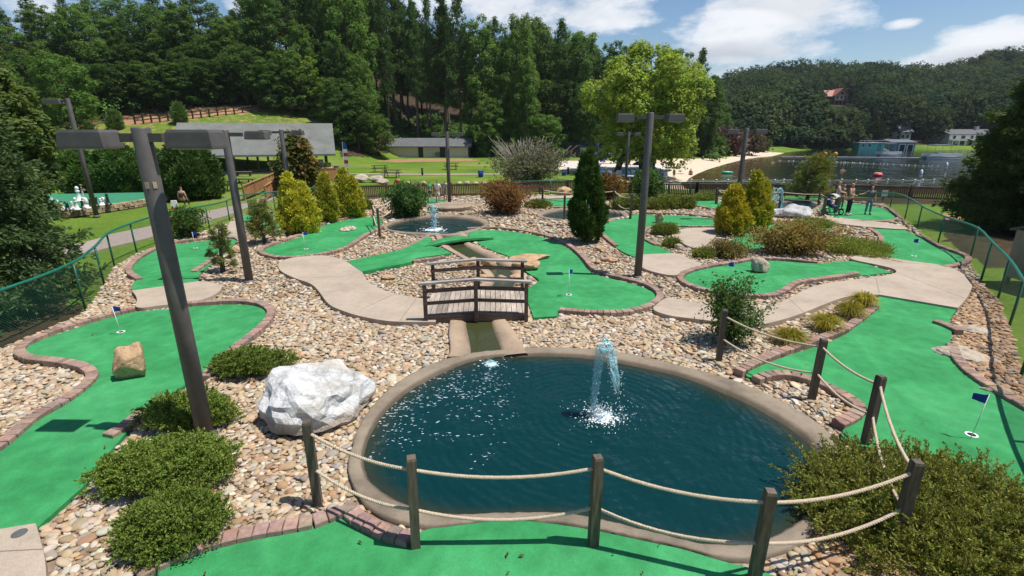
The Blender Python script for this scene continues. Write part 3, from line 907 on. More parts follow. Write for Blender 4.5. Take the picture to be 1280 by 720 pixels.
# ================================================================== RIVER STONES
def stones():
    rg = np.random.default_rng(11)
    allV, allF, allC = [], [], []
    pal = np.array([(.50, .385, .25), (.57, .455, .32), (.46, .325, .195), (.60, .52, .40), (.40, .265, .15), (.43, .38, .31), (.33, .29, .25), (.54, .39, .245), (.48, .30, .175), (.63, .56, .45)])
    pw = np.array([.18, .18, .12, .12, .08, .08, .05, .10, .05, .04])
    off = 0
    bedp = np.array(bed)
    for (y0, y1, sp, sub, L0, L1) in ((3.0, 8.2, .070, 2, .037, .064), (8.2, 13.5, .080, 2, .043, .074), (13.5, 22, .104, 1, .054, .092), (22, 41, .17, 1, .085, .14)):
        xs = np.arange(-17, 24, sp); ys = np.arange(y0, y1, sp)
        P = np.stack(np.meshgrid(xs, ys), -1).reshape(-1, 2)
        P = P + rg.uniform(-.5, .5, P.shape) * sp
        ok = pip(P, bed) & (np.abs(P[:, 0]) < P[:, 1] * 1.12 + 2.5)
        P = P[ok]
        for poly in CARPETS:
            P = P[~(pip(P, poly))]
        P = np.concatenate([P])
        for poly in PATHS + POND_OUT: P = P[~pip(P, poly)]
        for poly in CARPETS + PATHS: P = P[dist_poly(P, poly) > .035]
        for poly in POND_OUT: P = P[dist_poly(P, poly) > .03]
        for W in BRICKRUNS:
            W2 = chaikin(W, 2, False)
            P = P[dist_poly(P, W2, False) > .125]
        P = P[dist_poly(P, [tuple(q) for q in CREEK], False) > .60]
        # thin patches where soil shows
        k = len(P)
        if k == 0: continue
        BV, BF = ICO[sub]
        BF = np.array(BF)
        n = len(BV)
        dirs = rg.normal(size=(k, 3, 3)) * .22
        L = rg.uniform(L0, L1, k); big = rg.random(k) < .10; L[big] *= rg.uniform(1.25, 1.8, big.sum())
        S = np.stack([L, L * rg.uniform(.6, .9, k), L * rg.uniform(.24, .42, k)], 1)
        ang = rg.uniform(0, 2 * PI, k)
        # lumpy pebble: skew the unit sphere, flatten, turn
        B = BV[None] + np.einsum('nj,kij->kni', BV ** 2 * np.sign(BV), dirs) * .6
        B = B * S[:, None, :]
        tx = rg.normal(0, .22, k); 
        z = B[:, :, 2] + B[:, :, 0] * tx[:, None]
        x = B[:, :, 0] * np.cos(ang)[:, None] - B[:, :, 1] * np.sin(ang)[:, None]
        y = B[:, :, 0] * np.sin(ang)[:, None] + B[:, :, 1] * np.cos(ang)[:, None]
        zc = S[:, 2] * rg.uniform(.35, 1.2, k)
        V = np.stack([x + P[:, None, 0], y + P[:, None, 1], z + zc[:, None]], -1)
        ci = rg.choice(len(pal), k, p=pw / pw.sum())
        C = pal[ci] * rg.uniform(.70, 1.10, (k, 1)) * (1 + rg.normal(0, .03, (k, 3)))
        # the strip along the right-hand fence is tan flagstone chips
        fl = (P[:, 0] > P[:, 1] * .75) & (P[:, 1] < 15)
        C[fl] *= np.array([.95, .80, .68])
        allV.append(V.reshape(-1, 3)); allF.append((BF[None] + (np.arange(k) * n)[:, None, None] + off).reshape(-1, 3))
        allC.append(np.repeat(np.clip(C, .03, .8), n, 0)); off += k * n
    # stone island inside the kidney green
    V, Fc, C = np.concatenate(allV), np.concatenate(allF), np.concatenate(allC)
    print('stones faces', len(Fc))
    o = np_obj('river_stones', V, Fc, M['pebble'], None, C, True)
    stuff(o, 'loose tan and cream river stones covering the beds between greens', 'gravel')
stones()

def stone_patch(poly, z, sp, L0, L1, seed, name, label):
    rg = np.random.default_rng(seed)
    P0 = np.array(poly); lo, hi = P0.min(0), P0.max(0)
    xs = np.arange(lo[0], hi[0], sp); ys = np.arange(lo[1], hi[1], sp)
    P = np.stack(np.meshgrid(xs, ys), -1).reshape(-1, 2) + rg.uniform(-.5, .5, (len(xs) * len(ys), 2)) * sp
    P = P[pip(P, poly)]
    mb = MB()
    for p in P:
        L = rg.uniform(L0, L1); k = rg.uniform(.75, 1.2)
        mb.ico((p[0], p[1], z + L * .3), L, 1, tuple(np.array((.52, .44, .34)) * k), (1, rg.uniform(.6, .9), .45), .08, int(rg.integers(1e6)))
    o = mb.build(name, M['pebble'], None, True)
    stuff(o, label, 'gravel')
stone_patch(ISLAND, Z_CARPET, .12, .07, .11, 8, 'island_stones', 'little round patch of pale stones set in the kidney shaped green')

# thin control joints sawn across the walks
def joints():
    mb = MB()
    for a, b in (((430, 350), (372, 352)), ((452, 392), (490, 374)), ((500, 407), (520, 379)), ((985, 378), (1004, 396)), ((1094, 352), (1098, 371)), ((1120, 345), (1205, 378)), ((1060, 327), (1178, 336)), ((880, 390), (878, 405)), ((0, 700), (58, 697))):
        A, B = G(*a), G(*b); mb.beam((A[0], A[1], .1195), (B[0], B[1], .1195), .012, .006)
    structure(mb.build('path_joints', cm('joint_line', (.17, .14, .11))))
joints()
# ================================================================== VEGETATION
def norm(a): return a / np.maximum(1e-9, np.linalg.norm(a, axis=-1, keepdims=True))

def tufts(C, O, n, L, W, spread, base, var, rg, tip=None, jitter=0.0, flat=0.0):
    """C tuft roots, O outward directions, n leaves each; returns verts, quads, colours. each leaf is a diamond on its own axis"""
    k = len(C); m = k * n
    c = np.repeat(C, n, 0) + (rg.normal(size=(m, 3)) * jitter if jitter else 0)
    o = np.repeat(O, n, 0)
    a = norm(o + spread * rg.normal(size=(m, 3)))
    s = norm(np.cross(a, rg.normal(size=(m, 3))))
    if flat:   # leaf blades lie facing outward and up, as leaves turn to the light
        nn = norm(o * .9 + np.array([0, 0, .75]) + flat * rg.normal(size=(m, 3)))
        a = norm(np.cross(nn, rg.normal(size=(m, 3)))); s = np.cross(nn, a); c = c - a * (L * .5)
    l = (L * rg.uniform(.65, 1.25, m))[:, None]; w = (W * rg.uniform(.7, 1.2, m))[:, None]
    V = np.stack([c, c + a * l * .5 - s * w * .5, c + a * l, c + a * l * .5 + s * w * .5], 1)
    F_ = np.arange(m * 4).reshape(m, 4)
    base = np.array(base)
    if base.ndim == 1: base = np.repeat(base[None], k, 0)
    tb = base * (1 + var * rg.normal(size=(k, 1))) * (1 + var * .35 * rg.normal(size=(k, 3)))
    col = np.repeat(tb, n, 0) * (1 + var * .6 * rg.normal(size=(m, 1)))
    cc = np.repeat(col[:, None], 4, 1)
    if tip is not None:
        cc[:, 2] = np.array(tip) * (1 + var * rg.normal(size=(m, 1))); cc[:, 1] = cc[:, 3] = cc[:, 1] * .5 + cc[:, 2] * .5
    return V.reshape(-1, 3), F_, np.clip(cc.reshape(-1, 3), .004, .8)

def blob_points(blobs, n, rg, rmin=.72, top=0.0):
    """points near the skins of ellipsoids, with outward directions"""
    B = np.array([b[0] for b in blobs], float); R = np.array([b[1] if hasattr(b[1], '__len__') else (b[1],) * 3 for b in blobs], float)
    w = (R[:, 0] * R[:, 1]) ** .8; idx = rg.choice(len(B), n, p=w / w.sum())
    d = norm(rg.normal(size=(n, 3)))
    d[:, 2] = np.where(rg.random(n) < top, np.abs(d[:, 2]), d[:, 2])
    r = rg.uniform(rmin, 1.0, n) ** .6
    P = B[idx] + d * R[idx] * r[:, None]
    o = norm(d / R[idx] * R[idx].mean(1, keepdims=True))
    return P, o

def join(parts):
    V, Fs, C = [], [], []; off = 0
    for v, f, c in parts:
        V.append(v); Fs.append(f + off); C.append(c); off += len(v)
    return np.concatenate(V), np.concatenate(Fs), np.concatenate(C)

def leaf_part(name, parts, mat, parent):
    V, Fs, C = join(parts)
    return np_obj(name, V, Fs, mat, parent, C)

def trunk_part(h, r0, r1, parent, mat=None, lean=(0, 0), limbs=(), seed=0, name='trunk', z0=-.4):
    rg = np.random.default_rng(seed); mb = MB(); n = 9
    pts = [(lean[0] * (i / n) ** 1.3 + (rg.normal(0, r0 * .22) if i else 0), lean[1] * (i / n) ** 1.3 + (rg.normal(0, r0 * .22) if i else 0), z0 + (h - z0) * i / n) for i in range(n + 1)]
    rad = [r0 + (r1 - r0) * (i / n) + (r0 * .35 if i == 0 else 0) for i in range(n + 1)]
    mb.tube(pts, rad, 8)
    for (z, dx, dy, dz, r) in limbs:
        f = max(0, min(1, (z - z0) / (h - z0))); i = min(n - 1, int(f * n)); a = Vector(pts[i]).lerp(Vector(pts[i + 1]), f * n - i)
        mid = a + Vector((dx * .5, dy * .5, dz * .35)); e = a + Vector((dx, dy, dz))
        mb.tube([a, mid, e], [r, r * .7, r * .25], 6)
    return mb.build(name, mat or M['bark'], parent, True, local=True)

DARK = (.070, .138, .030); MID = (.100, .185, .036); LITE = (.15, .25, .042)

def broadleaf(h, w, seed, col, low=.15, label='', group=None, leaf=.42, n=900, per=9, name='broadleaf_tree', cat='tree', trunk_r=None, shape='tall', mat=None, tip=None):
    rg = np.random.default_rng(seed)
    t = thing(name, label, cat, (0, 0, 0), group)
    blobs = []
    nb = 44
    for i in range(nb):
        f = (i + .5) / nb; z = h * (low + (1 - low) * f * .93)
        if shape == 'tall': rad = w / 2 * math.sqrt(max(.04, 1 - ((f - .42) / .66) ** 2))
        else: rad = w / 2 * math.sqrt(max(.05, 1 - (2 * f - .85) ** 2 / 1.35))
        a = i * 2.4 + rg.uniform(-.4, .4); k = rg.uniform(.45, .92)
        br = max(.10 * w, rad * rg.uniform(.26, .46))
        blobs.append(((math.cos(a) * rad * k, math.sin(a) * rad * k, z), (br, br, br * rg.uniform(.55, .85))))
    P, O = blob_points(blobs, n, rg, .62, .35)
    C = np.array(col)[None] * (0.82 + .36 * rg.random((n, 1)))
    if tip is not None: C = np.where(rg.random((n, 1)) < .35, np.array(tip)[None], C)
    # each bough has its own tone
    leaf_part('crown', [tufts(P, norm(O + np.array([0, 0, .25])), per, leaf, leaf * .66, .75, C, .16, rg, None, leaf * .5, .55)], mat or M['leaf'], t)
    limbs = [(h * (low + rg.uniform(-.02, .5)), math.cos(a) * w * .3, math.sin(a) * w * .3, h * .1, (trunk_r or h * .012) * .45) for a in np.arange(8) * .8 + seed]
    trunk_part(h * .88, trunk_r or h * .014, h * .003, t, limbs=limbs, seed=seed)
    return t

def tall_pine(h, w, seed, col, bare=.42, label='', group=None, n=760, per=14, name='pine_tree'):
    rg = np.random.default_rng(seed)
    t = thing(name, label, 'tree', (0, 0, 0), group)
    PP, OO, limbs = [], [], []
    nw = 30
    for i in range(nw):
        f = i / (nw - 1); z = h * (bare + (1 - bare) * f * .97)
        rad = w / 2 * (1 - f) ** .7 * (.65 + .35 * min(1, f * 5)) * rg.uniform(.65, 1.1) + .35
        for b in range(rg.integers(2, 5)):
            a = rg.uniform(0, 2 * PI); L = rad * rg.uniform(.6, 1.1); dz = L * rg.uniform(-.05, .35)
            limbs.append((z, math.cos(a) * L, math.sin(a) * L, dz, .05 + .05 * (1 - f)))
            m = max(3, int(n / 90 * L / (w / 4)))
            s = rg.uniform(.3, 1.05, m)
            PP.append(np.stack([math.cos(a) * L * s, math.sin(a) * L * s, z + dz * s], 1) + rg.normal(size=(m, 3)) * (.16 * L + .12) * np.array([1, 1, .45]))
            OO.append(np.repeat([[math.cos(a) * .5, math.sin(a) * .5, .55]], m, 0))
    P, O = np.concatenate(PP), np.concatenate(OO)
    C = np.array(col)[None] * (0.8 + .4 * rg.random((len(P), 1)))
    leaf_part('crown', [tufts(P, O, per, .62, .20, .85, C, .16, rg, None, .22)], M['needle'], t)
    trunk_part(h * .98, h * .0105 + .05, .05, t, M['bark_pale'], limbs=limbs[:40], seed=seed)
    return t

def spruce(h, w, seed, col, label='', group=None, droop=.25, leaf=.30, dens=1.0, name='conifer_tree', tip=None, low=.02, per=10, power=.9, lw=.3):
    """conifer clothed to the ground with drooping boughs"""
    rg = np.random.default_rng(seed)
    t = thing(name, label, 'tree', (0, 0, 0), group)
    PP, OO, limbs = [], [], []
    nw = int(34 * max(1, h / 8))
    for i in range(nw):
        f = i / (nw - 1); z = h * (low + (1 - low) * f)
        rad = w / 2 * (1 - f) ** power * rg.uniform(.8, 1.12) + .05
        for b in range(7):
            a = rg.uniform(0, 2 * PI); L = rad * rg.uniform(.7, 1.08)
            limbs.append((z, math.cos(a) * L, math.sin(a) * L, -L * droop, .03))
            m = max(2, int(dens * 9 * L / (leaf * 3)))
            s = rg.uniform(.25, 1.0, m) ** .7
            q = np.stack([math.cos(a) * L * s, math.sin(a) * L * s, z - droop * L * s ** 1.6 + .1 * L * s], 1)
            q += rg.normal(size=(m, 3)) * np.array([.10 * L, .10 * L, .04 * L + .03])
            PP.append(q); OO.append(np.repeat([[math.cos(a), math.sin(a), -.15]], m, 0))
    P, O = np.concatenate(PP), np.concatenate(OO)
    C = np.array(col)[None] * (0.75 + .5 * rg.random((len(P), 1)))
    leaf_part('crown', [tufts(P, O, per, leaf, leaf * lw, .6, C, .18, rg, tip, leaf * .25)], M['needle'], t)
    trunk_part(h * .97, h * .02 + .04, .02, t, limbs=limbs[::6][:40], seed=seed)
    return t

def columnar(h, w, seed, col, tip, label, group=None, name='columnar_conifer', n=1500, per=12, leaf=.12, belly=.3, cones=1, ragged=1.0):
    """upright arborvitae / cypress: a body of many flame shaped plumes"""
    rg = np.random.default_rng(seed)
    t = thing(name, label, 'conifer', (0, 0, 0), group)
    lead = [(0, 0, 1.0)] if cones == 1 else [(-w * .13, 0, 1.0), (w * .2, .1, .84), (w * .02, -w * .15, .72)][:cones]
    PP, OO, CC = [], [], []
    for lx, ly, hk in lead:
        npl = int(46 / len(lead) ** .5); m = n // (len(lead) * npl) + 1
        W = w / 2 * (1 if len(lead) == 1 else .78)
        for i in range(npl):
            f = (i / npl) ** 1.15 * .86; a = i * 2.4 + rg.uniform(-.5, .5)
            pr = (.66 + .34 * f / belly) if f < belly else max(.02, 1 - (f - belly) / (1 - belly)) ** (.8 if ragged < 1.5 else 1.12)
            r0 = W * pr * rg.uniform(.5, .82); L = h * hk * (.13 + .10 * (1 - f)) * rg.uniform(.75, 1.35); pw = W * ((.20 + .16 * (1 - f)) if ragged < 1.5 else (.10 + .26 * (1 - f))) * rg.uniform(.8, 1.25)
            if i >= npl - 2: L = h * hk * (1 - f) * .98; r0 *= .25; pw = W * .2
            base = np.array([lx + r0 * math.cos(a), ly + r0 * math.sin(a), .03 + f * h * hk])
            ax = norm(np.array([math.cos(a) * .32 * (1 - f), math.sin(a) * .32 * (1 - f), 1.0]))
            s_ = rg.random(m) ** .9; b = rg.uniform(0, 2 * PI, m); rr = pw * np.clip(1 - s_, .02, 1) ** .6 * np.where(s_ < .15, .6 + s_ * 2.6, 1) * rg.uniform(.6, 1.05, m)
            PP.append(base + ax * (s_ * L)[:, None] + np.stack([np.cos(b) * rr, np.sin(b) * rr, np.zeros(m)], 1))
            OO.append(np.stack([np.cos(b) * .45 + math.cos(a) * .3, np.sin(b) * .45 + math.sin(a) * .3, np.full(m, .9)], 1))
            CC.append(np.array(col)[None] * rg.uniform(.8, 1.2) * (.75 + .5 * rg.random((m, 1))))
    P, O = np.concatenate(PP), np.concatenate(OO)
    leaf_part('crown', [tufts(P, norm(O), per, leaf, leaf * .34, .42, np.concatenate(CC), .18, rg, tip, leaf * .3)], M['needle'], t)
    trunk_part(h * .8, .07, .02, t, seed=seed, z0=-.1)
    return t

def mound(w, d, h, seed, col, tip, label, group=None, n=700, per=26, leaf=.055, name='low_shrub', nb=14, lw=.28, spread=.7, cat='shrub', up=.35, var=.2, sprigs=0, sl=.14):
    rg = np.random.default_rng(seed)
    t = thing(name, label, cat, (0, 0, 0), group)
    blobs = [((0, 0, h * .25), (w * .42, d * .42, h * .62))]
    for i in range(nb):
        a = rg.uniform(0, 2 * PI); k = rg.uniform(.25, .78) ** .8
        r = rg.uniform(.16, .28)
        blobs.append(((math.cos(a) * w / 2 * k, math.sin(a) * d / 2 * k, h * rg.uniform(.2, .62) * (1.15 - k * .6)), (w * r, d * r, h * rg.uniform(.3, .48))))
    P, O = blob_points(blobs, n, np.random.default_rng(seed + 7), .8, .85)
    ok = P[:, 2] > .015; P, O = P[ok], O[ok]
    # fine tone patches over the mound
    tone = .8 + .25 * np.sin(P[:, :1] * 9 + seed) * np.sin(P[:, 1:2] * 8) + .25 * rg.random((len(P), 1))
    parts = [tufts(P, norm(O + np.array([0, 0, up])), per, leaf, leaf * lw, spread, np.array(col)[None] * tone, var, rg, tip, leaf * .8)]
    mb = MB()
    if sprigs:   # arching shoots that break the outline
        sp, so_ = blob_points(blobs, sprigs, np.random.default_rng(seed + 3), .9, 1.0)
        Q, QO = [], []
        for p, o_ in zip(sp, so_):
            dd = norm(o_ * np.array([1, 1, .35]) + rg.normal(0, .35, 3) + np.array([0, 0, .25])); L = sl * rg.uniform(.5, 1.3)
            st = np.linspace(0, 1, 6)[:, None]; q = p + dd * L * st - np.array([0, 0, .12 * L]) * st ** 2
            Q.append(q); QO.append(np.repeat([dd], 6, 0)); mb.tube([tuple(p), tuple(q[-1])], [.004, .002], 3, False)
        Q, QO = np.concatenate(Q), np.concatenate(QO)
        parts.append(tufts(Q, QO, max(5, per // 2), leaf * .8, leaf * lw * .8, .6, np.array(col)[None] * (1.1 + .35 * rg.random((len(Q), 1))), var, rg, tip, leaf * .15))
    leaf_part('foliage', parts, M['needle'], t)
    for i in range(9):
        a = i * 2.4; mb.tube([(0, 0, -.05), (math.cos(a) * w * .12, math.sin(a) * d * .12, h * .3), (math.cos(a) * w * .3, math.sin(a) * d * .3, h * .62)], [.02, .014, .006], 5)
    mb.build('stems', M['bark'], t, True, local=True)
    return t

def place(t, x, y, z=0.0, rz=0.0, s=1.0):
    t.location = (x, y, z); t.rotation_euler = (0, 0, rz)
    t.scale = s if hasattr(s, '__len__') else (s, s, s)
    return t

# ---------------------------------------------------------------- shrubs in the garden (measured from the photo: foot pixel, width, top row)
def size(px, py, wpx, ty):
    k = ppm(px, py); return wpx / k, height(px, py, ty)

OL = (.088, .150, .022); OLT = (.25, .33, .06)
def low_juniper(px, py, wpx, dep, h, seed, label, n):
    k = ppm(px, py); g = G(px, py)
    place(mound(wpx / k, dep, h, seed, OL, OLT, label, 'mounded shrubs by the front lamp post', n=int(n * .8), per=22, leaf=.040, nb=46, lw=.5, spread=.85, up=.5, sprigs=int(n * .22), sl=.11), g[0], g[1] + dep * .3)
low_juniper(311, 474, 90, .72, .56, 1, 'round olive green mound shrub nearest the white boulder', 1300)
low_juniper(228, 540, 98, .78, .54, 2, 'olive green mound shrub directly behind the front lamp post foot', 1500)
low_juniper(194, 622, 142, 1.0, .64, 3, 'widest olive green mound shrub, left of the front lamp post foot', 2400)
low_juniper(206, 695, 108, .80, .56, 4, 'olive green mound shrub closest to the brick edging at the bottom', 1700)

# big spreading juniper in the right corner
g = G(1120, 668)
place(mound(2.7, 2.15, .40, 21, (.125, .16, .028), (.31, .31, .062), 'huge sprawling golden brown juniper in the near right corner', None, n=3000, per=20, leaf=.058, name='spreading_juniper', nb=70, lw=.34, spread=.8, up=.2, var=.28, sprigs=1250, sl=.30), g[0] + .60, g[1] + .20)

# grass tufts
def grass_tuft(px, py, wpx, hh, seed, label):
    k = ppm(px, py); g = G(px, py); w = wpx / k
    rg = np.random.default_rng(seed)
    t = thing('ornamental_grass', label, 'grass tuft', (g[0], g[1], 0), 'ornamental grass tufts along the path')
    n = 620; a = rg.uniform(0, 2 * PI, n); r = rg.uniform(0, .16, n) * w; lean = rg.uniform(.15, 1.0, n)
    V, Fs, C = [], [], []
    for i in range(n):
        d = np.array([math.cos(a[i]), math.sin(a[i]), 0]); s = np.array([-d[1], d[0], 0]) * .007
        L = hh * rg.uniform(.8, 1.3); reach = lean[i] * w * .45
        p0 = d * r[i]; p1 = p0 + d * reach * .35 + np.array([0, 0, L * .75]); p2 = p0 + d * reach * .85 + np.array([0, 0, L * (1.05 - lean[i] * .35)]); p3 = p0 + d * reach * 1.2 + np.array([0, 0, L * (.95 - lean[i] * .65)])
        o = len(V); V += [p0 - s, p0 + s, p1 + s, p1 - s, p2 + s * .7, p2 - s * .7, p3]
        Fs += [(o, o + 1, o + 2, o + 3), (o + 3, o + 2, o + 4, o + 5), (o + 5, o + 4, o + 6, o + 6)]
        c = np.array((.22, .225, .03)) * rg.uniform(.7, 1.35); tipc = c * np.array([1.5, 1.25, 1.2])
        C += [c * .8] * 2 + [c] * 2 + [tipc] * 3
    me = bpy.data.meshes.new('blades'); me.from_pydata([tuple(v) for v in V], [], [f if f[2] != f[3] else f[:3] for f in Fs]); set_col(me, np.array(C))
    link('blades', me, M['leaf'], t)
grass_tuft(986, 430, 50, .30, 1, 'low yellow green grass tuft nearest the roped post')
grass_tuft(1030, 414, 46, .36, 2, 'yellow green grass tuft second from the roped post')
grass_tuft(1060, 398, 42, .38, 3, 'yellow green grass tuft third from the roped post')
grass_tuft(1077, 386, 36, .40, 4, 'yellow green grass tuft farthest along the path, near the big right green')

# holly
def bush(px, py, wpx, ty, seed, col, label, name='leafy_bush', leaf=.07, n=420, per=9, tip=None, mat='leaf', dep=None, lw=.5, gap=.35, group=None, upright=.5):
    k = ppm(px, py); g = G(px, py); w = wpx / k; h = height(px, py, ty)
    rg = np.random.default_rng(seed)
    t = thing(name, label, 'bush', (g[0], g[1], 0), group)
    ns = 15; PP, OO = [], []; mb = MB()
    for i in range(ns):
        a = i * 2.4 + rg.uniform(-.3, .3); r = rg.uniform(.15, .5) * w * (1 if i % 3 else .3); hh = h * rg.uniform(.6, 1.0) * (1.0 if r < w * .3 else .82)
        dp = (dep or w) / w
        end = np.array([math.cos(a) * r, math.sin(a) * r * dp, hh])
        mid = np.array([end[0] * .45, end[1] * .45, hh * .5])
        mb.tube([(0, 0, -.05), tuple(mid), tuple(end)], [.018 * h + .006, .012 * h + .004, .004], 5)
        if i == 0: mb.ico((0, 0, -.02), .06 + .04 * h, 1)
        m = n // ns; s = rg.uniform(gap * .5, 1.0, m) ** .7
        p = np.where(s[:, None] < .5, mid * (s[:, None] * 2), mid + (end - mid) * (s[:, None] * 2 - 1)) + rg.normal(size=(m, 3)) * np.array([w * .09, w * .09 * dp, h * .06])
        PP.append(p); OO.append(norm(rg.normal(size=(m, 3)) + np.array([0, 0, upright])))
    P, O = np.concatenate(PP), np.concatenate(OO); P[:, 2] = np.maximum(P[:, 2], .03)
    leaf_part('foliage', [tufts(P, O, per, leaf, leaf * lw, .7, np.array(col)[None] * (.75 + .5 * rg.random((len(P), 1))), .2, rg, tip, leaf * .8)], M[mat], t)
    mb.build('stems', M['bark'], t, True, local=True)
    if name == 'twiggy_bush':   # bare dead twigs stand out of the leaves
        tw = MB()
        for i in range(90):
            a = rg.uniform(0, 2 * PI); r = rg.uniform(.1, .55) * w; hh = h * rg.uniform(.75, 1.2); q = np.array([math.cos(a) * r, math.sin(a) * r * .7, hh])
            if q[0] > w * .1 and rg.random() < .5: continue
            p0 = q * .45; tw.tube([tuple(p0), tuple(q * .8 + rg.normal(0, .06, 3)), tuple(q)], [.03, .022, .010], 4)
            for k in range(3): b = p0 + (q - p0) * rg.uniform(.3, .8); tw.tube([tuple(b), tuple(b + rg.normal(0, .28, 3) + np.array([0, 0, .3]))], [.016, .008], 4)
        tw.build('bare_twigs', cm('dead_twig', (.36, .30, .25)), t, True, local=True)
    return t
bush(908, 430, 84, 349, 31, (.030, .065, .018), 'dark glossy holly bush beside the roped post at the big pond', 'holly_bush', .085, 640, 9, (.11, .18, .05), gap=.2)
bush(235, 297, 48, 258, 32, (.075, .135, .032), 'round green bush against the left chain link fence', 'leafy_bush', .13, 700, 10, gap=.1)
bush(508, 272, 64, 229, 33, (.05, .115, .024), 'dense dark green bush left of the middle pond', 'leafy_bush', .17, 1000, 10, (.06, .12, .03), gap=.05)
bush(630, 268, 72, 222, 34, (.15, .085, .035), 'rust coloured weeping maple bush right of the middle pond', 'weeping_maple', .15, 900, 10, (.22, .12, .045), gap=.25, upright=-.4)
bush(662, 232, 112, 180, 35, (.12, .145, .075), 'large grey green bush with bare twigs behind the picket fence', 'twiggy_bush', .26, 950, 10, (.16, .15, .11), gap=.1)
bush(756, 250, 44, 216, 36, (.17, .105, .030), 'orange brown bush behind the slim dark cypress', 'leafy_bush', .22, 700, 10, gap=.0)
bush(806, 247, 42, 212, 37, (.06, .125, .03), 'green leafy bush behind the tall lamp post', 'leafy_bush', .22, 800, 10, gap=.0)
bush(986, 318, 112, 276, 38, (.20, .185, .055), 'spreading brown green shrub in front of the half hidden green', 'brown_shrub', .11, 1300, 10, (.30, .20, .075), dep=2.2, gap=.15)
bush(908, 322, 56, 301, 39, (.17, .18, .05), 'loose low shrub under the pair of golden conifers', 'brown_shrub', .10, 420, 9, (.18, .12, .05), gap=.0)
def jun(px, py, wpx, ty, seed, label, col=(.12, .165, .028), tip=(.26, .30, .06), n=700, leaf=.10, dep=None, name='low_juniper', h=None):
    k = ppm(px, py); g = G(px, py); w = wpx / k
    place(mound(w, dep or w * .8, h or height(px, py, ty), seed, col, tip, label, 'low junipers among the stones', n=n, per=18, leaf=leaf, name=name, nb=18, spread=.7), g[0], g[1])
jun(1058, 312, 78, 290, 41, 'flat spreading juniper running along the path on the right', dep=3.2, n=1500, h=.38)
jun(1020, 283, 40, 272, 42, 'narrow tail of flat juniper beside the grey boulder', dep=1.6, n=600, h=.3)
jun(831, 294, 26, 281, 43, 'little dark juniper in the stone pocket right of the tall lamp post')
jun(838, 310, 18, 300, 44, 'smallest juniper sprig in the stone pocket below the little dark juniper', n=260)
jun(880, 322, 22, 312, 45, 'tiny grey green juniper sprig between two concrete paths', n=260)
jun(820, 262, 22, 251, 46, 'leftmost green dome juniper right of the tall lamp post', n=500, leaf=.16)
jun(836, 261, 24, 246, 47, 'middle green dome juniper right of the tall lamp post', n=500, leaf=.16)
jun(852, 261, 24, 246, 48, 'rightmost green dome juniper right of the tall lamp post', n=500, leaf=.16)
jun(789, 262, 40, 248, 49, 'dark low juniper behind the rope fenced pond', n=600, leaf=.16, col=(.035, .07, .016))
jun(672, 260, 28, 253, 50, 'flat dark juniper left of the rope fenced pond', n=400, leaf=.15, col=(.03, .065, .016))
jun(880, 251, 26, 246, 51, 'flat juniper at the foot of the rear picket fence', n=300, leaf=.15)
jun(455, 263, 16, 252, 52, 'small green shrub beside the tallest golden conifer', n=300, leaf=.16)

# young pines
def young_pine(px, py, wpx, ty, seed, label, n_b=26, lean=0.0, col=(.12, .165, .045), tip=(.26, .29, .09), brown=0.0):
    k = ppm(px, py); g = G(px, py); w = wpx / k; h = height(px, py, ty)
    rg = np.random.default_rng(seed)
    t = thing('young_pine', label, 'pine', (g[0], g[1], 0), 'young pines in the beds')
    mb = MB(); PP, OO, CC = [], [], []
    mb.tube([(0, 0, -.05), (lean * .3, 0, h * .35), (lean * .6, .02, h * .7), (lean, 0, h * .97)], [.045 * h + .01, .035 * h, .02 * h, .008], 7)
    for i in range(n_b):
        f = .12 + .86 * i / n_b; z = h * f; a = i * 2.4 + rg.uniform(-.5, .5)
        L = w / 2 * (1.1 - f * .75) * rg.uniform(.6, 1.1); x0 = lean * f
        e = np.array([x0 + math.cos(a) * L, math.sin(a) * L, z + L * .35])
        mb.tube([(x0, 0, z), tuple((np.array([x0, 0, z]) + e) / 2 - np.array([0, 0, .03])), tuple(e)], [.016 * h, .01 * h, .005], 5)
        m = 16; s = rg.uniform(.45, 1.0, m)[:, None]
        PP.append(np.array([x0, 0, z]) * (1 - s) + e * s + rg.normal(size=(m, 3)) * .05 * w)
        OO.append(norm(np.array([math.cos(a) * .7, math.sin(a) * .7, .5]) + rg.normal(size=(m, 3)) * .3))
        cc = np.array(col)[None] * (.8 + .4 * rg.random((m, 1)))
        if rg.random() < brown: cc = cc * np.array([2.0, .9, .8])
        CC.append(cc)
    leaf_part('foliage', [tufts(np.concatenate(PP), np.concatenate(OO), 16, .09 * h, .012 * h, .55, np.concatenate(CC), .18, rg, tip, .02)], M['needle'], t)
    mb.build('trunk', M['bark'], t, True, local=True)
young_pine(279, 341, 34, 279, 61, 'small leaning young pine right of the left middle green', 15, .12)
young_pine(331, 305, 44, 254, 62, 'bushy young pine left of the golden conifers', 34, brown=.3)
young_pine(1008, 252, 62, 196, 63, 'open crowned pine by the far right pond, in front of the lake', 30, .4, (.10, .14, .03), (.20, .24, .05), .2)

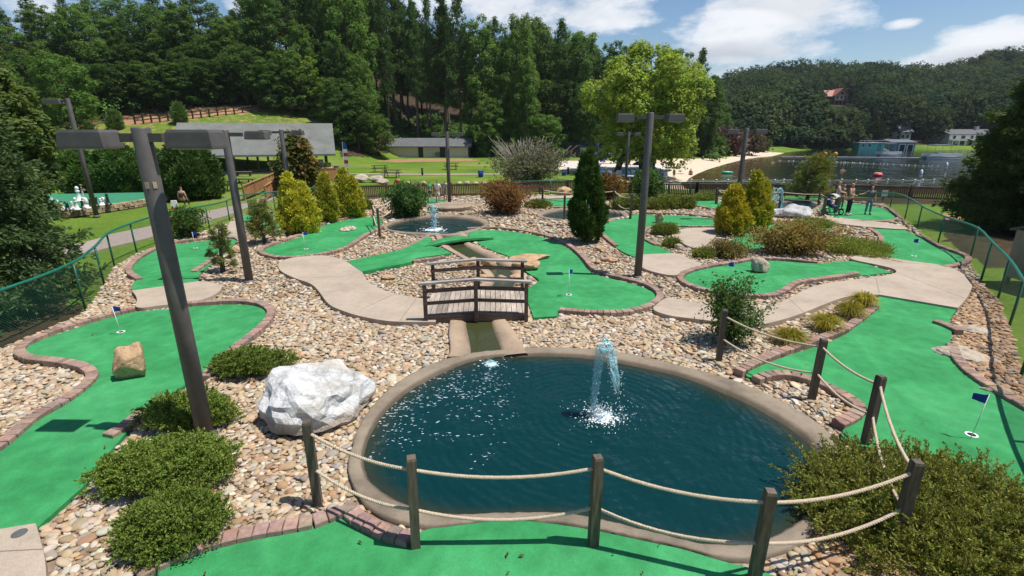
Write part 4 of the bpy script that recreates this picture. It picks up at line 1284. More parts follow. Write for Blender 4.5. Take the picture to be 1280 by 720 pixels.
# columnar conifers
GOLD = (.17, .215, .022); GOLDT = (.60, .55, .06)
def col_at(px, py, wpx, ty, seed, col, tip, label, cones=1, leaf=.2, n=1500, group='golden conifers', per=12, belly=.2, cat=None, name='golden_conifer', ragged=2.0):
    k = ppm(px, py); g = G(px, py)
    t = columnar(height(px, py, ty), wpx / k, seed, col, tip, label, group, name, n, per, leaf, belly, cones, ragged)
    place(t, g[0], g[1])
col_at(374, 292, 46, 219, 71, GOLD, GOLDT, 'broad golden conifer with several tops, left of its row of three', 3, .17, 2600)
col_at(411, 279, 28, 219, 72, GOLD, GOLDT, 'slim golden conifer in the middle of its row of three', 1, .17, 1500)
col_at(437, 273, 33, 213, 73, (.13, .185, .02), GOLDT, 'golden conifer nearest the roped steps, right of its row of three', 2, .17, 1800)
col_at(941, 290, 38, 217, 74, GOLD, GOLDT, 'taller golden conifer of the pair in front of the beach', 2, .17, 2300)
col_at(912, 294, 42, 234, 75, (.18, .20, .018), (.58, .48, .045), 'shorter brighter golden conifer of the pair in front of the beach', 1, .17, 1600)
col_at(732, 304, 41, 188, 76, (.032, .075, .014), (.075, .14, .025), 'slim dark green cypress standing between two greens', 1, .15, 3200, None, 12, .22, name='dark_cypress', ragged=1.0)
# young conifer near the rear fence, magnolia by the ramp
k = ppm(374, 240); g = G(376, 243)
place(broadleaf(height(376, 243, 163), 46 / k, 77, (.085, .105, .025), .05, 'bronze tinged magnolia tree in front of the pavilion', None, .34, 620, 8, 'magnolia_tree', trunk_r=.12, shape='round', tip=(.16, .11, .03)), g[0], g[1])

# big trees
def tree_at(px, py, D=None):
    g = G(px, py); return g
# large dark conifer framing the left edge
g = G(18, 402)
place(spruce(7.0, 5.0, 81, (.042, .075, .026), 'large dark drooping conifer framing the left edge above the chain link fence', None, .32, .17, 1.5, 'weeping_conifer', (.095, .145, .05), .10, 10, .55), g[0] - 1.6, g[1] + .9)
g = G(-70, 330)
place(broadleaf(7.6, 3.8, 82, (.10, .155, .036), .12, 'tall bushy tree with brown patches behind the weeping conifer', None, .20, 4200, 9, 'broadleaf_tree', shape='round', tip=(.15, .20, .05)), g[0] - 2.6, g[1] + 6)
# cedar at right
g = G(1262, 296)
place(spruce(8.6, 6.2, 83, (.05, .09, .028), 'big dark cedar at the right edge in front of the lake', None, .10, .24, 2.4, 'cedar_tree', (.13, .18, .04), .04, 10, .55), g[0] + 2.3, g[1] + 1.8)
# dense round evergreens by the giant chess board
def evergreen(px, py, wpx, ty, seed, label):
    k = ppm(px, py); g = G(px, py)
    place(columnar(height(px, py, ty), wpx / k, seed, (.045, .105, .022), (.10, .18, .04), label, 'dense evergreens behind the giant chess board', 'dense_evergreen', 3600, 10, .34, .35), g[0], g[1] + 1)
evergreen(232, 250, 84, 176, 84, 'broad dense evergreen beside the sitting woman')
evergreen(142, 246, 62, 182, 85, 'narrower dense evergreen behind the giant chess pieces')
evergreen(188, 244, 50, 190, 86, 'short dense evergreen hidden partly by the front lamp post')
evergreen(96, 244, 62, 190, 87, 'dark dense evergreen nearest the weeping conifer at left')

# light green beach tree
g = G(772, 216)
bt = broadleaf(14.6, 13.2, 88, (.23, .33, .046), .10, 'large light green willow oak by the beach with a leaning trunk', None, .36, 5200, 9, 'willow_oak', trunk_r=.42, shape='round', tip=(.31, .41, .065))
place(bt, g[0] + 3.4, g[1] + 2)
gx = MB()
gx.tube([(1.2, 0, -.3), (1.6, .2, 2.2), (3.6, 1, 5.5)], [.2, .17, .08], 7)
gx.tube([(-3.2, -.4, -.3), (-2.6, -.2, 2.0), (-1.2, 0, 5)], [.4, .36, .2], 8)
gx.build('trunk', M['bark'], bt, True, local=True)

# ---------------------------------------------------------------- the forest wall
protos = {}
def proto(key, fn):
    if key not in protos: protos[key] = [fn(), True]
    return protos[key]
def plant(key, fn, x, y, label, group, rz, s):
    e = proto(key, fn)
    t = e[0] if e[1] else copy_tree(e[0]); e[1] = False
    t['label'] = label; t['group'] = group
    return place(t, x, y, gz(x, y) - .1, rz, s)

BR = [lambda: broadleaf(24, 10, 101, DARK, .08, n=2600, leaf=.42, per=8), lambda: broadleaf(24, 12, 102, MID, .12, n=2800, leaf=.42, per=8),
      lambda: broadleaf(24, 9, 103, (.11, .20, .038), .05, n=2400, leaf=.42, per=8), lambda: broadleaf(24, 14, 104, (.075, .145, .032), .22, n=2800, leaf=.45, per=8, shape='round'),
      lambda: broadleaf(24, 8, 107, LITE, .04, n=2000, leaf=.4, per=8)]
PN = [lambda: tall_pine(32, 8, 105, (.068, .128, .034), .40), lambda: tall_pine(32, 9.5, 106, (.075, .138, .036), .30)]

def forest_tree(px, D, ty, kind, wk=1.0, seed=0):
    """px column, D metres out, crown top at pixel row ty"""
    x = at(px, 200, D)[0]; y = D
    zb = gz(x, y); top = at(px, ty, D)[2]
    rg = random.Random(seed * 7919 + int(px * 13) + int(D))
    if px < 335: zone = 'on the slope above the picnic pavilion'
    elif px < 600: zone = 'on the wooded bank behind the low grey building'
    elif px < 740: zone = 'behind the lawn between building and beach'
    else: zone = 'behind the light green willow oak'
    if kind[0] == 'p':
        i = int(kind[1]); h = 32; desc = 'tall pine with a bare lower trunk '
        grp = 'forest pines'
    else:
        i = int(kind[1]); h = 24
        desc = ['dark green forest tree ', 'leafy mid green forest tree ', 'narrow leafy green forest tree ', 'broad dark forest tree ', 'slender pale green forest tree '][i]
        grp = 'forest broadleaf trees'
    s = max(.3, (top - zb) / h)
    w = s * wk * rg.uniform(.9, 1.15)
    w = max(w, .55)
    return plant(kind, (PN if kind[0] == 'p' else BR)[i], x, y, desc + zone, grp, rg.uniform(0, 6.28), (w, w, s))

rf = random.Random(5)
def skyline(px):
    return float(np.interp(px, [-200, 0, 30, 42, 60, 75, 110, 190, 280, 303, 312, 330, 345, 420, 505, 530, 545, 570, 590, 612, 640, 665, 690, 720, 740, 770, 800, 840, 870, 884, 897, 915],
                           [-60, -25, -5, 14, 10, -6, -20, -22, -14, 6, 8, -8, -40, -50, -30, -6, 4, -6, 26, 8, 20, 4, 30, 20, 44, 56, 60, 62, 58, 78, 108, 140]))
# left slope: three layered rows whose tops step up
for D, step, drop, kinds in ((74, 44, 62, ['b1', 'b2', 'b3', 'b1', 'b0']), (93, 34, 60, ['b0', 'b1', 'b3', 'b2']), (98, 40, 24, ['b0', 'b1', 'b3', 'b2']), (108, 36, 0, ['b0', 'b3', 'p1', 'b1', 'b0'])):
    px = -150
    while px < 330:
        if not (D < 80 and 118 < px):
            forest_tree(px, D + rf.uniform(-4, 4), skyline(px) + drop + rf.uniform(-14, 16), rf.choice(kinds), 1.15, int(px))
        px += step * rf.uniform(.8, 1.2)
# dark bank of tall pines and broadleaves
for D, step, drop, kinds in ((112, 30, 4, ['p0', 'p1', 'b2', 'p0', 'b0']), (122, 26, 0, ['p0', 'b0', 'p1', 'b3']), (134, 26, 0, ['b0', 'b3', 'b1', 'b0'])):
    px = 318
    while px < 905:
        front = D < 115
        if not (front and px > 570):
            forest_tree(px, D + rf.uniform(-4, 4), skyline(px) + drop + rf.uniform(-6, 18) + (14 if D > 118 else 0), rf.choice((['p0', 'p1', 'b3'] if 455 < px < 595 else kinds) if px < 600 else ['b0', 'b2', 'b1', 'b3', 'p1']), 1.0, int(px))
        px += step * rf.uniform(.8, 1.2)
# the trees the photo shows singly
for px, D, ty, kd, wk in ((353, 100, -30, 'b0', 1.0), (392, 97, 20, 'b2', .75), (415, 103, -45, 'b0', 1.0), (447, 101, -40, 'b1', .9), (330, 98, 45, 'b4', .6),
                          (506, 116, -10, 'p0', .8), (577, 104, -12, 'p1', .85), (604, 104, 10, 'b2', .72), (626, 101, 86, 'b4', .55), (645, 103, 10, 'b1', .72), (657, 99, 60, 'b2', .7), (697, 104, 22, 'p1', 1.0), (716, 106, 36, 'b0', .8),
                          (612, 99, 118, 'b1', .5), (428, 84, 92, 'b0', .85), (450, 86, 108, 'b1', .6), (471, 89, 150, 'b1', .45), (440, 91, 118, 'b1', .75), (463, 94, 140, 'b4', .7), (424, 90, 128, 'b0', .7), (452, 108, -40, 'p0', .8), (490, 106, -15, 'p1', .7), (524, 107, 0, 'p0', .7), (541, 109, -8, 'p1', .7), (560, 108, -20, 'p0', .7), (478, 108, -30, 'p0', .7), (432, 93, 40, 'b0', .8), (455, 94, 62, 'b1', .7), (418, 90, 92, 'b4', .6), (372, 92, 55, 'b1', .7), (350, 90, 70, 'b0', .7), (398, 94, 65, 'b4', .55), (684, 98, 140, 'b1', .5), (865, 100, 58, 'p1', .9), (838, 104, 54, 'b0', .9), (880, 108, 88, 'b0', .8), (760, 110, 44, 'b0', .9), (735, 100, 96, 'b3', .6)):
    forest_tree(px, D, ty, kd, wk, 77)
# low trees along the upper edge of the slope lawn
for i, px in enumerate(range(112, 336, 24)):
    forest_tree(px + rf.uniform(-5, 5), slope_Y(px, edge_row(px)) + rf.uniform(3.5, 6), 92 + rf.uniform(-18, 12), ['b1', 'b0', 'b3', 'b0'][i % 4], 1.5, 300 + i)
# undergrowth along the forest foot
def understory():
    rg = np.random.default_rng(55); PP, OO, CC = [], [], []
    for i in range(760):
        px = rg.uniform(-180, 900) if i < 520 else rg.uniform(420, 640); D = rg.uniform(98, 128) if px > 335 else slope_Y(px, float(edge_row(px))) + 3 + rg.random() * 16
        x = at(px, 200, D)[0]; z = gz(x, D)
        r = rg.uniform(.6, 2.0)
        if 470 < px < 600 and D < 106: continue
        P, O = blob_points([((x, D, z + r * .5), (r, r, r * rg.uniform(.6, 1.3)))], 26, rg, .6, .6)
        PP.append(P); OO.append(O); CC.append(np.repeat([np.array(DARK) * rg.uniform(.8, 2.0)], 26, 0))
    V, Fs, C = tufts(np.concatenate(PP), np.concatenate(OO), 7, .5, .32, .8, np.concatenate(CC), .18, rg, None, .2, .6)
    stuff(np_obj('undergrowth', V, Fs, M['leaf'], None, C), 'dark leafy undergrowth along the foot of the forest', 'undergrowth')
understory()

# far hillside across the lake: a wood that reads as one mass
def hill_forest():
    rg = np.random.default_rng(66); PP, OO, CC = [], [], []
    k = 0
    for i in range(2300):
        u = rg.uniform(.24, 1.2); y = 172 + (rg.random() ** 1.15) * 235
        x = u * y; z = gz(x, y)
        if z < LAKE_Z + .25: continue
        h = rg.uniform(9, 16.5); w = h * rg.uniform(.34, .50)
        if y < 182: h *= rg.uniform(.25, .7); w = h * .7
        if y < 186:
            px = 640 + F_PX * x / y
            if 1066 < px < 1145 or 1180 < px < 1240: continue
            if px > 1145 and y > 176: continue
        # leave the red roofed house and the white house clear
        pxl = 640 + F_PX * x / (y * CS + (CAM_H - z) * SN)
        top_row = 360 + F_PX * ((CAM_H - z - h * 1.06) * CS - y * SN) / (y * CS + (CAM_H - z - h * 1.06) * SN)
        if abs(pxl - 1045) < 17 + w * F_PX / y and y < 292 and top_row < 135:
            lim = at(1045, 135, y)[2] - z   # keeps the view out from the house open
            if lim < 3: continue
            h = lim / 1.06; w = min(w, h * .6)
        if 1165 < pxl < 1262 and y < 206: continue
        if 1066 < pxl < 1150 and y < 199: continue
        n = 105
        P, O = blob_points([((x, y, z + h * .55), (w, w, h * .5)), ((x + rg.normal() * w * .5, y - w * .3, z + h * .4), (w * .7, w * .7, h * .35))], n, rg, .75, .7)
        PP.append(P); OO.append(O)
        c = np.array([(.042, .076, .034), (.056, .092, .038), (.034, .066, .034), (.072, .106, .040)][rg.integers(4)]) * rg.uniform(.65, 1.4)
        CC.append(np.repeat([c], n, 0))
    V, Fs, C = tufts(np.concatenate(PP), norm(np.concatenate(OO)), 5, 1.15, .9, .8, np.concatenate(CC), .07, rg, None, .4, .5)
    stuff(np_obj('hillside_forest', V, Fs, M['farleaf'], None, C), 'dense dark green forest covering the hill across the lake', 'forest')
hill_forest()
# dark pointed conifers on the far shore, flowering shrubs at the beach end
def shore_conifer(px, w, ty, D, label, seed):
    x = at(px, 187, D)[0]; z = gz(x, D)
    place(columnar(at(px, ty, D)[2] - z, w, seed, (.020, .045, .016), (.04, .07, .022), label, 'pointed conifers on the far shore', 'shore_conifer', 500, 8, 1.2, .2), x, D, z)
shore_conifer(968, 6.5, 163, 176, 'left of two dark pointed conifers at the far end of the beach', 91)
shore_conifer(977, 5.6, 166, 176, 'right of two dark pointed conifers at the far end of the beach', 92)
shore_conifer(1091, 7, 155, 190, 'dark pointed conifer behind the teal boathouse', 93)
def shore_bush(px, py, wpx, ty, seed, col, label, D=None):
    k = ppm(px, py); g = G(px, py)
    place(mound(wpx / k, wpx / k * .7, height(px, py, ty), seed, col, tuple(np.array(col) * 1.5), label, 'bushes behind the beach', n=420, per=9, leaf=.9, name='leafy_bush', lw=.6, cat='bush'), g[0], g[1], 0)
shore_bush(905, 191, 34, 163, 94, (.10, .062, .062), 'mauve flowering bush behind the beach')
shore_bush(928, 190, 36, 167, 95, (.085, .07, .045), 'dusky brown green bush behind the beach')
shore_bush(945, 187, 24, 176, 96, (.06, .075, .025), 'low green bush at the end of the beach')
shore_bush(886, 193, 26, 174, 97, (.07, .12, .025), 'bright green bush beside the willow oak at the beach')
# ================================================================== LAMP POSTS
def head_box(mb, cx, L, w, h, z, sgn):
    """shoebox luminaire: flared downward, rounded edges"""
    V = []
    for zz, k in ((0, 1.0), (.03, 1.0), (h * .85, .93), (h, .86)):
        for x, y in ((-1, -1), (1, -1), (1, 1), (-1, 1)):
            V.append((cx + x * L / 2 * k, y * w / 2 * k, z + zz))
    Fs = [(3, 2, 1, 0), (12, 13, 14, 15)]
    for o in (0, 4, 8):
        for k in range(4): Fs.append((o + k, o + (k + 1) % 4, o + 4 + (k + 1) % 4, o + 4 + k))
    mb.add(V, Fs)
def lamp_post(px, py, h, label, span=.95, heads=(-1, 1), r=.11, rz=0.0, L=.60, hh=.23, z=0):
    g = G(px, py)
    t = thing('lamp_post', label, 'lamp post', (g[0], g[1], z), 'twin headed site lamp posts', rz)
    mb = MB(); mb.tube([(0, 0, -.1), (0, 0, h * .5), (0, 0, h - .02), (0, 0, h)], [r * 1.12, r * 1.06, r, r * .9], 20)
    mb.build('pole', M['lamp'], t, True, local=True)
    MB().lathe([(r * 1.6, 0), (r * 1.6, .05), (r * 1.25, .09)], (0, 0, 0), 16).build('base_collar', M['lamp'], t, local=True)
    MB().box((0, 0, h - .13), (span * 2 - L * 1.4 if len(heads) == 2 else span, .08, .11)).build('arm', M['lamp'], t, local=True) if len(heads) == 2 else MB().box((heads[0] * span * .4, 0, h - .13), (span * .8, .08, .11)).build('arm', M['lamp'], t, local=True)
    for s in heads:
        m2 = MB(); head_box(m2, s * span, L, .36, hh, h - .26, s)
        hb = m2.build('lamp_head', M['lamp'], t, local=True)
        MB().box((s * span, 0, h - .266), (L * .86, .28, .016)).build('lens', M['lens'], hb, local=True)
    return t
lp1 = lamp_post(258, 548, 4.66, 'nearest lamp post with two box heads, rising from the olive shrubs', .70, rz=-.02)
for a_ in (-.55, .25):   # two spots where the paint has flaked off
    u_ = Vector((lp1.location.x, lp1.location.y, 0)).normalized() * -1; ca, sa = math.cos(a_), math.sin(a_)
    d_ = Vector((u_.x * ca - u_.y * sa, u_.x * sa + u_.y * ca, 0))
    MB().box((d_.x * .114, d_.y * .114, 3.93), (.010, .045, .085), math.atan2(d_.y, d_.x)).build('paint_chip', cm('bare_primer', (.42, .30, .22)), lp1, local=True)
lamp_post(312, 353, 4.66, 'lamp post with box heads beside the small leaning young pine', .93)
lamp_post(367, 281, 4.72, 'lamp post with box heads rising behind the golden conifers', .82, L=.5)
lamp_post(562, 255, 4.62, 'lamp post with box heads beside the two rear players', .72, L=.55)
lamp_post(797, 347, 5.16, 'tall dark lamp post with box heads standing right of the blue flag', .76, L=.5, rz=.02)
lamp_post(781, 240, 4.6, 'distant lamp post with box heads in front of the willow oak', .7, L=.5)
lamp_post(918, 276, 4.78, 'lamp post with box heads rising behind the pair of golden conifers', .72, L=.6)
lamp_post(121, 271, 6.3, 'lamp post with one visible head at the corner of the giant chess board', .8, heads=(-1,), L=.9)

# ================================================================== ROPE FENCES
def rope_fence(posts, links, label, levels=(.88, .46), sag=.10, w=.095, rr=.019, name='rope_fence'):
    """posts: (foot px, foot py, top row)"""
    g0 = G(posts[0][0], posts[0][1])
    t = thing(name, label, 'rope fence', (g0[0], g0[1], 0), 'rope fences on timber posts')
    W = []
    for i, (px, py, ty) in enumerate(posts):
        g = G(px, py); h = height(px, py, ty); W.append((g[0], g[1], h))
        rg = random.Random(i * 7 + int(px))
        rz = rg.uniform(-.25, .25)
        V = []
        M3 = Matrix.Rotation(rz, 3, 'Z'); tl = Vector((rg.uniform(-.02, .02), rg.uniform(-.02, .02), 0))
        for z, k in ((-.1, 1), (h - .03, 1), (h, .84)):
            for x, y in ((-1, -1), (1, -1), (1, 1), (-1, 1)):
                p = M3 @ Vector((x * w / 2 * k, y * w / 2 * k, z)) + tl * (z / h)
                V.append((p.x + g[0], p.y + g[1], p.z))
        Fs = [(8, 9, 10, 11)]
        for o in (0, 4):
            for k in range(4): Fs.append((o + k, o + (k + 1) % 4, o + 4 + (k + 1) % 4, o + 4 + k))
        MB().add(V, Fs).build('post', M['post'], t)
    for a, b in links:
        for lv in levels:
            A, B = W[a], W[b]
            L = math.hypot(A[0] - B[0], A[1] - B[1]); n = max(10, int(L / .022)) if rr < .022 and L < 3 else 16
            n = min(n, 90)
            near = min(A[1], B[1]) < 10
            P = []
            for i in range(n + 1):
                f = i / n; z = A[2] * lv * (1 - f) + B[2] * lv * f - sag * (L / 1.4) * 4 * f * (1 - f) * (.8 if lv > .6 else 1.1)
                P.append((A[0] + (B[0] - A[0]) * f, A[1] + (B[1] - A[1]) * f, z))
            mb = MB()
            if near:
                # three strands laid round each other
                d = Vector((B[0] - A[0], B[1] - A[1], 0)).normalized(); sd = Vector((-d.y, d.x, 0))
                for s in range(3):
                    Q = []
                    m = n * 3
                    for i in range(m + 1):
                        f = i / m * n; j = min(n - 1, int(f)); q = Vector(P[j]).lerp(Vector(P[j + 1]), f - j)
                        ph = i / m * L / .10 * 2 * PI + s * 2 * PI / 3
                        Q.append(q + (sd * math.cos(ph) + Vector((0, 0, 1)) * math.sin(ph)) * rr * .52)
                    mb.tube(Q, rr * .60, 5, False)
            else: mb.tube(P, rr, 5)
            mb.build('rope', M['rope'], t, True)
    return t
rope_fence([(398, 632, 527), (520, 688, 572), (741, 685, 570), (941, 731, 613), (1117, 683, 576), (1081, 558, 470), (1014, 501, 424), (898, 452, 387)], [(i, i + 1) for i in range(7)],
           'rope fence on square timber posts curving round the big foreground pond', w=.105)
rope_fence([(468, 284, 253), (475, 298, 260), (490, 275, 248)], [(0, 1), (0, 2)], 'short rope fence on three posts left of the middle pond', rr=.025, sag=.10)
rope_fence([(678, 258, 235), (705, 276, 244), (767, 260, 236), (787.5, 275, 242)], [(0, 2), (2, 3)], 'rope fence round the pond behind the slim dark cypress', rr=.026, sag=.07, w=.12)
rope_fence([(895, 256, 235), (903, 257, 240), (975, 256, 238), (1023, 258, 241), (1028, 271, 246), (1044, 267, 244)], [(0, 1), (0, 2), (2, 3), (3, 5), (4, 5)], 'rope fence by the far right pond and the grey boulder', rr=.026, sag=.04, w=.13)

# ================================================================== FOOTBRIDGE
def footbridge():
    A, B, Cc, D = [np.array(G(*p)) for p in ((531, 405), (660, 402), (655, 371), (540, 375))]
    c = (A + B + Cc + D) / 4
    t = thing('footbridge', 'small arched timber footbridge with handrails crossing the creek', 'bridge', (c[0], c[1], 0))
    n = 14
    def arc(P, Q, f, z0, rise): 
        p = P * (1 - f) + Q * f
        return np.array([p[0], p[1], z0 + rise * (1 - abs(2 * f - 1))])
    for P, Q in ((A, B), (D, Cc)):
        # side stringer: one bent plank
        V = []
        for i in range(n + 1):
            f = i / n; q = arc(P, Q, f, .12, .07); ny = .04
            for dy, dz in ((-ny, -.12), (ny, -.12), (ny, .09), (-ny, .09)): V.append((q[0], q[1] + dy, q[2] + dz))
        Fs = [(3, 2, 1, 0), tuple(4 * n + k for k in range(4))]
        for i in range(n):
            for k in range(4): Fs.append((4 * i + k, 4 * i + (k + 1) % 4, 4 * i + 4 + (k + 1) % 4, 4 * i + 4 + k))
        MB().add(V, Fs).build('stringer', M['bridge'], t)
        for f in (.02, .5, .98):
            q = arc(P, Q, f, 0, .07); hz = 1.04
            MB().box((q[0], q[1] + (-.075 if P is A else .075), q[2] + hz / 2), (.095, .06, hz)).build('post', M['bridge'], t)
        for zz, w, h, nm, mat, ext in ((1.07, .14, .05, 'handrail', 'rail_top', .08), (.86, .045, .09, 'rail', 'bridge', 0), (.54, .045, .08, 'rail', 'bridge', 0)):
            V = []
            for i in range(n + 1):
                f = -ext / 2.6 + (1 + 2 * ext / 2.6) * i / n; q = arc(P, Q, f, zz, .07 if nm != 'handrail' else .085)
                yo = 0 if nm == 'rail' else (-.03 if P is A else .03)
                for dy, dz in ((-w / 2, -h / 2), (w / 2, -h / 2), (w / 2, h / 2), (-w / 2, h / 2)): V.append((q[0], q[1] + dy + yo, q[2] + dz))
            Fs = [(3, 2, 1, 0), tuple(4 * n + k for k in range(4))]
            for i in range(n):
                for k in range(4): Fs.append((4 * i + k, 4 * i + (k + 1) % 4, 4 * i + 4 + (k + 1) % 4, 4 * i + 4 + k))
            MB().add(V, Fs).build(nm, M[mat], t)
    mb = MB(); nb = 19; rg = random.Random(2)
    for i in range(nb):
        f0, f1 = i / nb + .0025, (i + 1) / nb - .0025
        k = rg.uniform(.72, 1.15)
        V = []
        for f in (f0, f1):
            for P, Q, s in ((A, B, .05), (D, Cc, -.05)):
                q = arc(P, Q, f, .185, .07); V += [(q[0], q[1] + s, q[2]), (q[0], q[1] + s, q[2] + .035)]
        mb.add(V, [(1, 5, 7, 3), (0, 2, 6, 4), (0, 4, 5, 1), (2, 3, 7, 6), (0, 1, 3, 2), (4, 6, 7, 5)], (k, k, k))
    mdk = mat_wood('deck_plank', (.36, .30, .24), 22, .35, (1, .12, 1))
    nt = mdk.node_tree; b = nt.nodes['Principled BSDF']; src = b.inputs['Base Color'].links[0].from_socket
    a = N(nt, 'ShaderNodeVertexColor', layer_name='Col'); nt.links.new(mixc(nt, 1.0, src, a.outputs['Color'], 'MULTIPLY'), b.inputs['Base Color'])
    mb.build('deck', mdk, t)
footbridge()

# ================================================================== ROCKS
def rock(px, py, wpx, ty, seed, mat, label, depth=.8, flat=1.0, rz=0.0, name='boulder', h=None, sub=4, pts=None, rough=.16, group=None, z=0.0):
    from mathutils import noise as mn
    k = ppm(px, py); g = G(px, py, z); w = wpx / k; hh = h or height(px, py, ty)
    rg = np.random.default_rng(seed)
    V, Fs = ICO[sub]; V = V.copy()
    # facet: cut the ball with a few random planes, then break it up with noise
    for i in range(13):
        d = norm(rg.normal(size=3)); c = rg.uniform(.55, .85)
        s = V @ d; over = np.maximum(0, s - c); V = V - over[:, None] * d
    D = np.array([mn.fractal(Vector(v * 1.6) + Vector((seed * 3.1, 0, 0)), .8, 2.1, 5) for v in V])
    R = np.array([mn.ridged_multi_fractal(Vector(v * 2.2) + Vector((0, seed * 1.7, 0)), .9, 2.2, 4, 1, 2) for v in V])
    V = V * (1 + rough * D + rough * .35 * (R - 1))[:, None]
    V = V / np.abs(V).max(0)
    V = V * np.array([w / 2, w / 2 * depth, hh * .58]); V[:, 2] += hh * .42
    V[:, 2] = np.maximum(V[:, 2], -.06)
    cz, sz = math.cos(rz), math.sin(rz)
    V = np.stack([V[:, 0] * cz - V[:, 1] * sz, V[:, 0] * sz + V[:, 1] * cz, V[:, 2]], 1)
    o = np_obj(name, V, np.array(Fs), M[mat], None, None, False)
    o.location = (g[0], g[1] + w * depth * .32, z)
    if mat != 'whiterock' : o.data.polygons.foreach_set('use_smooth', np.ones(len(o.data.polygons), bool))
    return tag(o, label, 'rock', group)
rock(385, 536, 152, 447, 3, 'whiterock', 'large white painted boulder on the river stones left of the pond', 1.0, sub=4, rough=.20, h=.80, rz=.5)
rock(161, 475, 44, 434, 2, 'tanrock', 'tan boulder sitting on the left putting carpet', .8, rough=.12, z=Z_CARPET)
rock(952, 341, 24, 323, 3, 'palerock', 'pale pyramid shaped rock on the tongue shaped green', .8, rough=.15, z=Z_CARPET)
rock(824, 279, 13, 262, 4, 'tanrock', 'upright tan rock on the green behind the tall lamp post', .8, rough=.1, z=Z_CARPET)
rock(655, 340, 42, 326, 5, 'tanrock', 'orange rock on the right bank of the creek behind the bridge', .7)
rock(662, 328, 54, 314, 6, 'tanrock', 'long flat orange rock lying along the central green edge', .5, h=.28)
rock(586, 338, 30, 324, 7, 'tanrock', 'rounded tan rock on the left bank of the creek behind the bridge', .7)
rock(484, 351, 20, 343, 8, 'tanrock', 'small flat orange stone among the river stones left of the bridge', .7, h=.16)
rock(751, 316, 16, 308, 9, 'tanrock', 'small tan stone below the slim dark cypress', .7)
rock(762, 329, 24, 320, 10, 'tanrock', 'flat tan stone left of the tall lamp post foot', .6, h=.2)
rock(996, 276, 52, 255, 11, 'greyrock', 'grey and white boulder beside the far right pond', .7, rough=.2)
rock(706, 246, 20, 233, 12, 'tanrock', 'orange boulder behind the rope fenced pond', .7)
rock(294, 317, 16, 308, 13, 'tanrock', 'small reddish stone beside the second lamp post', .8)
rock(1213, 452, 60, 418, 14, 'palerock', 'broad flat tan flagstone beside the largest right green', .9, h=.14, sub=4)
rock(1256, 498, 40, 470, 15, 'palerock', 'flat pale flagstone at the foot of the chain link fence', .8, h=.14)
rock(849, 313, 14, 305, 16, 'palerock', 'grey stone between two tiny juniper sprigs', .7)
rock(963, 428, 14, 420, 17, 'tanrock', 'orange brown stone beside the dark holly bush', .7, h=.12) 
rock(1225, 418, 40, 402, 18, 'palerock', 'flat tan flagstone uphill of the broad flat flagstone', .8, h=.12)
for i, (px, py, w_, ty) in enumerate(((612, 335, 20, 325), (627, 352, 16, 345), (645, 352, 18, 343), (652, 361, 16, 353), (603, 352, 18, 344), (612, 366, 14, 360))):
    rock(px, py, w_, ty, 60 + i, 'tanrock', ['tan creek rock just below the rounded tan rock', 'wet tan creek rock in mid channel behind the bridge', 'orange creek rock under the orange bank rock', 'small creek rock behind the right bridge post', 'tan creek rock on the left channel edge behind the handrail', 'smallest creek rock close behind the bridge deck'][i], .8, sub=3, group='rocks edging the creek')
for i, (px, py, w_, ty, s) in enumerate(((448, 228, 26, 218, 21), (470, 228, 22, 219, 22), (478, 231, 20, 224, 23))):
    rock(px, py, w_, ty, s, 'palerock', ['big pale slab rock on the lawn edge behind the golden conifers', 'tilted pale slab rock in the middle of the lawn edge pile', 'low pale slab rock nearest the red shirted person'][i], .7, sub=3)
for i, px in enumerate((511, 520, 529, 574, 584, 594, 604)):
    rock(px, 231.5, 9, 226.5, 30 + i, 'palerock', 'pale boulder in the row edging the lawn behind the picket fence', .7, sub=2, group='boulders edging the lawn')

# ================================================================== FLAGS
def flag_pin(px, py, ty, label, ang=0.5, z=Z_CARPET, s=1.0, lean=-.08):
    g = G(px, py, z); h = height(px, py, ty, z)
    t = thing('flag_pin', label, 'golf flag', (g[0], g[1], z), 'blue hole flags')
    k = h / .75
    tx, ty_ = -lean * h * .2 if False else lean * h * .35, 0
    MB().tube([(0, 0, -.03), (tx, 0, h)], .006 * max(1, k), 8).build('pole', M['white'], t, True, local=True)
    W, Hh = .17 * k * s, .15 * k * s
    V = []; nx = 6
    for j in range(nx + 1):
        f = j / nx; wv = math.sin(f * 5) * .02 * k
        d = np.array([math.cos(ang), math.sin(ang), 0]) * W * f + np.array([-math.sin(ang), math.cos(ang), 0]) * wv
        for e in (-.002, .002):
            V.append((tx + d[0], d[1] + e, h - f * .03 * k)); V.append((tx + d[0], d[1] + e, h - Hh + f * Hh * .35 - f * .03 * k))
    Fs = []
    for j in range(nx):
        o = j * 4; Fs += [(o, o + 4, o + 5, o + 1), (o + 2, o + 3, o + 7, o + 6), (o, o + 2, o + 6, o + 4), (o + 1, o + 5, o + 7, o + 3)]
    Fs += [(0, 1, 3, 2), (nx * 4, nx * 4 + 2, nx * 4 + 3, nx * 4 + 1)]
    MB().add(V, Fs).build('flag', M['blue'], t, False, local=True)
flag_pin(1213, 548, 493, 'blue flag on the largest right green', PI - .5, lean=.28)
flag_pin(152, 418, 383, 'blue flag on the left green above the tan boulder', .3, lean=-.25)
flag_pin(711, 371, 337, 'blue flag on the central green', 1.0, lean=-.05)
flag_pin(913, 352, 327, 'blue flag behind the dark holly bush', PI + .3, lean=.2, s=1.3)
flag_pin(1142, 322, 298, 'blue flag on the green beside the chain link fence', PI + .2, lean=.15, s=1.2)
flag_pin(382, 313, 290, 'blue flag on the kidney shaped green', .8, lean=-.1)
flag_pin(245, 312, 290, 'blue flag half hidden by the round green bush', .8, lean=-.1)
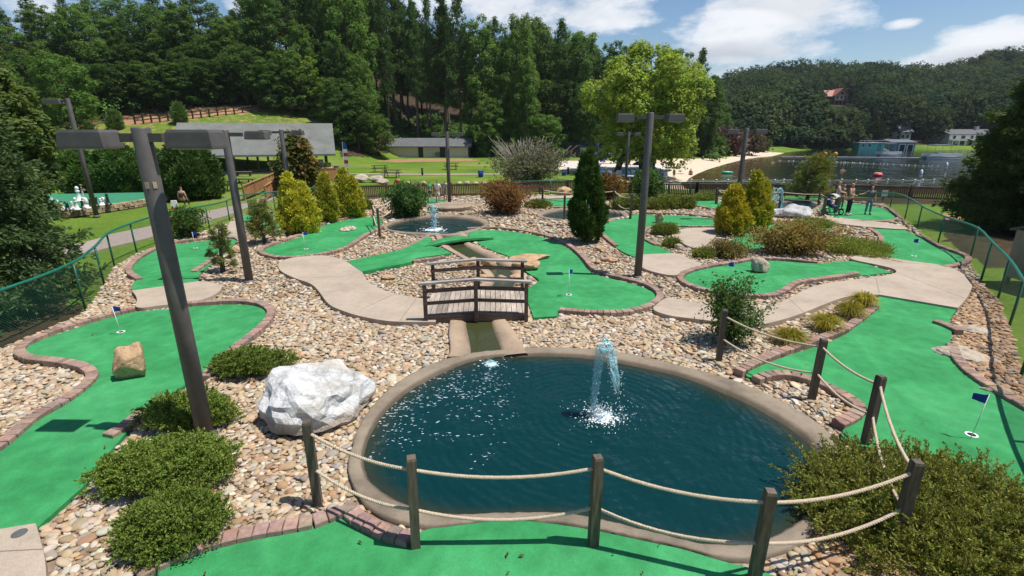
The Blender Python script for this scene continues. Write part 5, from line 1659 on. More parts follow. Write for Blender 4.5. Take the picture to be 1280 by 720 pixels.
flag_pin(1001, 282, 268, 'blue flag in front of the grey boulder', .8)
flag_pin(868, 268, 259, 'blue flag on the thin far green left of the golden pair', .8)
flag_pin(687, 246, 239, 'blue flag on the rear green behind the rope fenced pond', .8)

# ================================================================== FOUNTAIN JETS
def jet_big():
    x, y, _ = JET1
    t = thing('fountain_jet', 'tall splashing jet breaking to the right above the big pond', 'fountain', (x, y, W_POND), 'fountain jets')
    rg = np.random.default_rng(4); mb = MB()
    def col(f):   # centre line
        return np.array([.10 * f ** 1.5, 0, 1.28 * f])
    P = [col(i / 16) for i in range(17)]
    mb.tube(P, [.032 + .032 * abs(math.sin(i * 1.3)) * (i / 16) + .045 * (i / 16) for i in range(17)], 9)
    mb.build('water_column', M['jet'], t, True, local=True)
    # crown sheet that folds over and falls to the right
    V, Fs = [], []; nu, nv = 12, 9
    for i in range(nu):
        for j in range(nv):
            f = j / (nv - 1); u = i / (nu - 1) - .5
            px_ = .09 + .27 * f ** .9 + .05 * math.sin(u * 9 + f * 4); pz = 1.30 + .10 * math.sin(f * 2.6) - .78 * f ** 2.2
            V.append((px_ + rg.normal(0, .014) + u * .05, u * .16 * (.5 + f) + rg.normal(0, .014), pz + u * .18 * (1 - f) + rg.normal(0, .018)))
    for i in range(nu - 1):
        for j in range(nv - 1):
            if rg.random() < .12 + .34 * j / nv: continue
            Fs.append((i * nv + j, (i + 1) * nv + j, (i + 1) * nv + j + 1, i * nv + j + 1))
    o = MB().add(V, Fs).build('water_sheet', M['jet'], t, True, local=True)
    sd = o.modifiers.new('thick', 'SOLIDIFY'); sd.thickness = .014
    mb = MB()
    for i in range(1300):
        k = rg.random()
        if k < .5: f = rg.random(); p = np.array([.10 + .30 * f + rg.normal(0, .05), rg.normal(0, .06), 1.35 - .9 * f ** 1.8 + rg.normal(0, .08)])
        elif k < .7: p = col(rg.random()) + rg.normal(0, .035, 3)
        else:
            r = abs(rg.normal(0, .30)); a = rg.uniform(0, 2 * PI); p = np.array([.22 + r * math.cos(a), r * math.sin(a), abs(rg.normal(0, .10)) * (1 - min(.9, r))])
        mb.ico(p, rg.uniform(.0025, .008), 1, None, (1, 1, rg.uniform(1, 2.4)))
    stuff(mb.build('spray', M['foam_and_glints'], t, True, local=True))
    foam_disc(t, (.16, 0), .44, 620, 5, .017)
    MB().lathe([(.035, -.01), (.04, .03), (.03, .05)], (0, 0, 0), 12).build('nozzle', cm('brass', (.45, .30, .10)), t, local=True)
def foam_disc(t, c, R, n, seed, sz=.03):
    rg = np.random.default_rng(seed); mb = MB()
    for i in range(n):
        r = R * abs(rg.normal(0, .5)); a = rg.uniform(0, 2 * PI); s = sz * rg.uniform(.4, 1.3) * (1.3 - min(1, r / R) * .7)
        m = 7; p0 = (c[0] + r * math.cos(a), c[1] + r * math.sin(a) * .8)
        V = [(p0[0], p0[1], .006 + s * .35)] + [(p0[0] + s * rg.uniform(.5, 1.5) * math.cos(2 * PI * k / m), p0[1] + s * rg.uniform(.4, 1.1) * math.sin(2 * PI * k / m), .002) for k in range(m)]
        mb.add(V, [(0, 1 + k, 1 + (k + 1) % m) for k in range(m)])
    return stuff(mb.build('foam_and_glints', M['foam_and_glints'], t, True, local=True))
jet_big()
def jet_small(J, h, label, seed, hook=False, z=W_POND):
    t = thing('fountain_jet', label, 'fountain', (J[0], J[1], z), 'fountain jets')
    rg = np.random.default_rng(seed)
    mb = MB(); n = 14
    if hook:
        for s in (-1, 1):
            P = [(s * .55 * (i / n), 0, h * (1 - (2 * i / n * .97 - .97) ** 2) if s > 0 else h * .92 * (1 - (i / n) ** 2.4)) for i in range(n + 1)] if s > 0 else [(-.05 - .22 * i / n, 0, h * (1 - (i / n) ** 2)) for i in range(n + 1)]
            mb.tube(P, [.05 + .05 * abs(math.sin(i * 1.7)) for i in range(n + 1)], 7)
    else:
        mb.tube([(rg.normal(0, .015), rg.normal(0, .015), h * i / n) for i in range(n + 1)], [.10 + .05 * math.sin(i * 1.9) + .05 * (i / n) - (.12 if i == n else 0) for i in range(n + 1)], 9)
    mb.build('water_column', M['jet'], t, True, local=True)
    mb = MB()
    for i in range(160):
        f = rg.random(); mb.ico((rg.normal(0, .10 + .08 * f), rg.normal(0, .12), h * (1.05 * f) + rg.normal(0, .05)), rg.uniform(.01, .028), 1)
    stuff(mb.build('spray', M['foam_and_glints'], t, True, local=True))
    foam_disc(t, (0, 0), .7, 150, seed, .07)
jet_small(JET2, height(543, 287, 257), 'narrow upright white jet in the middle pond', 6)
jet_small(JET4, height(966, 262, 236), 'hooked pale jet in the far right pond', 7, True)
gb = G(613, 457)
tb = thing('fountain_jet', 'low bubbling inlet where the creek meets the big pond', 'fountain', (gb[0], gb[1], W_POND), 'fountain jets')
MB().lathe([(.16, -.01), (.12, .05), (.05, .085), (.01, .09)], (0, 0, 0), 14).build('water_column', M['jet'], tb, True, local=True)
foam_disc(tb, (0, 0), .25, 60, 9, .03)
# pale flakes that paint wave reflections onto the left of the big pond
rg = np.random.default_rng(12); mb = MB()
wl = [tuple(q) for q in P1wi]
for c_ in range(210):
    cx_ = rg.uniform(460, 665); cy_ = 449 + rg.gamma(1.8, 24)
    if cy_ > 625 or rg.random() < max(0, (cx_ - 610) / 60) or rg.random() < max(0, (cy_ - 500) / 110) * (cx_ > 500): continue
    for i in range(rg.integers(2, 9)):
        g = np.array([G(cx_ + rg.normal(0, 7), cy_ + rg.normal(0, 3.5), W_POND)[:2]])
        if not pip(g, wl)[0]: continue
        s = rg.uniform(.004, .013) * (1.6 if rg.random() < .12 else 1); a = rg.normal(0, .3); m = 7; V = []
        ln = rg.uniform(1.2, 3.4)
        for k in range(m):
            e = rg.uniform(.45, 1.25); x_, y_ = ln * s * e * math.cos(2 * PI * k / m), .8 * s * e * math.sin(2 * PI * k / m)
            V.append((g[0][0] + x_ * math.cos(a) - y_ * math.sin(a), g[0][1] + x_ * math.sin(a) + y_ * math.cos(a), W_POND + .004))
        mb.add(V, [tuple(range(m))])
stuff(mb.build('foam_and_glints', M['painted_glint'], pond1))

# ================================================================== CHAIN LINK FENCES
def chain_fence(posts, label, rail='railgreen', mesh='link'):
    """posts: world (x, y, h)"""
    t = thing('chain_link_fence', label, 'fence', (posts[0][0], posts[0][1], 0), 'green chain link fences')
    for x, y, h in posts:
        mb = MB(); mb.tube([(x, y, -.1), (x, y, h)], .03, 8); mb.build('post', M['greenmetal'], t, True)
    P = chaikin([(p[0], p[1]) for p in posts], 2, False); hs = np.interp(np.linspace(0, 1, len(P)), np.linspace(0, 1, len(posts)), [p[2] for p in posts])
    MB().tube([(p[0], p[1], h) for p, h in zip(P, hs)], .036, 8).build('top_rail', M[rail], t, True)
    R = resample([(p[0], p[1]) for p in posts], .5); hh = np.interp(np.linspace(0, 1, len(R)), np.linspace(0, 1, len(posts)), [p[2] for p in posts])
    V, Fs = [], []
    for p, h in zip(R, hh): V += [(p[0], p[1], .02), (p[0], p[1], h)]
    for i in range(len(R) - 1): Fs.append((2 * i, 2 * i + 2, 2 * i + 3, 2 * i + 1))
    o = MB().add(V, Fs).build('wire_mesh', M[mesh], t)
    uv = o.data.uv_layers.new(name='UVMap'); s = np.concatenate([[0], np.cumsum(np.hypot(*(R[1:] - R[:-1]).T))])
    for lp in o.data.loops:
        vi = lp.vertex_index; uv.data[lp.index].uv = (s[vi // 2], V[vi][2])
    return t
def fpost(px, py, ty):
    g = G(px, py); return (g[0], g[1], height(px, py, ty))
LEFT_MESH = 'link_mid'
chain_fence([fpost(-120, 500, 420), fpost(-20, 447, 378), fpost(107, 387, 331), fpost(130, 354, 309), fpost(143, 332, 291), fpost(171, 316, 279), fpost(212, 300, 266), fpost(262, 286, 257), fpost(287, 275, 251), fpost(312, 267, 242), fpost(344, 262, 240), fpost(400, 254, 234)],
            'green chain link fence along the left of the course', mesh=LEFT_MESH)
chain_fence([fpost(1060, 252, 238), fpost(1112, 261, 239), fpost(1131, 273, 247), fpost(1146, 286, 258), fpost(1172, 305, 271), fpost(1212, 324, 283), fpost(1226, 351, 303), fpost(1247, 374, 323), fpost(1262, 406, 350), fpost(1276, 470, 392), fpost(1320, 560, 440), fpost(1420, 700, 520)],
            'green chain link fence along the right of the course')
chain_fence([fpost(835, 247, 228), fpost(862, 247, 227), fpost(920, 247, 227.5), fpost(980, 247.5, 228), fpost(1040, 249, 233)], 'green chain link fence in front of the picket fence by the lake', mesh='link_thin')
chain_fence([fpost(640, 242, 226), fpost(688, 243, 226), fpost(703, 241, 224), fpost(740, 241, 226)], 'green chain link fence in front of the picket fence by the grey twiggy bush', mesh='link_thin')

# ================================================================== PICKET FENCE
def picket_fence(pts, label, h=.95):
    W = [G(px, py) for px, py in pts]
    t = thing('picket_fence', label, 'fence', (W[0][0], W[0][1], 0), 'stained picket fences')
    P = [(p[0], p[1]) for p in W]
    R = resample(P, 2.4)
    for p in R: MB().box((p[0], p[1], h / 2 + .02), (.13, .13, h + .1)).build('post', M['fencewood'], t)
    for a, b in zip(R[:-1], R[1:]):
        MB().beam((a[0], a[1], h - .03), (b[0], b[1], h - .03), .12, .04).build('top_rail', M['fencewood'], t)
        mb = MB()
        d = b - a; L = np.hypot(*d); n = int(L / .125)
        for i in range(1, n):
            q = a + d * i / n; mb.box((q[0], q[1], h * .5), (.095, .03, h * .84), math.atan2(d[1], d[0]))
        mb.beam((a[0], a[1] + .03, .15), (b[0], b[1] + .03, .15), .04, .09); mb.beam((a[0], a[1] + .03, h - .12), (b[0], b[1] + .03, h - .12), .04, .09)
        mb.build('picket_panel', M['fencewood'], t)
picket_fence([(400, 250), (484, 247), (600, 245), (640, 243.5)], 'brown picket fence along the rear of the course by the lawn')
picket_fence([(640, 243.5), (700, 240), (760, 242), (870, 245.5)], 'brown picket fence between the willow oak and the ponds')
picket_fence([(870, 245.5), (1000, 246), (1100, 248), (1190, 251.5)], 'brown picket fence between the course and the lake')
# ================================================================== PEOPLE
def skin_mesh(name, nodes, edges, mat, parent, root=0, sub=1):
    me = bpy.data.meshes.new(name)
    keys = list(nodes); idx = {k: i for i, k in enumerate(keys)}
    me.from_pydata([nodes[k][0] for k in keys], [(idx[a], idx[b]) for a, b in edges], [])
    o = bpy.data.objects.new(name, me); COL.objects.link(o)
    md = o.modifiers.new('skin', 'SKIN')
    for i, k in enumerate(keys):
        r = nodes[k][1]; r = r if hasattr(r, '__len__') else (r, r)
        me.skin_vertices[0].data[i].radius = r; me.skin_vertices[0].data[i].use_root = (i == root)
    sb = o.modifiers.new('sub', 'SUBSURF'); sb.levels = sub; sb.render_levels = sub
    dg = bpy.context.evaluated_depsgraph_get()
    m2 = bpy.data.meshes.new_from_object(o.evaluated_get(dg))
    bpy.data.objects.remove(o); bpy.data.meshes.remove(me)
    m2.name = name
    m2.materials.clear()
    return link(name, m2, mat, parent, True)

def person(label, px, py, ty, rz, shirt, legs, hair=(.05, .03, .02), pose='stand', sex='m', sleeves=True, shorts=False, z=0.0, arms=None, group='people on the course', hat=None, hgt=None, loc=None, long_hair=False, sub=1, top=True):
    if loc is None:
        g = G(px, py, z); H = hgt or height(px, py, ty, z)
    else: g = loc; H = hgt
    t = thing('person', label, 'person', (g[0], g[1], z if loc is None else loc[2]), group, rz)
    s = H / 1.74; t.scale = (s, s, s)
    w = 1.0 if sex == 'm' else .92
    J = {'pelvis': ((0, 0, .95), (.145, .105)), 'waist': ((0, 0, 1.12), (.125, .09)), 'chest': ((0, 0, 1.33), (.155, .105)), 'neck0': ((0, .005, 1.46), .062), 'neck': ((0, 0, 1.52), .052),
         'jaw': ((0, -.02, 1.58), (.062, .07)), 'face': ((0, -.012, 1.65), (.078, .092)), 'crown': ((0, 0, 1.72), (.055, .065))}
    E = [('pelvis', 'waist'), ('waist', 'chest'), ('chest', 'neck0'), ('neck0', 'neck'), ('neck', 'jaw'), ('jaw', 'face'), ('face', 'crown')]
    for sd, k in (('l', -1), ('r', 1)):
        J['sh' + sd] = ((k * .17 * w, 0, 1.42), .058); 
        a = (arms or {}).get(sd, 'down')
        if a == 'down': el, wr, ha = (k * .235, .02, 1.14), (k * .25, -.06, .90), (k * .25, -.09, .82)
        elif a == 'hip': el, wr, ha = (k * .40, .08, 1.18), (k * .22, .0, 1.03), (k * .17, -.06, 1.0)
        elif a == 'fwd': el, wr, ha = (k * .24, -.10, 1.16), (k * .14, -.33, 1.10), (k * .12, -.40, 1.10)
        elif a == 'out': el, wr, ha = (k * .38, -.04, 1.26), (k * .60, -.08, 1.22), (k * .68, -.10, 1.23)
        elif a == 'up': el, wr, ha = (k * .30, -.1, 1.30), (k * .16, -.16, 1.50), (k * .12, -.16, 1.58)
        J['el' + sd] = (el, .043); J['wr' + sd] = (wr, .030); J['ha' + sd] = (ha, (.036, .022))
        E += [('chest', 'sh' + sd), ('sh' + sd, 'el' + sd), ('el' + sd, 'wr' + sd), ('wr' + sd, 'ha' + sd)]
        if pose == 'stand':
            kn, an, to = (k * .105, -.01, .50), (k * .12, .015, .085), (k * .14, -.14, .035)
        elif pose == 'walk':
            kn, an, to = (k * .10, -.10 * k - .04, .50), (k * .10, -.20 * k, .09), (k * .11, -.20 * k - .15, .04)
        else:   # sit: thighs forward, shanks down
            kn, an, to = (k * .13, -.44, .93), (k * .13, -.46, .50), (k * .14, -.60, .45)
        J['hip' + sd] = ((k * .085, 0, .90), .092); J['kn' + sd] = (kn, .060); J['an' + sd] = (an, .042); J['to' + sd] = (to, (.045, .032))
        E += [('pelvis', 'hip' + sd), ('hip' + sd, 'kn' + sd), ('kn' + sd, 'an' + sd), ('an' + sd, 'to' + sd)]
    skin_mesh('body', J, E, M['skin'], t, 0, sub)
    fat = lambda v, f: (v[0], tuple(x * f for x in v[1]) if hasattr(v[1], '__len__') else v[1] * f)
    if top and shirt:
        K = {'pelvis': ((0, 0, 1.0), (.16, .12)), 'waist': fat(J['waist'], 1.14), 'chest': fat(J['chest'], 1.09), 'neck0': ((0, .005, 1.44), (.085, .075))}
        Ee = [('pelvis', 'waist'), ('waist', 'chest'), ('chest', 'neck0')]
        for sd in 'lr':
            K['sh' + sd] = fat(J['sh' + sd], 1.2); Ee.append(('chest', 'sh' + sd))
            if sleeves:
                p = Vector(J['sh' + sd][0]).lerp(Vector(J['el' + sd][0]), .72); K['sl' + sd] = (tuple(p), .064); Ee.append(('sh' + sd, 'sl' + sd))
        skin_mesh('shirt', K, Ee, cm('cloth_%02x%02x%02x' % tuple(int(c * 255) for c in shirt), shirt, .85), t, 0, sub)
    if legs:
        K = {'waist': ((0, 0, 1.03), (.135, .105)), 'pelvis': fat(J['pelvis'], 1.12)}; Ee = [('pelvis', 'waist')]
        for sd in 'lr':
            K['hip' + sd] = fat(J['hip' + sd], 1.12)
            Ee.append(('pelvis', 'hip' + sd))
            if shorts:
                p = Vector(J['hip' + sd][0]).lerp(Vector(J['kn' + sd][0]), .8); K['le' + sd] = (tuple(p), .085); Ee.append(('hip' + sd, 'le' + sd))
            else:
                K['kn' + sd] = fat(J['kn' + sd], 1.2); p = Vector(J['kn' + sd][0]).lerp(Vector(J['an' + sd][0]), .88); K['le' + sd] = (tuple(p), .062)
                Ee += [('hip' + sd, 'kn' + sd), ('kn' + sd, 'le' + sd)]
        skin_mesh('shorts' if shorts else 'trousers', K, Ee, cm('cloth_%02x%02x%02x' % tuple(int(c * 255) for c in legs), legs, .85), t, 1, sub)
    if hat:
        MB().lathe([(.115, 1.685), (.112, 1.72), (.09, 1.77), (.03, 1.79)], (0, -.005, 0), 14).box((0, -.13, 1.70), (.13, .12, .015)).build('cap', cm('cap_cloth', hat), t, True, local=True)
    else:
        K = {'a': ((0, .03, 1.66), (.092, .092)), 'b': ((0, .01, 1.735), (.075, .08))}; Ee = [('a', 'b')]
        if long_hair: K['c'] = ((0, .06, 1.55), (.085, .05)); K['d'] = ((0, .07, 1.42), (.07, .035)); Ee += [('a', 'c'), ('c', 'd')]
        skin_mesh('hair', K, Ee, cm('hair_%02x%02x%02x' % tuple(int(c * 255) for c in hair), hair, .6), t, 0, 1)
    if pose != 'sit' and legs is not None:
        for sd in 'lr':
            a, b = Vector(J['an' + sd][0]), Vector(J['to' + sd][0])
            MB().tube([(a.x, a.y + .05, .05), (a.x, a.y, .055), (b.x, b.y, .042), (b.x, b.y - .03, .035)], [.040, .056, .05, .028], 8).build('shoe', cm('shoe_dark' if sex == 'm' else 'shoe_light', (.05, .045, .04) if sex == 'm' else (.5, .45, .4)), t, True, local=True)
    if sub and pose != 'sit':
        for k in (-1, 1):
            MB().ico((k * .032, -.095, 1.665), .011, 1).build('eye', cm('eye_dark', (.03, .02, .02)), t, local=True)
    return t

BLOND = (.30, .18, .07)
person('woman in patterned tan tank top and black capris, hand on hip', 1059, 269, 228.5, .5, (.22, .17, .13), (.012, .012, .014), BLOND, sex='f', sleeves=False, arms={'l': 'fwd', 'r': 'hip'}, z=Z_CARPET)
person('person in a slate blue T-shirt and jeans beside the woman in the tan top', 1084, 268, 232.5, -.4, (.10, .14, .17), (.14, .20, .30), (.09, .05, .03), arms={'l': 'out', 'r': 'down'}, z=Z_CARPET)
person('woman in a pale grey tank top behind the pushchair', 1043, 265, 226, .9, (.45, .48, .50), (.03, .04, .09), BLOND, sex='f', sleeves=False, arms={'l': 'fwd', 'r': 'fwd'}, z=Z_CARPET)
person('person in a black top half hidden behind the woman in tan', 1050, 262, 230, .2, (.02, .02, .022), (.20, .17, .12), (.05, .03, .02), z=Z_CARPET)
person('person in white shirt and white shorts playing at the rear', 547.5, 256, 225, PI * .9, (.75, .75, .74), (.66, .64, .60), (.28, .17, .08), shorts=True, arms={'l': 'fwd', 'r': 'down'})
person('child in a green shirt and dark green shorts at the rear', 537.5, 250, 227, PI * 1.1, (.06, .33, .16), (.02, .10, .09), (.10, .06, .04), shorts=True, arms={'l': 'fwd', 'r': 'down'})
person('person in pale clothes half hidden by the rear lamp post', 557, 252, 224.5, -.5, (.50, .47, .46), (.30, .27, .25), (.06, .04, .03), shorts=True)
person('person in an orange red shirt behind the dark green bush', 498, 246, 220, PI, (.50, .06, .015), (.10, .09, .09), (.06, .04, .03), shorts=True, sleeves=False)
# seated on the lawn, back to the camera
g = G(223, 263)
person('woman seen from behind sitting on the lawn edge in a strappy dark top', 0, 0, 0, PI * 1.05, (.05, .045, .05), (.03, .03, .035), (.17, .07, .03), 'sit', 'f', False, loc=(g[0], g[1] + .6, -.28), hgt=1.66)
tw = G(219, 261)
o = MB().box((0, 0, .26), (.36, .20, .52), .3, taper=.8).build('beach_bag', cm('white_bag', (.75, .72, .70)), None); o.location = (tw[0], tw[1], 0)
tag(o, 'white beach bag with red trim held beside the sitting woman', 'bag')
MB().box((0, 0, .05), (.38, .22, .10), .3).build('red_trim', cm('red_trim', (.5, .05, .03)), o, local=True)

# beach people
rb = random.Random(9)
def beach_person(i, px, py, ty, cols, pose, label, z=None):
    g = G(px, py, 0); zz = gz(g[0], g[1]) if z is None else z
    g = G(px, py, zz)
    if pose == 'sit':
        person(label, 0, 0, 0, rb.uniform(2, 4), cols[0], cols[1], (.06, .04, .03), 'sit', 'f', False, loc=(g[0], g[1], zz - .75), hgt=1.7, group='people at the beach', sub=0)
    else:
        person(label, px, py, ty, rb.uniform(2, 4), cols[0], cols[1], (.06, .04, .03), pose, 'm', False, True, z=zz, group='people at the beach', sub=0)
beach_person(0, 842, 222, 211, ((.03, .03, .04), (.02, .02, .03)), 'stand', 'person in dark clothes standing on the sand right of the willow oak')
beach_person(1, 863, 219.5, 0, ((.25, .10, .08), (.05, .05, .06)), 'sit', 'person in a dull red top sitting at the water edge')
beach_person(2, 878, 201, 0, ((.05, .05, .09), (.04, .04, .05)), 'sit', 'leftmost of the sunbathers on the sand, in dark blue')
beach_person(3, 886, 200, 0, ((.07, .07, .08), (.05, .05, .05)), 'sit', 'sunbather in grey, second from the left on the sand')
beach_person(4, 900, 199, 0, ((.55, .12, .22), (.4, .1, .2)), 'sit', 'sunbather in pink on the sand')
beach_person(5, 914, 198, 0, ((.30, .05, .04), (.1, .03, .03)), 'sit', 'sunbather in dark red on the sand')
beach_person(6, 899, 205, 0, ((.42, .12, .05), (.3, .1, .05)), 'sit', 'sunbather in orange nearest the water')
beach_person(7, 832, 214, 205, ((.20, .30, .35), (.05, .06, .1)), 'stand', 'person in pale blue standing behind the willow oak branches')
beach_person(8, 731, 208, 199, ((.05, .05, .06), (.05, .05, .06)), 'stand', 'person in black walking on the pale plaza')

# swimmers and floats
def swimmer(px, py, label, col=(.45, .25, .17)):
    g = G(px, py, LAKE_Z)
    t = thing('person', label, 'person', (g[0], g[1], LAKE_Z), 'people in the lake')
    skin_mesh('body', {'a': ((0, 0, -.25), (.17, .12)), 'c': ((0, 0, .08), (.17, .11)), 'n': ((0, 0, .22), .06), 'h': ((0, 0, .36), (.09, .10)), 'l': ((-.2, 0, .1), .06), 'le': ((-.42, -.2, .04), .045), 'r': ((.2, 0, .1), .06), 're': ((.42, -.2, .04), .045)},
              [('a', 'c'), ('c', 'n'), ('n', 'h'), ('c', 'l'), ('l', 'le'), ('c', 'r'), ('r', 're')], M['skin'], t)
    skin_mesh('hair', {'a': ((0, .03, .38), .095), 'b': ((0, .01, .44), .07)}, [('a', 'b')], cm('hair_0f0a08', (.06, .04, .03)), t)
swimmer(1053, 213.5, 'swimmer in the middle of the lake left of the pink float')
swimmer(966, 203.5, 'swimmer near the beach end of the buoy line')
def torus(R, r, z, sc=(1, 1, 1), n=20, m=10):
    V = [(math.cos(2 * PI * i / n) * (R + r * math.cos(2 * PI * j / m)) * sc[0], math.sin(2 * PI * i / n) * (R + r * math.cos(2 * PI * j / m)) * sc[1], z + r * math.sin(2 * PI * j / m)) for i in range(n) for j in range(m)]
    Fs = [(i * m + j, ((i + 1) % n) * m + j, ((i + 1) % n) * m + (j + 1) % m, i * m + (j + 1) % m) for i in range(n) for j in range(m)]
    return V, Fs
g = G(1097, 220, LAKE_Z)
t = thing('swim_ring', 'hot pink inflatable ring with a yellow rim floating in the lake', 'float', (g[0], g[1], LAKE_Z))
MB().add(*torus(.36, .19, .16)).build('ring', cm('pink_vinyl', (.75, .07, .17), .35), t, True, local=True)
MB().add(*torus(.36, .08, .36)).build('yellow_rim', cm('yellow_vinyl', (.75, .50, .12), .35), t, True, local=True)
g = G(909, 217, LAKE_Z)
t = thing('swim_ring', 'teal inflatable boat floating near the beach', 'float', (g[0], g[1], LAKE_Z))
MB().add(*torus(.5, .18, .15, (1.2, .7, 1))).build('ring', cm('teal_vinyl', (.06, .42, .32), .35), t, True, local=True)
MB().lathe([(.42, .08), (.42, .11)], (0, 0, 0), 16).build('floor', cm('teal_vinyl', (.06, .42, .32), .35), t, local=True)
for px, py, ty, label, two in ((1150, 223, 212, 'white and blue marker buoy nearest the fence', 1), (1182, 212, 203, 'white marker buoy farther out in the lake', 0)):
    g = G(px, py, LAKE_Z); h = height(px, py, ty, LAKE_Z)
    t = thing('marker_buoy', label, 'buoy', (g[0], g[1], LAKE_Z), 'tall marker buoys')
    MB().lathe([(.14, -.1), (.17, h * .3), (.15, h * .85), (.05, h)], (0, 0, 0), 12).build('float', M['white'], t, True, local=True)
    MB().lathe([(.175, h * .45), (.175, h * .55)], (0, 0, 0), 12).build('band', cm('buoy_blue', (.03, .12, .4)) if two else cm('buoy_red', (.5, .1, .05)), t, local=True)
def buoy_line(p0, p1, n, label, r=.16, col='white'):
    a, b = G(*p0, LAKE_Z), G(*p1, LAKE_Z)
    t = thing('buoy_line', label, 'buoy line', (a[0], a[1], LAKE_Z), 'buoy lines in the lake')
    mb = MB()
    mb.tube([(a[0] + (b[0] - a[0]) * i / 40, a[1] + (b[1] - a[1]) * i / 40 + .4 * math.sin(i * .9), LAKE_Z + .02) for i in range(41)], .03, 5).build('rope', cm('buoy_rope', (.35, .35, .32)), t)
    for i in range(n):
        f = (i + .5) / n; mb = MB(); mb.ico((a[0] + (b[0] - a[0]) * f, a[1] + (b[1] - a[1]) * f + .4 * math.sin(f * 40 * .9), LAKE_Z + .08), r, 1, None, (1.3, 1, 1)).build('float', M[col], t, True)
buoy_line((858, 225.5), (1192, 225.5), 23, 'nearest line of white floats just beyond the lake fence', .10)
buoy_line((1030, 202.5), (1185, 209), 24, 'middle line of small white floats crossing the lake', .09)
buoy_line((972, 201), (1080, 204), 12, 'line of white floats near the beach end', .10)
# floating dock
a, b = G(976, 196.5, LAKE_Z), G(1192, 198.5, LAKE_Z)
t = thing('floating_dock', 'long pale floating dock stretching across the lake', 'dock', (a[0], a[1], LAKE_Z))
for i in range(12):
    p = [a[k] + (b[k] - a[k]) * i / 12 for k in range(2)]; q = [a[k] + (b[k] - a[k]) * (i + .94) / 12 for k in range(2)]
    MB().beam((p[0], p[1], LAKE_Z + .1), (q[0], q[1], LAKE_Z + .1), 1.2, .22).build('dock_section', cm('dock_boards', (.42, .39, .36)), t)
for px in (1031, 1044):
    g = G(px, 195, LAKE_Z); o = MB().lathe([(.3, 0), (.5, .3), (.45, .7), (.15, .95)], (0, 0, 0), 12).build('orange_buoy', cm('orange_vinyl', (.65, .22, .05)), None, True); o.location = g
    tag(o, ['left orange buoy by the floating dock', 'right orange buoy by the floating dock'][px > 1040], 'buoy', 'orange buoys by the dock')
# pontoon boats
def pontoon(px, py, L, label, canopy_h=2.6, can=(.55, .55, .55), flip=1):
    g = G(px, py, LAKE_Z)
    t = thing('pontoon_boat', label, 'boat', (g[0], g[1], LAKE_Z), 'pontoon boats at the dock')
    for y in (-.9, .9): MB().tube([(-L / 2, y, .1), (L / 2 - .6, y, .1), (L / 2, y, .35)], [.32, .32, .08], 10).build('pontoon', cm('alu', (.5, .5, .5), .35), t, True, local=True)
    MB().box((0, 0, .5), (L, 2.4, .12)).build('deck', cm('boat_deck', (.4, .4, .38)), t, local=True)
    mb = MB()
    for y in (-1.17, 1.17): mb.box((0, y, .85), (L * .92, .05, .45))
    for x in (-L * .46, L * .46): mb.box((x, 0, .85), (.05, 2.3, .6))
    mb.build('side_panel', M['white'], t, local=True)
    MB().box((-L * .12 * flip, 0, 1.0), (.8, .8, .9), taper=.8).build('helm', M['white'], t, local=True)
    MB().box((-L * .12 * flip, 0, canopy_h), (L * .5, 2.3, .26)).build('canopy', cm('canopy_cloth', can), t, local=True)
    for x in (-L * .34, L * .1):
        for y in (-1.1, 1.1): MB().tube([(x * flip, y, 1.1), (x * flip, y, canopy_h)], .035, 6).build('canopy_pole', cm('alu', (.5, .5, .5), .35), t, local=True)
pontoon(1110, 195.5, 5.0, 'white covered boat moored at the middle of the floating dock', 3.0, (.30, .30, .32))
pontoon(1176, 198.5, 7.6, 'larger white pontoon boat with a dark canopy at the end of the dock', 2.9, (.06, .07, .06))
g = G(966, 193.5, 0)
for i in range(3):
    mb = MB(); mb.lathe([(.02, 0), (.28, .12), (.30, .28), (.25, .30)], (0, 0, 0), 10)
    V = [(p[0] * 6, p[1], p[2]) for p in mb.v]; m2 = MB(); m2.v, m2.f, m2.c = V, mb.f, mb.c
    o = m2.build('kayak', cm('kayak_red', (.5, .06, .03)), None, True); o.location = (g[0] - 2 + i * 2.2, g[1] - 1.5 * i + 1, gz(g[0], g[1] - 1.5 * i) + .02)
    tag(o, 'red kayak pulled up at the far end of the beach', 'kayak', 'red kayaks on the beach')

# ================================================================== BUILDINGS
def wall_box(t, x0, x1, y0, y1, z0, z1, mat, name='wall'):
    return MB().box(((x0 + x1) / 2, (y0 + y1) / 2, (z0 + z1) / 2), (x1 - x0, y1 - y0, z1 - z0)).build(name, mat, t, local=True)
def gable_roof(t, x0, x1, y0, y1, z0, z1, mat, ov=.5, th=.16, along='x', name='roof'):
    mb = MB(); V = []
    if along == 'x':
        ym = (y0 + y1) / 2
        prof = [(y0 - ov, z0), (ym, z1), (y1 + ov, z0), (y1 + ov, z0 - th), (ym, z1 - th), (y0 - ov, z0 - th)]
        for x in (x0 - ov, x1 + ov): V += [(x, p[0], p[1]) for p in prof]
    else:
        xm = (x0 + x1) / 2
        prof = [(x0 - ov, z0), (xm, z1), (x1 + ov, z0), (x1 + ov, z0 - th), (xm, z1 - th), (x0 - ov, z0 - th)]
        for y in (y1 + ov, y0 - ov): V += [(p[0], y, p[1]) for p in prof]
    Fs = [(0, 1, 7, 6)[::-1], (1, 2, 8, 7)[::-1], (2, 3, 9, 8)[::-1], (3, 4, 10, 9)[::-1], (4, 5, 11, 10)[::-1], (5, 0, 6, 11)[::-1], (0, 5, 4, 1), (1, 4, 3, 2), (6, 7, 10, 11), (7, 8, 9, 10)]
    return mb.add(V, Fs).build(name, mat, t, local=True)
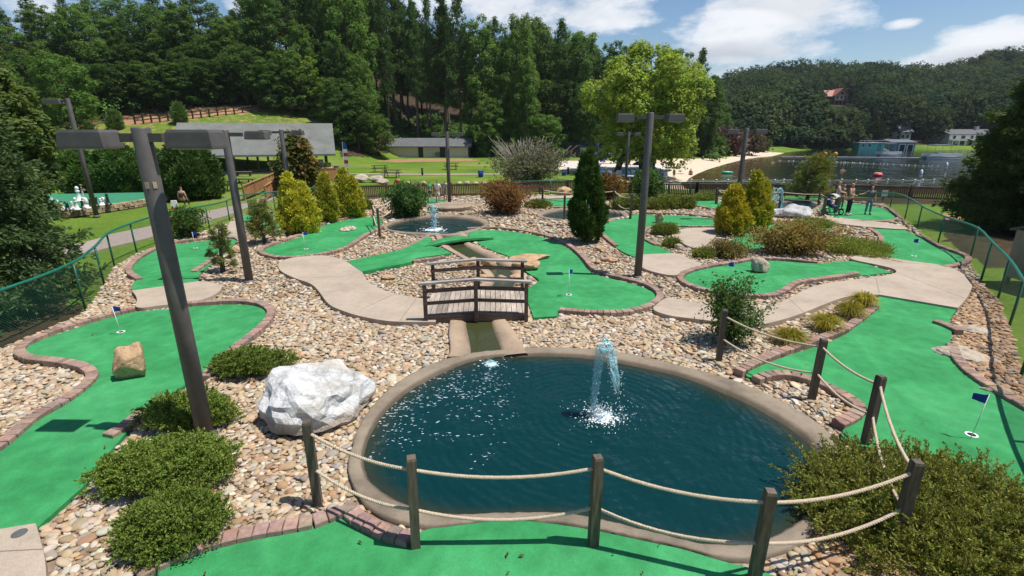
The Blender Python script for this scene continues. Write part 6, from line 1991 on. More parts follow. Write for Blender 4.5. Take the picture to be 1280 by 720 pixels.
def gable_end(t, x, y0, y1, z0, z1, mat, th=.15):
    V = [(x - th / 2, y0, z0), (x - th / 2, y1, z0), (x - th / 2, (y0 + y1) / 2, z1), (x + th / 2, y0, z0), (x + th / 2, y1, z0), (x + th / 2, (y0 + y1) / 2, z1)]
    return MB().add(V, [(0, 2, 1), (3, 4, 5), (0, 1, 4, 3), (1, 2, 5, 4), (2, 0, 3, 5)]).build('gable', mat, t, local=True)
def mat_shingle(name, c):
    m, nt, b = new_mat(name)
    br = N(nt, 'ShaderNodeTexBrick'); br.inputs['Scale'].default_value = 2.2; br.inputs['Mortar Size'].default_value = .012
    br.inputs['Color1'].default_value = (*c, 1); br.inputs['Color2'].default_value = (*[x * .82 for x in c], 1); br.inputs['Mortar'].default_value = (*[x * .6 for x in c], 1)
    nt.links.new(coords(nt, (1, 2.2, 1)), br.inputs['Vector'])
    col = mixc(nt, 1.0, br.outputs['Color'], ramp(nt, noise(nt, coords(nt), .7, 6, .6), [(.3, .8), (.7, 1.12)]), 'MULTIPLY')
    nt.links.new(col, b.inputs['Base Color']); b.inputs['Roughness'].default_value = .9
    return m
M['shingle_g'] = mat_shingle('green_grey_shingle', (.175, .18, .16)); M['shingle_d'] = mat_shingle('dark_shingle', (.13, .135, .14))
M['block'] = mat_plain('painted_block', (.34, .29, .235), .85, .12, 2, .2)
M['darkwood'] = mat_wood('dark_timber', (.055, .035, .025), 15, .3)
M['glass'] = mat_plain('dark_glass', (.02, .025, .03), .08, .1, 3)

# low grey building
D = 97; xa, xb = at(487, 196, D)[0], at(585, 196, D)[0]; zt = at(487, 183, D)[2]; zr = at(482, 172.5, D + 3)[2]
t = thing('service_building', 'low grey block building with a dark shingle roof at the forest edge', 'building', ((xa + xb) / 2, D, gz((xa + xb) / 2, D) - .05))
zt -= t.location.z; zr -= t.location.z; hw = (xb - xa) / 2
wall_box(t, -hw, hw, 0, 7, -.6, zt, mat_plain('pale_block', (.64, .53, .43), .85, .12, 2, .2))
gable_roof(t, -hw, hw, 0, 7, zt + .02, zr, M['shingle_d'], .7)
gable_end(t, -hw - .02, 0.02, 6.98, zt, zr - .2, M['rampwood'])
gable_end(t, hw + .02, 0.02, 6.98, zt, zr - .2, M['rampwood'])
def dx_at(px): return at(px, 190, D)[0] - (xa + xb) / 2
for px0, px1, z0, z1, nm in ((523, 529, -.1, 2.15, 'door'), (550, 557, -.1, 2.2, 'door')):
    MB().box(((dx_at(px0) + dx_at(px1)) / 2, -.03, (z0 + z1) / 2), (dx_at(px1) - dx_at(px0), .08, z1 - z0)).build(nm, cm('dark_door', (.035, .022, .018)), t, local=True)
MB().box((dx_at(537), -.05, 1.2), (.7, .12, .7)).build('meter_box', cm('pale_box', (.5, .5, .48)), t, local=True)
MB().box((dx_at(547), -.3, .5), (.8, .6, 1.0)).build('utility_cabinet', cm('grey_box', (.12, .14, .14)), t, local=True)
MB().lathe([(.1, 0), (.1, .5), (.16, .52), (.16, .62)], (-hw * .5, 2.4, zr - .9), 10).build('vent', M['white'], t, local=True)

# picnic pavilion
D = 58; PR = at(412, 216, 62); PRZ = math.radians(19); hw = 7.7
t = thing('picnic_pavilion', 'open picnic pavilion with a broad green grey shingle roof on dark posts', 'pavilion', (PR[0] - hw * math.cos(PRZ), PR[1] - hw * math.sin(PRZ), 0), None, PRZ)
ze = at(412, 192, 62)[2]; zr = at(412, 154, 66)[2]
gable_roof(t, -hw, hw, -.1, 10, ze, zr, M['shingle_g'], .9, .22)
for x in np.linspace(-hw + .3, hw - .3, 7):
    for y in (.1, 9.8): MB().box((x, y, ze / 2), (.22, .22, ze + .1)).build('post', M['darkwood'], t, local=True)
for y in (.1, 9.8): MB().box((0, y, ze - .1), (hw * 2, .16, .3)).build('beam', M['darkwood'], t, local=True)
MB().box((0, 5, -.02), (hw * 2 + .6, 10.6, .18)).build('floor_slab', M['concrete'], t, local=True)
wb = MB(); wb.box((hw * .45, 9.6, .5), (hw * .9, .3, 1.0)); wb.build('low_wall', M['block'], t, local=True)

# picnic tables
def picnic_table(x, y, rz, label, z=None, group='timber picnic tables'):
    t = thing('picnic_table', label, 'picnic table', (x, y, gz(x, y) if z is None else z), group, rz)
    mb = MB()
    for k in range(5): mb.box((0, -.3 + k * .15, .75), (1.9, .135, .045))
    mb.build('tabletop', M['darkwood'], t, local=True)
    for s in (-1, 1):
        mb = MB()
        for k in range(2): mb.box((0, s * (.62 + k * .15), .45), (1.9, .135, .045))
        mb.build('bench', M['darkwood'], t, local=True)
        for q in (-1, 1): MB().beam((s * .62, q * .22, .72), (s * .62, q * .68, 0), .045, .1).build('leg', M['darkwood'], t, local=True)
        MB().box((s * .62, 0, .42), (.045, 1.5, .1)).build('crossbar', M['darkwood'], t, local=True)
    return t
for px, py, rz, lab in ((475, 215, .1, 'picnic table on the lawn left of and behind the other lawn tables'), (490, 221.5, -.05, 'picnic table on the lawn nearest the picket fence'), (564, 212, .2, 'picnic table on the lawn right of the black bollard'),
                        (278, 238, .15, 'left picnic table on the grass below the pavilion'), (306, 235, -.1, 'right picnic table on the grass below the pavilion')):
    g = G(px, py); picnic_table(g[0], g[1], rz, lab)
for i, (px, y) in enumerate(((300, 60.5), (345, 62), (262, 61))):
    x = at(px, 215, y)[0]; picnic_table(x, y, 0, ['picnic table in the shade under the middle of the pavilion', 'picnic table in the shade under the right half of the pavilion', 'picnic table in the shade under the left half of the pavilion'][i], gz(x, 61) + .05)
g = G(305, 220)
t = thing('bench', 'plain timber bench in front of the pavilion', 'bench', (g[0], g[1], 0))
MB().box((0, 0, .45), (1.7, .4, .06)).build('seat', M['rampwood'], t, local=True)
for x in (-.7, .7): MB().box((x, 0, .21), (.1, .36, .42)).build('leg', M['darkwood'], t, local=True)

# bins and bollards
def bin_(px, py, ty, label):
    g = G(px, py); h = height(px, py, ty); t = thing('waste_bin', label, 'bin', (g[0], g[1], 0), 'blue waste bins')
    MB().lathe([(.26, 0), (.31, h * .88)], (0, 0, 0), 14).build('drum', cm('bin_blue', (.015, .05, .30), .4), t, True, local=True)
    MB().lathe([(.33, h * .88), (.33, h * .95), (.1, h)], (0, 0, 0), 14).build('lid', cm('bin_lid', (.08, .08, .10)), t, True, local=True)
bin_(421, 215, 207, 'blue waste bin beside the timber deck'); bin_(601, 221, 213, 'blue waste bin on the lawn left of the grey twiggy bush'); bin_(705, 219, 212, 'blue waste bin on the lawn right of the grey twiggy bush')
for px, py, ty, lab in ((528, 219, 210, 'slim black bollard in the middle of the lawn'), (710, 218, 209, 'slim black bollard beside the right lawn bin')):
    g = G(px, py); h = height(px, py, ty); t = thing('bollard', lab, 'bollard', (g[0], g[1], 0), 'black lawn bollards')
    MB().lathe([(.11, 0), (.11, h * .9)], (0, 0, 0), 12).build('shaft', M['blackmetal'], t, True, local=True)
    MB().lathe([(.13, h * .9), (.13, h * .97), (.05, h)], (0, 0, 0), 12).build('cap', M['blackmetal'], t, True, local=True)

# feather banner
g = G(431, 214); hB = height(431, 214, 176)
t = thing('feather_banner', 'tall blue white and red feather banner at the edge of the lawn', 'banner', (g[0], g[1], 0))
MB().tube([(0, 0, 0), (0, 0, hB * .7), (.03, 0, hB * .97)], .025, 6).build('pole', M['white'], t, local=True)
for k in range(7):
    z1 = hB * (.97 - k * .12); z0 = z1 - hB * .12; w1 = .5 if k else .28
    V = [(.03, -.008, z0), (.53, -.008, z0), (.03 + w1, -.008, z1), (.03, -.008, z1), (.03, .008, z0), (.53, .008, z0), (.03 + w1, .008, z1), (.03, .008, z1)]
    MB().add(V, [(0, 1, 2, 3), (7, 6, 5, 4), (0, 4, 5, 1), (1, 5, 6, 2), (2, 6, 7, 3), (3, 7, 4, 0)]).build('banner_cloth', cm(*[('banner_blue', (.02, .06, .25)), ('banner_white', (.7, .7, .72)), ('banner_red', (.5, .02, .04))][(0, 0, 1, 2, 1, 2, 1)[k]]), t, local=True)
# timber ramp to the pavilion
def ramp_side(a, b, label, za=0.0, zb=.35):
    A, B = G(*a), G(*b)
    t = thing('ramp_railing', label, 'railing', (A[0], A[1], 0), 'orange stained ramp railings')
    MB().beam((A[0], A[1], za + .98), (B[0], B[1], zb + .98), .14, .05).build('handrail', M['rampwood'], t)
    MB().beam((A[0], A[1], za + .5), (B[0], B[1], zb + .5), .035, .80).build('board_panel', M['rampwood'], t)
    for i in range(5):
        f = i / 4; p = [A[k] + (B[k] - A[k]) * f for k in range(2)]; z = za + (zb - za) * f
        MB().box((p[0], p[1], z + .45), (.11, .11, 1.06)).build('post', M['rampwood'], t)
ramp_side((306, 250), (352, 232), 'long orange stained railing on the left of the timber ramp')
ramp_side((333, 250.5), (356, 239), 'short orange stained railing on the right of the timber ramp')
# timber deck planter by the magnolia
g = G(404, 226); n = 8
t = thing('timber_deck', 'octagonal orange stained timber deck railing near the magnolia', 'deck', (g[0], g[1], 0))
P = [(1.9 * math.cos(2 * PI * (k + .5) / n) * 1.3, 1.9 * math.sin(2 * PI * (k + .5) / n)) for k in range(n)]
MB().prism(P, -.05, .35).build('platform', M['rampwood'], t, local=True)
for k in range(n):
    a, b = P[k], P[(k + 1) % n]
    MB().beam((*a, .75), (*b, .75), .04, .7).build('rail_panel', M['rampwood'], t, local=True)
    MB().box((*a, .7), (.12, .12, .95)).build('post', M['rampwood'], t, local=True)
g = G(411, 223)
t = thing('plant_pot', 'tall tan plant pot standing on the timber deck', 'pot', (g[0] , g[1], .35))
MB().lathe([(.25, 0), (.36, .6), (.40, .8), (.34, .8)], (0, 0, 0), 14).build('pot', cm('terracotta', (.45, .28, .14)), t, True, local=True)
P_, O_ = blob_points([((0, 0, 1.0), (.35, .35, .25))], 60, np.random.default_rng(3), .5)
leaf_part('foliage', [tufts(P_, O_, 8, .16, .08, .7, MID, .2, np.random.default_rng(3))], M['leaf'], t)

# ================================================================== GIANT CHESS CORNER
brd = GP([(66, 270), (88, 271.5), (176, 258), (216, 250), (213, 246.5), (176, 247.5), (71, 249.5), (40, 252), (30, 268)])
t = thing('chess_terrace', 'raised green chess terrace edged by a dry stone wall', 'terrace', (*np.mean(brd, 0), 0))
MB().prism(brd, .10, .40).build('board_carpet', mat_plain('faded_carpet', (.03, .20, .10), .9, .15, 3), t)
mb = MB(); rw = np.random.default_rng(4)
front = resample(GP([(30, 268), (66, 270), (88, 271.5), (176, 258), (216, 250), (213, 246.5)]), .34)
for lay in range(3):
    for i in range(len(front) - 1):
        p = front[i] + (front[i + 1] - front[i]) * (.5 + .25 * (lay % 2)); d = front[i + 1] - front[i]
        k = rw.uniform(.6, 1.15)
        mb.box((p[0] + rw.normal(0, .02), p[1] + rw.normal(0, .02) - .05, .07 + lay * .135), (.33 * rw.uniform(.8, 1.05), .34, .125), math.atan2(d[1], d[0]) + rw.normal(0, .05), (k, k * .92, k * .82))
mb.build('stone_wall', mat_plain('wall_stone', (.40, .31, .22), .9, .25, 8, .5, attr=True), t)
def chess_piece(px, py, s, white, kind, label):
    g = G(px, py, .40)
    s *= .62
    t = thing('chess_piece', label, 'chess piece', (g[0], g[1], .40), 'giant chess pieces')
    m = cm('chess_white', (.72, .72, .70), .35) if white else cm('chess_black', (.02, .02, .022), .35)
    base = [(.20, 0), (.21, .05), (.17, .10), (.12, .14)]
    prof = {'pawn': [(.075, .35), (.11, .40), (.06, .43)], 'bishop': [(.07, .5), (.12, .56), (.06, .60)], 'rook': [(.10, .45), (.14, .50), (.14, .62), (.09, .62)], 'knight': [(.11, .25)]}[kind]
    MB().lathe([(r * s, z * s) for r, z in base + prof], (0, 0, 0), 14).build('body', m, t, True, local=True)
    if kind == 'pawn': MB().ico((0, 0, .50 * s), .095 * s, 2).build('head', m, t, True, local=True)
    if kind == 'bishop': MB().ico((0, 0, .70 * s), .09 * s, 2, None, (1, 1, 1.35)).build('head', m, t, True, local=True)
    if kind == 'rook': MB().lathe([(.15 * s, .62 * s), (.15 * s, .70 * s), (.10 * s, .70 * s)], (0, 0, 0), 12).build('head', m, t, local=True)
    if kind == 'knight': MB().tube([(0, 0, .22 * s), (.05 * s, 0, .42 * s), (.02 * s, 0, .58 * s), (-.10 * s, 0, .60 * s), (-.20 * s, 0, .52 * s)], [.11 * s, .10 * s, .09 * s, .075 * s, .04 * s], 9).build('head', m, t, True, local=True)
for i, (px, py, s, wht, kd) in enumerate(((66, 257, 1.1, 1, 'rook'), (73, 261, 1.3, 1, 'knight'), (85, 264, 1.3, 0, 'knight'), (92, 262, 1.3, 1, 'pawn'), (97, 262.5, 1.4, 1, 'bishop'), (104, 260, 1.2, 0, 'pawn'), (109, 261, 1.6, 1, 'knight'), (114, 258, 1.2, 0, 'pawn'),
                                           (121, 258, 1.2, 0, 'rook'), (127, 257, 1.2, 1, 'pawn'), (131, 256.5, 1.2, 1, 'knight'), (136, 256.5, 1.4, 0, 'bishop'), (100, 252, 1.9, 1, 'bishop'), (79, 262, 1.1, 1, 'pawn'))):
    c = 'white' if wht else 'black'
    near = ['at the left end of the chess terrace', 'beside the leftmost white rook', 'nearest the front edge of the terrace', 'just right of the front black knight', 'tallest by the front black knight', 'behind the tallest front white bishop', 'in the middle of the terrace', 'between the middle white knight and the lamp post',
            'close behind the terrace lamp post', 'just right of the terrace lamp post', 'second right of the terrace lamp post', 'farthest right on the terrace', 'standing by the person on the terrace', 'between the two left knights'][i]
    chess_piece(px, py, s, wht, kd, f'giant {c} {kd} {near}')
person('person in a navy top, white trousers and straw cap bending by the chess pieces', 105, 249.5, 231, PI * .6, (.02, .025, .05), (.60, .58, .55), hat=(.36, .25, .10), arms={'l': 'fwd', 'r': 'fwd'}, z=.40)

# black metal handrail left, pushchair, utility box, signs
pts = [G(52, 372), G(76, 364), G(95, 357)]
t = thing('handrail', 'black metal stair handrail beyond the left chain link fence', 'handrail', pts[0])
for zz in (.12, .92): MB().tube([(p[0], p[1], zz) for p in pts], .03, 6).build('rail', M['blackmetal'], t)
for i in range(11):
    f = i / 10; a, b, f2 = (pts[0], pts[1], f * 2) if f < .5 else (pts[1], pts[2], f * 2 - 1)
    MB().tube([(a[0] + (b[0] - a[0]) * f2, a[1] + (b[1] - a[1]) * f2, 0.0), (a[0] + (b[0] - a[0]) * f2, a[1] + (b[1] - a[1]) * f2, .92)], .014, 5).build('baluster', M['blackmetal'], t)
g = G(1039, 268, Z_CARPET)
t = thing('pushchair', 'dark blue pushchair with a pale canopy among the players', 'pushchair', (g[0], g[1], Z_CARPET), None, .6)
MB().box((0, .05, .5), (.42, .5, .12), rx=.25).build('seat', cm('navy_cloth', (.03, .04, .12)), t, local=True)
MB().box((0, .28, .78), (.42, .10, .55), rx=-.25).build('backrest', cm('navy_cloth', (.03, .04, .12)), t, local=True)
MB().add(*[(lambda V, F: (V, F))([(x * .23, math.cos(a) * .36 + .1, .85 + math.sin(a) * .32) for a in np.linspace(.2, 2.6, 7) for x in (-1, 1)], [(2 * i, 2 * i + 1, 2 * i + 3, 2 * i + 2) for i in range(6)])][0]).build('canopy', cm('pale_cloth', (.45, .45, .46)), t, local=True)
fr = MB()
for x in (-.22, .22): fr.tube([(x, -.38, .18), (x, .1, .5), (x, .5, 1.02)], .016, 6).tube([(x, .34, .18), (x, -.1, .6)], .016, 6)
fr.tube([(-.22, .5, 1.02), (.22, .5, 1.02)], .02, 6).build('frame', M['blackmetal'], t, local=True)
for x in (-.25, .25):
    for y in (-.38, .34):
        V, Fs = torus(.13, .03, 0, n=14, m=6); V = [(x + v[2], y + v[0], .165 + v[1]) for v in V]
        MB().add(V, Fs).build('wheel', M['blackmetal'], t, True, local=True)
# shed with meter box at right
g = G(1290, 372)
t = thing('utility_shed', 'weathered board shed with a grey meter box at the right edge', 'shed', (g[0] + 1.55, g[1] + .9, 0))
MB().box((0, 0, .95), (1.8, 1.5, 1.5)).build('wall', mat_wood('shed_boards', (.27, .235, .18), 8, .3, (3, 3, .1)), t, local=True)
gable_roof(t, -.9, .9, -.75, .75, 1.72, 2.0, M['shingle_d'], .12, .07)
for x in (-.82, .82):
    for y in (-.67, .67): MB().box((x, y, .05), (.12, .12, .4)).build('leg', M['darkwood'], t, local=True)
MB().box((-.97, -.35, 1.15), (.16, .36, .50)).build('meter_box', cm('meter_grey', (.48, .48, .46)), t, local=True)
MB().tube([(-.98, -.35, .9), (-.98, -.30, .6), (-.97, -.1, .45)], .03, 7).build('conduit', cm('meter_grey', (.48, .48, .46)), t, True, local=True)
for px, py, ty, lab in ((1100, 250, 238, 'small pale notice board on the lake fence behind the players'), (302.5, 262, 240, 'small white notice on the left chain link fence by the ramp')):
    g = G(px, py); h = height(px, py, ty); t = thing('notice_board', lab, 'sign', (g[0], g[1] - .25, 0), 'small notices on the fences')
    MB().box((0, 0, h / 2), (.07, .07, h)).build('post', M['fencewood'], t, local=True)
    MB().box((0, -.06, h - .18), (.42, .03, .42)).build('board', cm('notice_pale', (.60, .62, .60)), t, local=True)
# drain in the corner path
g = G(28, 677)
t = thing('drain_cover', 'round metal drain set in the concrete at the lower left corner', 'drain', (g[0], g[1], .12))
MB().lathe([(.075, 0), (.075, .006), (.06, .007)], (0, 0, 0), 20).build('cover', cm('drain_metal', (.10, .11, .10), .4, .2, 30), t, local=True)

# ================================================================== BEACH PLAYGROUND AND FAR SHORE
g = G(752, 205)
t = thing('play_structure', 'beach playground with two purple slides and pale posts', 'playground', (g[0], g[1], 0))
for s, x in enumerate((-1.0, 1.6)):
    V = []; 
    for i in range(9):
        f = i / 8; xx = x - 1.8 + f * 2.0; z = .25 + 1.3 * f ** 1.2
        for yy, dz in ((-.35, .25), (-.28, 0), (.28, 0), (.35, .25)): V.append((xx, yy, z + dz))
    Fs = [(i * 4 + k, i * 4 + k + 1, i * 4 + k + 5, i * 4 + k + 4) for i in range(8) for k in range(3)]
    o = MB().add(V, Fs).build('slide', cm('purple_slide', (.10, .06, .55), .35), t, local=True)
    o.modifiers.new('t', 'SOLIDIFY').thickness = .05
for x in (.3, 1.9, 3.1): 
    MB().tube([(x, .5, 0), (x, .5, 2.4)], .06, 7).build('post', cm('play_post', (.5, .35, .3)), t, local=True)
MB().box((1.7, .4, 1.5), (3.2, 1.2, .1)).build('platform', cm('play_deck', (.45, .2, .12)), t, local=True)
g = G(755, 212)
t = thing('flagpole', 'flagpole with a striped red white and blue flag in front of the willow oak', 'flag', (g[0] - 1.5, g[1] - 4, 0))
hF = at(755, 177, g[1] - 4)[2]
MB().tube([(0, 0, 0), (0, 0, hF)], .05, 8).build('pole', cm('pole_grey', (.45, .45, .45)), t, local=True)
for k, (z0, z1, c, n_) in enumerate(((.0, .36, (.02, .04, .25), 'blue_canton'), (.36, .55, (.7, .7, .7), 'white_stripe'), (.55, .78, (.5, .03, .04), 'red_stripe'), (.78, .9, (.7, .7, .7), 'white_stripe'), (.9, 1.05, (.5, .03, .04), 'red_stripe'))):
    MB().box((.28 + .03 * math.sin(k), 0, hF - .1 - (z0 + z1)), (.5, .03, (z1 - z0) * 2)).build('flag_cloth', cm(n_, c), t, local=True)
def beach_chair(px, py, c, label, i):
    g = G(px, py); t = thing('beach_chair', label, 'beach chair', (g[0], g[1], gz(g[0], g[1])), 'beach chairs under the willow oak', rb.uniform(-.6, .6))
    m = cm('chair_cloth_%s' % 'abc'[i % 3], [(.6, .6, .6), (.10, .12, .14), (.08, .25, .40)][i % 3])
    MB().box((0, 0, .35), (.6, 1.2, .06)).build('seat', m, t, local=True)
    MB().box((0, .75, .62), (.6, .06, .7), rx=-.5).build('backrest', m, t, local=True)
    for x in (-.27, .27):
        for y in (-.5, .5): MB().box((x, y, .16), (.05, .05, .34)).build('leg', M['white'], t, local=True)
for i, (px, py) in enumerate(((758, 219), (770, 221), (784, 220), (796, 218), (808, 221), (820, 222), (815, 217), (826, 219), (749, 220), (834, 217), (802, 222), (764, 222))):
    beach_chair(px, py, 0, ['pale beach chair on the sand under the willow oak', 'dark beach chair on the sand under the willow oak', 'blue beach chair on the sand under the willow oak'][i % 3], i)
def umbrella(px, py, ty, c, label):
    g = G(px, py); h = height(px, py, ty); t = thing('beach_umbrella', label, 'umbrella', (g[0], g[1], gz(g[0], g[1])), 'beach umbrellas')
    MB().tube([(0, 0, 0), (0, 0, h)], .03, 6).build('pole', M['white'], t, local=True)
    MB().lathe([(1.0, h * .72), (.7, h * .86), (.3, h * .96), (.02, h)], (0, 0, 0), 10).build('canopy', cm(*c), t, local=True)
umbrella(799, 214, 196, ('umb_blue', (.02, .15, .55)), 'closed looking blue beach umbrella right of the distant lamp post'); umbrella(810, 215, 199, ('umb_teal', (.02, .25, .28)), 'teal beach umbrella under the willow oak branches')
for px, py, lab in ((848, 209.5, 'blue beach towel spread on the open sand'), (840, 205, 'pale blue beach towel nearer the willow oak')):
    g = G(px, py); o = MB().box((0, 0, .03), (1.6, .8, .03), .4).build('beach_towel', cm('towel_blue', (.10, .45, .62)), None); o.location = (g[0], g[1], gz(g[0], g[1])); tag(o, lab, 'towel', 'beach towels')
# pale hut and hoarding behind the plaza
g = G(722, 197); t = thing('beach_hut', 'small brown beach hut with a pale sign panel behind the plaza', 'hut', (g[0], g[1] + 3, gz(g[0], g[1] + 3)))
wall_box(t, -4.5, 4, 0, 3, 0, 1.9, cm('hut_brown', (.10, .06, .05))); gable_roof(t, -4.5, 4, 0, 3, 1.95, 2.8, M['shingle_d'], .4)
MB().box((2.2, -.06, 1.0), (2.8, .08, 1.6)).build('sign_panel', cm('hut_panel', (.55, .55, .53)), t, local=True)
plaza = GP([(696, 207), (700, 203.5), (745, 203), (830, 205), (840, 213), (800, 222), (752, 216), (722, 212)])
structure(MB().prism(plaza, -.05, .04).build('plaza_paving', mat_concrete('plaza_concrete', (.62, .56, .50), .2)))

# teal boathouse
def win(t, x, z, w, h, y=-.04, frame=True, nm='window'):
    f = MB().box((x, y, z), (w + .16, .08, h + .16)).build(nm, M['white'], t, local=True)
    MB().box((x, y - .03, z), (w, .06, h)).build('pane', M['glass'], f, local=True)
def shore_house(px0, px1, py, D, label, name, cat='house'):
    x0, x1 = at(px0, py, D)[0], at(px1, py, D)[0]
    z = at(px0, py, D)[2]
    t = thing(name, label, cat, ((x0 + x1) / 2, D, z)); return t, (x1 - x0) / 2
D = 172
t, hw = shore_house(1073, 1105, 187.5, D, 'flat roofed teal boathouse on the far shore', 'boathouse', 'boathouse')
hT = at(1073, 177, D)[2] - t.location.z
wall_box(t, -hw, hw, 0, 8, -.4, hT - .5, cm('teal_paint', (.13, .52, .46)))
MB().box((0, 4, hT - .4), (hw * 2 + .5, 8.5, .2)).build('roof_deck', cm('deck_grey', (.42, .42, .42)), t, local=True)
for y in (-.2, 8.2): MB().box((0, y, hT + .35), (hw * 2 + .5, .06, .12)).build('roof_railing', M['white'], t, local=True)
for k in range(7): MB().box((-hw + k * hw / 3, -.2, hT), (.08, .08, .8)).build('railing_post', M['white'], t, local=True)
MB().box((hw * .6, -.04, .9), (1.0, .1, 2.0)).build('door', cm('teal_dark', (.05, .25, .24)), t, local=True)
for x in (-hw * .7, -hw * .2): win(t, x, 1.5, .8, .8)
t, hw = shore_house(1114, 1143, 187, D + 1, 'grey blue boathouse with two white framed boat doors on the far shore', 'boathouse', 'boathouse')
hT = at(1114, 176, D + 1)[2] - t.location.z
wall_box(t, -hw, hw, 0, 9, -.4, hT * .82, cm('slate_paint', (.14, .19, .24)))
gable_roof(t, -hw, hw, 0, 9, hT * .84, hT * 1.15, cm('slate_roof', (.11, .13, .15)), .4)
for x in (-hw * .12, hw * .58):
    f = MB().box((x, -.06, hT * .32), (hw * .56, .12, hT * .68)).build('boat_door', M['white'], t, local=True)
    MB().box((x, -.11, hT * .28), (hw * .42, .08, hT * .55)).build('opening', M['hole'], f, local=True)
t, hw = shore_house(1124, 1137, 176, 196, 'white gabled cottage with a grey roof above the grey blue boathouse', 'cottage')
zz = 1.0; hT = at(1124, 165, 196)[2] - t.location.z
wall_box(t, -hw, hw, 0, 6, -6, hT, M['white']); gable_roof(t, -hw, hw, 0, 6, hT + .03, hT * 2.0, cm('slate_roof', (.11, .13, .15)), .5, along='x')
for x in (-hw * .5, hw * .4): win(t, x, hT * .5, .9, 1.0)
MB().box((0, -.9, .1), (hw * 2.1, 1.8, .2)).build('balcony', cm('deck_grey', (.42, .42, .42)), t, local=True)
t, hw = shore_house(1184, 1240, 182.5, 183, 'long white two storey lake house with a dark roof on the far shore', 'lake_house')
hT = at(1184, 168, 183)[2] - t.location.z
wall_box(t, -hw, hw, 0, 9, -1.5, hT, cm('house_cream', (.66, .63, .56))); gable_roof(t, -hw, hw, 0, 9, hT + .03, hT * 1.45, cm('house_roof', (.08, .085, .09)), .7)
for lv in (.28, .75):
    for k in range(5): win(t, -hw * .78 + k * hw * .39, hT * lv, 1.5 if k % 2 else 1.0, hT * .26)
MB().box((0, -1.0, hT * .5), (hw * 2.05, 2.0, .2)).build('balcony', M['white'], t, local=True)
for k in range(8): MB().box((-hw + k * hw * 2 / 7, -1.9, hT * .25), (.18, .18, hT * .5)).build('column', M['white'], t, local=True)
MB().box((0, -1.95, hT * .62), (hw * 2.05, .06, .12)).build('balcony_rail', M['white'], t, local=True)
MB().box((hw * .55, 4, hT * 1.5), (1.0, 1.0, 1.6)).build('chimney', cm('chim', (.6, .55, .5)), t, local=True)
# red roofed house high on the hill
D = 274; xx = at(1046, 130, D)[0]; zz = at(1046, 132, D)[2]; gzh = gz(xx, D)
t = thing('hill_house', 'brown house with a red roof and tall gable windows high on the forested hill', 'house', (xx, D, zz + .6)); hw = 5.0
wall_box(t, -hw * .3, hw, 0, 8, -max(3, zz - gzh + 2), 4.2, cm('hill_wall', (.28, .20, .15)))
gable_roof(t, -hw * .3, hw, 0, 8, 4.2, 8.0, cm('red_roof', (.33, .115, .075)), .5, along='y')
gable_roof(t, -hw * 1.2, hw * .4, 2, 9, 4.0, 7.2, cm('red_roof', (.33, .115, .075)), .4)
V = [(-hw * .3, -.02, 4.2), (hw, -.02, 4.2), (hw * .35, -.02, 7.7), (-hw * .3, .12, 4.2), (hw, .12, 4.2), (hw * .35, .12, 7.7)]
MB().add(V, [(0, 1, 2), (3, 5, 4), (0, 3, 4, 1), (1, 4, 5, 2), (2, 5, 3, 0)]).build('gable', cm('hill_wall', (.28, .20, .15)), t, local=True)
for x in (-.05, .35, .75): win(t, hw * x, 3.2, 1.2, 1.8); win(t, hw * x, .8, 1.2, 1.6)
win(t, hw * .35, 5.4, 1.8, 1.2)
MB().box((hw * .35, -1.2, 2.0), (hw * 1.4, 2.4, .2)).build('balcony', cm('hill_trim', (.5, .42, .34)), t, local=True)
# rail fence on the left slope
pts = []
for px in np.linspace(166, 335, 17):
    Y = slope_Y(px, float(edge_row(px)) + .5); x = at(px, 140, Y)[0]; pts.append((x, Y, gz(x, Y)))
t = thing('rail_fence', 'rustic split rail fence on the slope above the pavilion', 'fence', pts[0])
for p in pts: MB().box((p[0], p[1], p[2] + .55), (.18, .18, 1.3)).build('post', M['darkwood'], t)
for a, b in zip(pts[:-1], pts[1:]):
    for z in (.55, 1.0): MB().beam((a[0], a[1], a[2] + z), (b[0], b[1], b[2] + z), .1, .14).build('rail', M['darkwood'], t)
# small trees on the slope
for px, py, ty, s, lab in ((146, 162, 141, 1, 'small pointed young conifer on the slope at left'), (226, 154, 131, 2, 'small pointed young conifer on the slope above the pavilion roof')):
    Y = slope_Y(px, py); x = at(px, py, Y)[0]; z = gz(x, Y)
    place(columnar(at(px, ty, Y)[2] - z, 1.5, 200 + s, (.07, .13, .03), (.11, .18, .05), lab, 'young conifers on the slope', 'young_conifer', 700, 10, .5, .2), x, Y, z)

# paved walk beyond the left fence
walk = gpoly([(-140, 372), (0, 333), (41, 321), (75, 308), (120, 300), (135, 293), (184, 284), (250, 266), (290, 257.5), (318, 252), (348, 238), (356, 238), (338, 252), (312, 258), (284, 270), (254, 277), (186, 298), (142, 308), (107, 317), (45, 332), (0, 341), (-140, 390)], 2)
wm, nt, b = new_mat('walk_pavers')
br = N(nt, 'ShaderNodeTexBrick'); br.inputs['Scale'].default_value = 4.5; br.inputs['Mortar Size'].default_value = .012
br.inputs['Color1'].default_value = (.36, .29, .25, 1); br.inputs['Color2'].default_value = (.29, .235, .20, 1); br.inputs['Mortar'].default_value = (.2, .165, .14, 1)
nt.links.new(coords(nt), br.inputs['Vector']); nt.links.new(br.outputs['Color'], b.inputs['Base Color']); b.inputs['Roughness'].default_value = .9
structure(MB().prism(walk, -.06, .012).build('paved_walk', wm))
structure(MB().prism(gpoly([(432, 217.6), (520, 218.6), (640, 218), (640, 217), (520, 217.4), (432, 216.8)], 1), -.06, .01).build('lawn_path', M['concrete']))

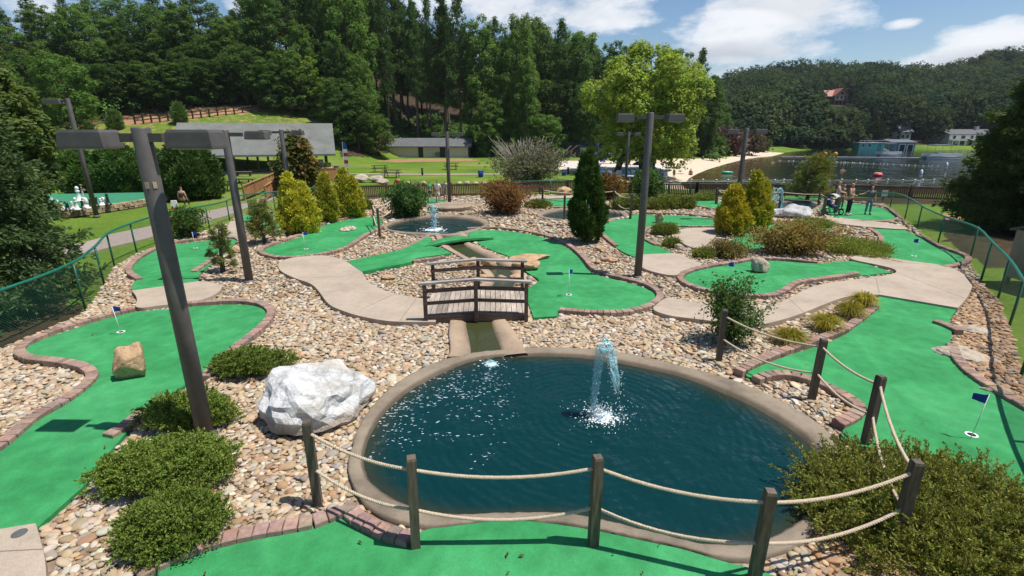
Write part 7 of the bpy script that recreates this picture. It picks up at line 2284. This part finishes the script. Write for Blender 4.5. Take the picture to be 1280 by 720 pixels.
# ================================================================== CAMERA, SUN, SKY
cam = bpy.data.cameras.new('camera'); co = bpy.data.objects.new('camera', cam); COL.objects.link(co)
cam.sensor_width = 36; cam.lens = 36 * F_PX / 1280; cam.clip_end = 6000; cam.clip_start = .05
co.location = (0, 0, CAM_H); co.rotation_euler = (PI / 2 - PITCH, 0, 0)
scene.camera = co

EL, AZ = math.radians(68), math.radians(98)
sd = Vector((math.sin(AZ) * math.cos(EL), math.cos(AZ) * math.cos(EL), math.sin(EL)))
sl = bpy.data.lights.new('sun', 'SUN'); sl.energy = 4.7; sl.angle = math.radians(.5); sl.color = (1, .955, .89)
so = bpy.data.objects.new('sun', sl); COL.objects.link(so); so.rotation_euler = (-sd).to_track_quat('-Z', 'Y').to_euler(); so.location = (0, 0, 30)

w = bpy.data.worlds.new('World'); scene.world = w; w.use_nodes = True
nt = w.node_tree; bg = nt.nodes['Background']
sky = N(nt, 'ShaderNodeTexSky', sky_type='NISHITA'); sky.sun_disc = False; sky.sun_elevation = EL; sky.sun_rotation = AZ; sky.air_density = 1.0; sky.dust_density = .6; sky.ozone_density = 2.0
tc = N(nt, 'ShaderNodeTexCoord'); sp = N(nt, 'ShaderNodeSeparateXYZ'); nt.links.new(tc.outputs['Generated'], sp.inputs[0])
def mth(op, a, b=None, c=None):
    n = N(nt, 'ShaderNodeMath', operation=op)
    for i, v in enumerate((a, b, c)):
        if v is None: continue
        if hasattr(v, 'is_output'): nt.links.new(v, n.inputs[i])
        else: n.inputs[i].default_value = v
    return n.outputs[0]
az = mth('ARCTAN2', sp.outputs[0], sp.outputs[1]); el = mth('ARCSINE', sp.outputs[2])
# cloud field: fractal noise on a layer overhead plus cumulus banks that stand at their own bearings
zz = mth('ADD', mth('MAXIMUM', sp.outputs[2], 0.0), .12)
cv = N(nt, 'ShaderNodeCombineXYZ'); nt.links.new(mth('DIVIDE', sp.outputs[0], zz), cv.inputs[0]); nt.links.new(mth('DIVIDE', sp.outputs[1], zz), cv.inputs[1])
lay = noise(nt, cv.outputs[0], .9, 8, .58)
cv2 = N(nt, 'ShaderNodeCombineXYZ'); nt.links.new(mth('MULTIPLY', az, 7.0), cv2.inputs[0]); nt.links.new(mth('MULTIPLY', el, 15.0), cv2.inputs[1])
puff = noise(nt, cv2.outputs[0], 1.15, 9, .62)
def bearing(px, py):
    d = Vector(at(px, py, 100)) - Vector((0, 0, CAM_H)); d.normalize(); return math.atan2(d.x, d.y), math.asin(d.z)
banks = [(945, 24, .14, .050, 1.0), (905, 55, .10, .04, .85), (1000, 6, .085, .04, .9), (985, 62, .10, .018, .65), (905, 92, .06, .022, .6), (1262, 58, .085, .034, 1.05), (1195, 76, .075, .02, .8), (1225, 70, .06, .025, .8), (1131, 30, .022, .007, .55),
         (700, 10, .20, .05, .70), (790, 22, .10, .018, .72), (610, 8, .12, .05, .75), (545, 2, .05, .04, .6), (55, 5, .05, .04, .7), (310, 5, .03, .03, .6)]
dens = None; shade = None
for px, py, ra, re_, k in banks:
    a0, e0 = bearing(px, py)
    da = mth('DIVIDE', mth('SUBTRACT', az, a0), ra); de = mth('DIVIDE', mth('SUBTRACT', el, e0), re_)
    r2 = mth('ADD', mth('MULTIPLY', da, da), mth('MULTIPLY', de, de))
    b_ = mth('MULTIPLY', mth('MAXIMUM', mth('SUBTRACT', 1.0, mth('MULTIPLY', r2, .55)), 0.0), k)
    dens = b_ if dens is None else mth('MAXIMUM', dens, b_)
    if px in (950, 905, 1262):
        s_ = mth('MULTIPLY', b_, mth('MULTIPLY', de, -1.0)); shade = s_ if shade is None else mth('ADD', shade, s_)
tot = mth('ADD', mth('MULTIPLY', dens, .62), mth('ADD', mth('MULTIPLY', mth('SUBTRACT', puff, .5), 1.35), mth('MULTIPLY', mth('SUBTRACT', lay, .56), .5)))
cover = ramp(nt, tot, [(.16, 0), (.40, .82), (.58, 1)])
# cloud brightness: white edges, greyer bellies
th = mth('ADD', mth('MULTIPLY', tot, .55), mth('MULTIPLY', shade, .75))
ccol = ramp(nt, mth('ADD', th, mth('MULTIPLY', mth('SUBTRACT', puff, .5), -.9)), [(.15, (6.3, 6.5, 6.8)), (.42, (4.4, 4.65, 5.1)), (.75, (2.9, 3.2, 3.75))])
SKYK = .12
hs = N(nt, 'ShaderNodeHueSaturation'); hs.inputs['Saturation'].default_value = 1.15; hs.inputs['Value'].default_value = .78; nt.links.new(sky.outputs[0], hs.inputs['Color'])
mx = mixc(nt, cover, hs.outputs[0], ccol)
nt.links.new(mx, bg.inputs['Color']); bg.inputs['Strength'].default_value = SKYK

vs = scene.view_settings; vs.view_transform = 'Standard'; vs.look = 'None'; vs.gamma = 1; vs.use_curve_mapping = False; vs.exposure = 0.3
scene.render.engine = 'CYCLES'
cy = scene.cycles; cy.use_denoising = True; cy.denoiser = 'OPENIMAGEDENOISE'; cy.max_bounces = 8; cy.diffuse_bounces = 4; cy.glossy_bounces = 2; cy.transmission_bounces = 4; cy.transparent_max_bounces = 12
cy.sample_clamp_indirect = 6; cy.caustics_reflective = False; cy.caustics_refractive = False
# fallen leaves blown over the beds and greens
def fallen():
    rg = np.random.default_rng(31); n = 900
    y = 3.6 + rg.random(n) ** 1.6 * 24; x = rg.uniform(-1.05, 1.05, n) * y
    P = np.stack([x, y], 1); ok = np.ones(n, bool)
    for poly in POND_OUT: ok &= ~pip(P, poly)
    P = P[ok & pip(P, bed)]; V, Fs, C = [], [], []
    onc = np.zeros(len(P), bool)
    for poly in CARPETS + PATHS: onc |= pip(P, poly)
    keep = ~onc | (rg.random(len(P)) < .22)
    for p, c_ in zip(P[keep], onc[keep]):
        z = .09 if c_ else .075; L = rg.uniform(.02, .045); a = rg.uniform(0, 6.28); o = len(V)
        d = np.array([math.cos(a), math.sin(a)]) * L; s = np.array([-d[1], d[0]]) * .4
        V += [(p[0] - d[0], p[1] - d[1], z), (p[0] - s[0], p[1] - s[1], z + .012), (p[0] + d[0], p[1] + d[1], z + .006), (p[0] + s[0], p[1] + s[1], z + .012)]
        Fs.append((o, o + 1, o + 2, o + 3)); k = rg.uniform(.6, 1.3); C += [tuple(np.array((.16, .085, .035)) * k)] * 4
    stuff(np_obj('fallen_leaves', V, Fs, M['leaf'], None, C), 'scattered small brown fallen leaves on stones and greens', 'leaves')
fallen()
# thin summer air
hz = MB().box((75, 235, 43), (700, 620, 100)); hm = bpy.data.materials.new('summer_air'); hm.use_nodes = True
hn = hm.node_tree; hn.nodes.remove(hn.nodes['Principled BSDF']); pv = hn.nodes.new('ShaderNodeVolumePrincipled'); pv.inputs['Color'].default_value = (.86, .92, 1, 1); pv.inputs['Density'].default_value = .00011; pv.inputs['Anisotropy'].default_value = .2
hn.links.new(pv.outputs[0], hn.nodes['Material Output'].inputs['Volume'])
stuff(hz.build('haze', hm), 'thin pale summer haze over the lake and hills', 'haze')
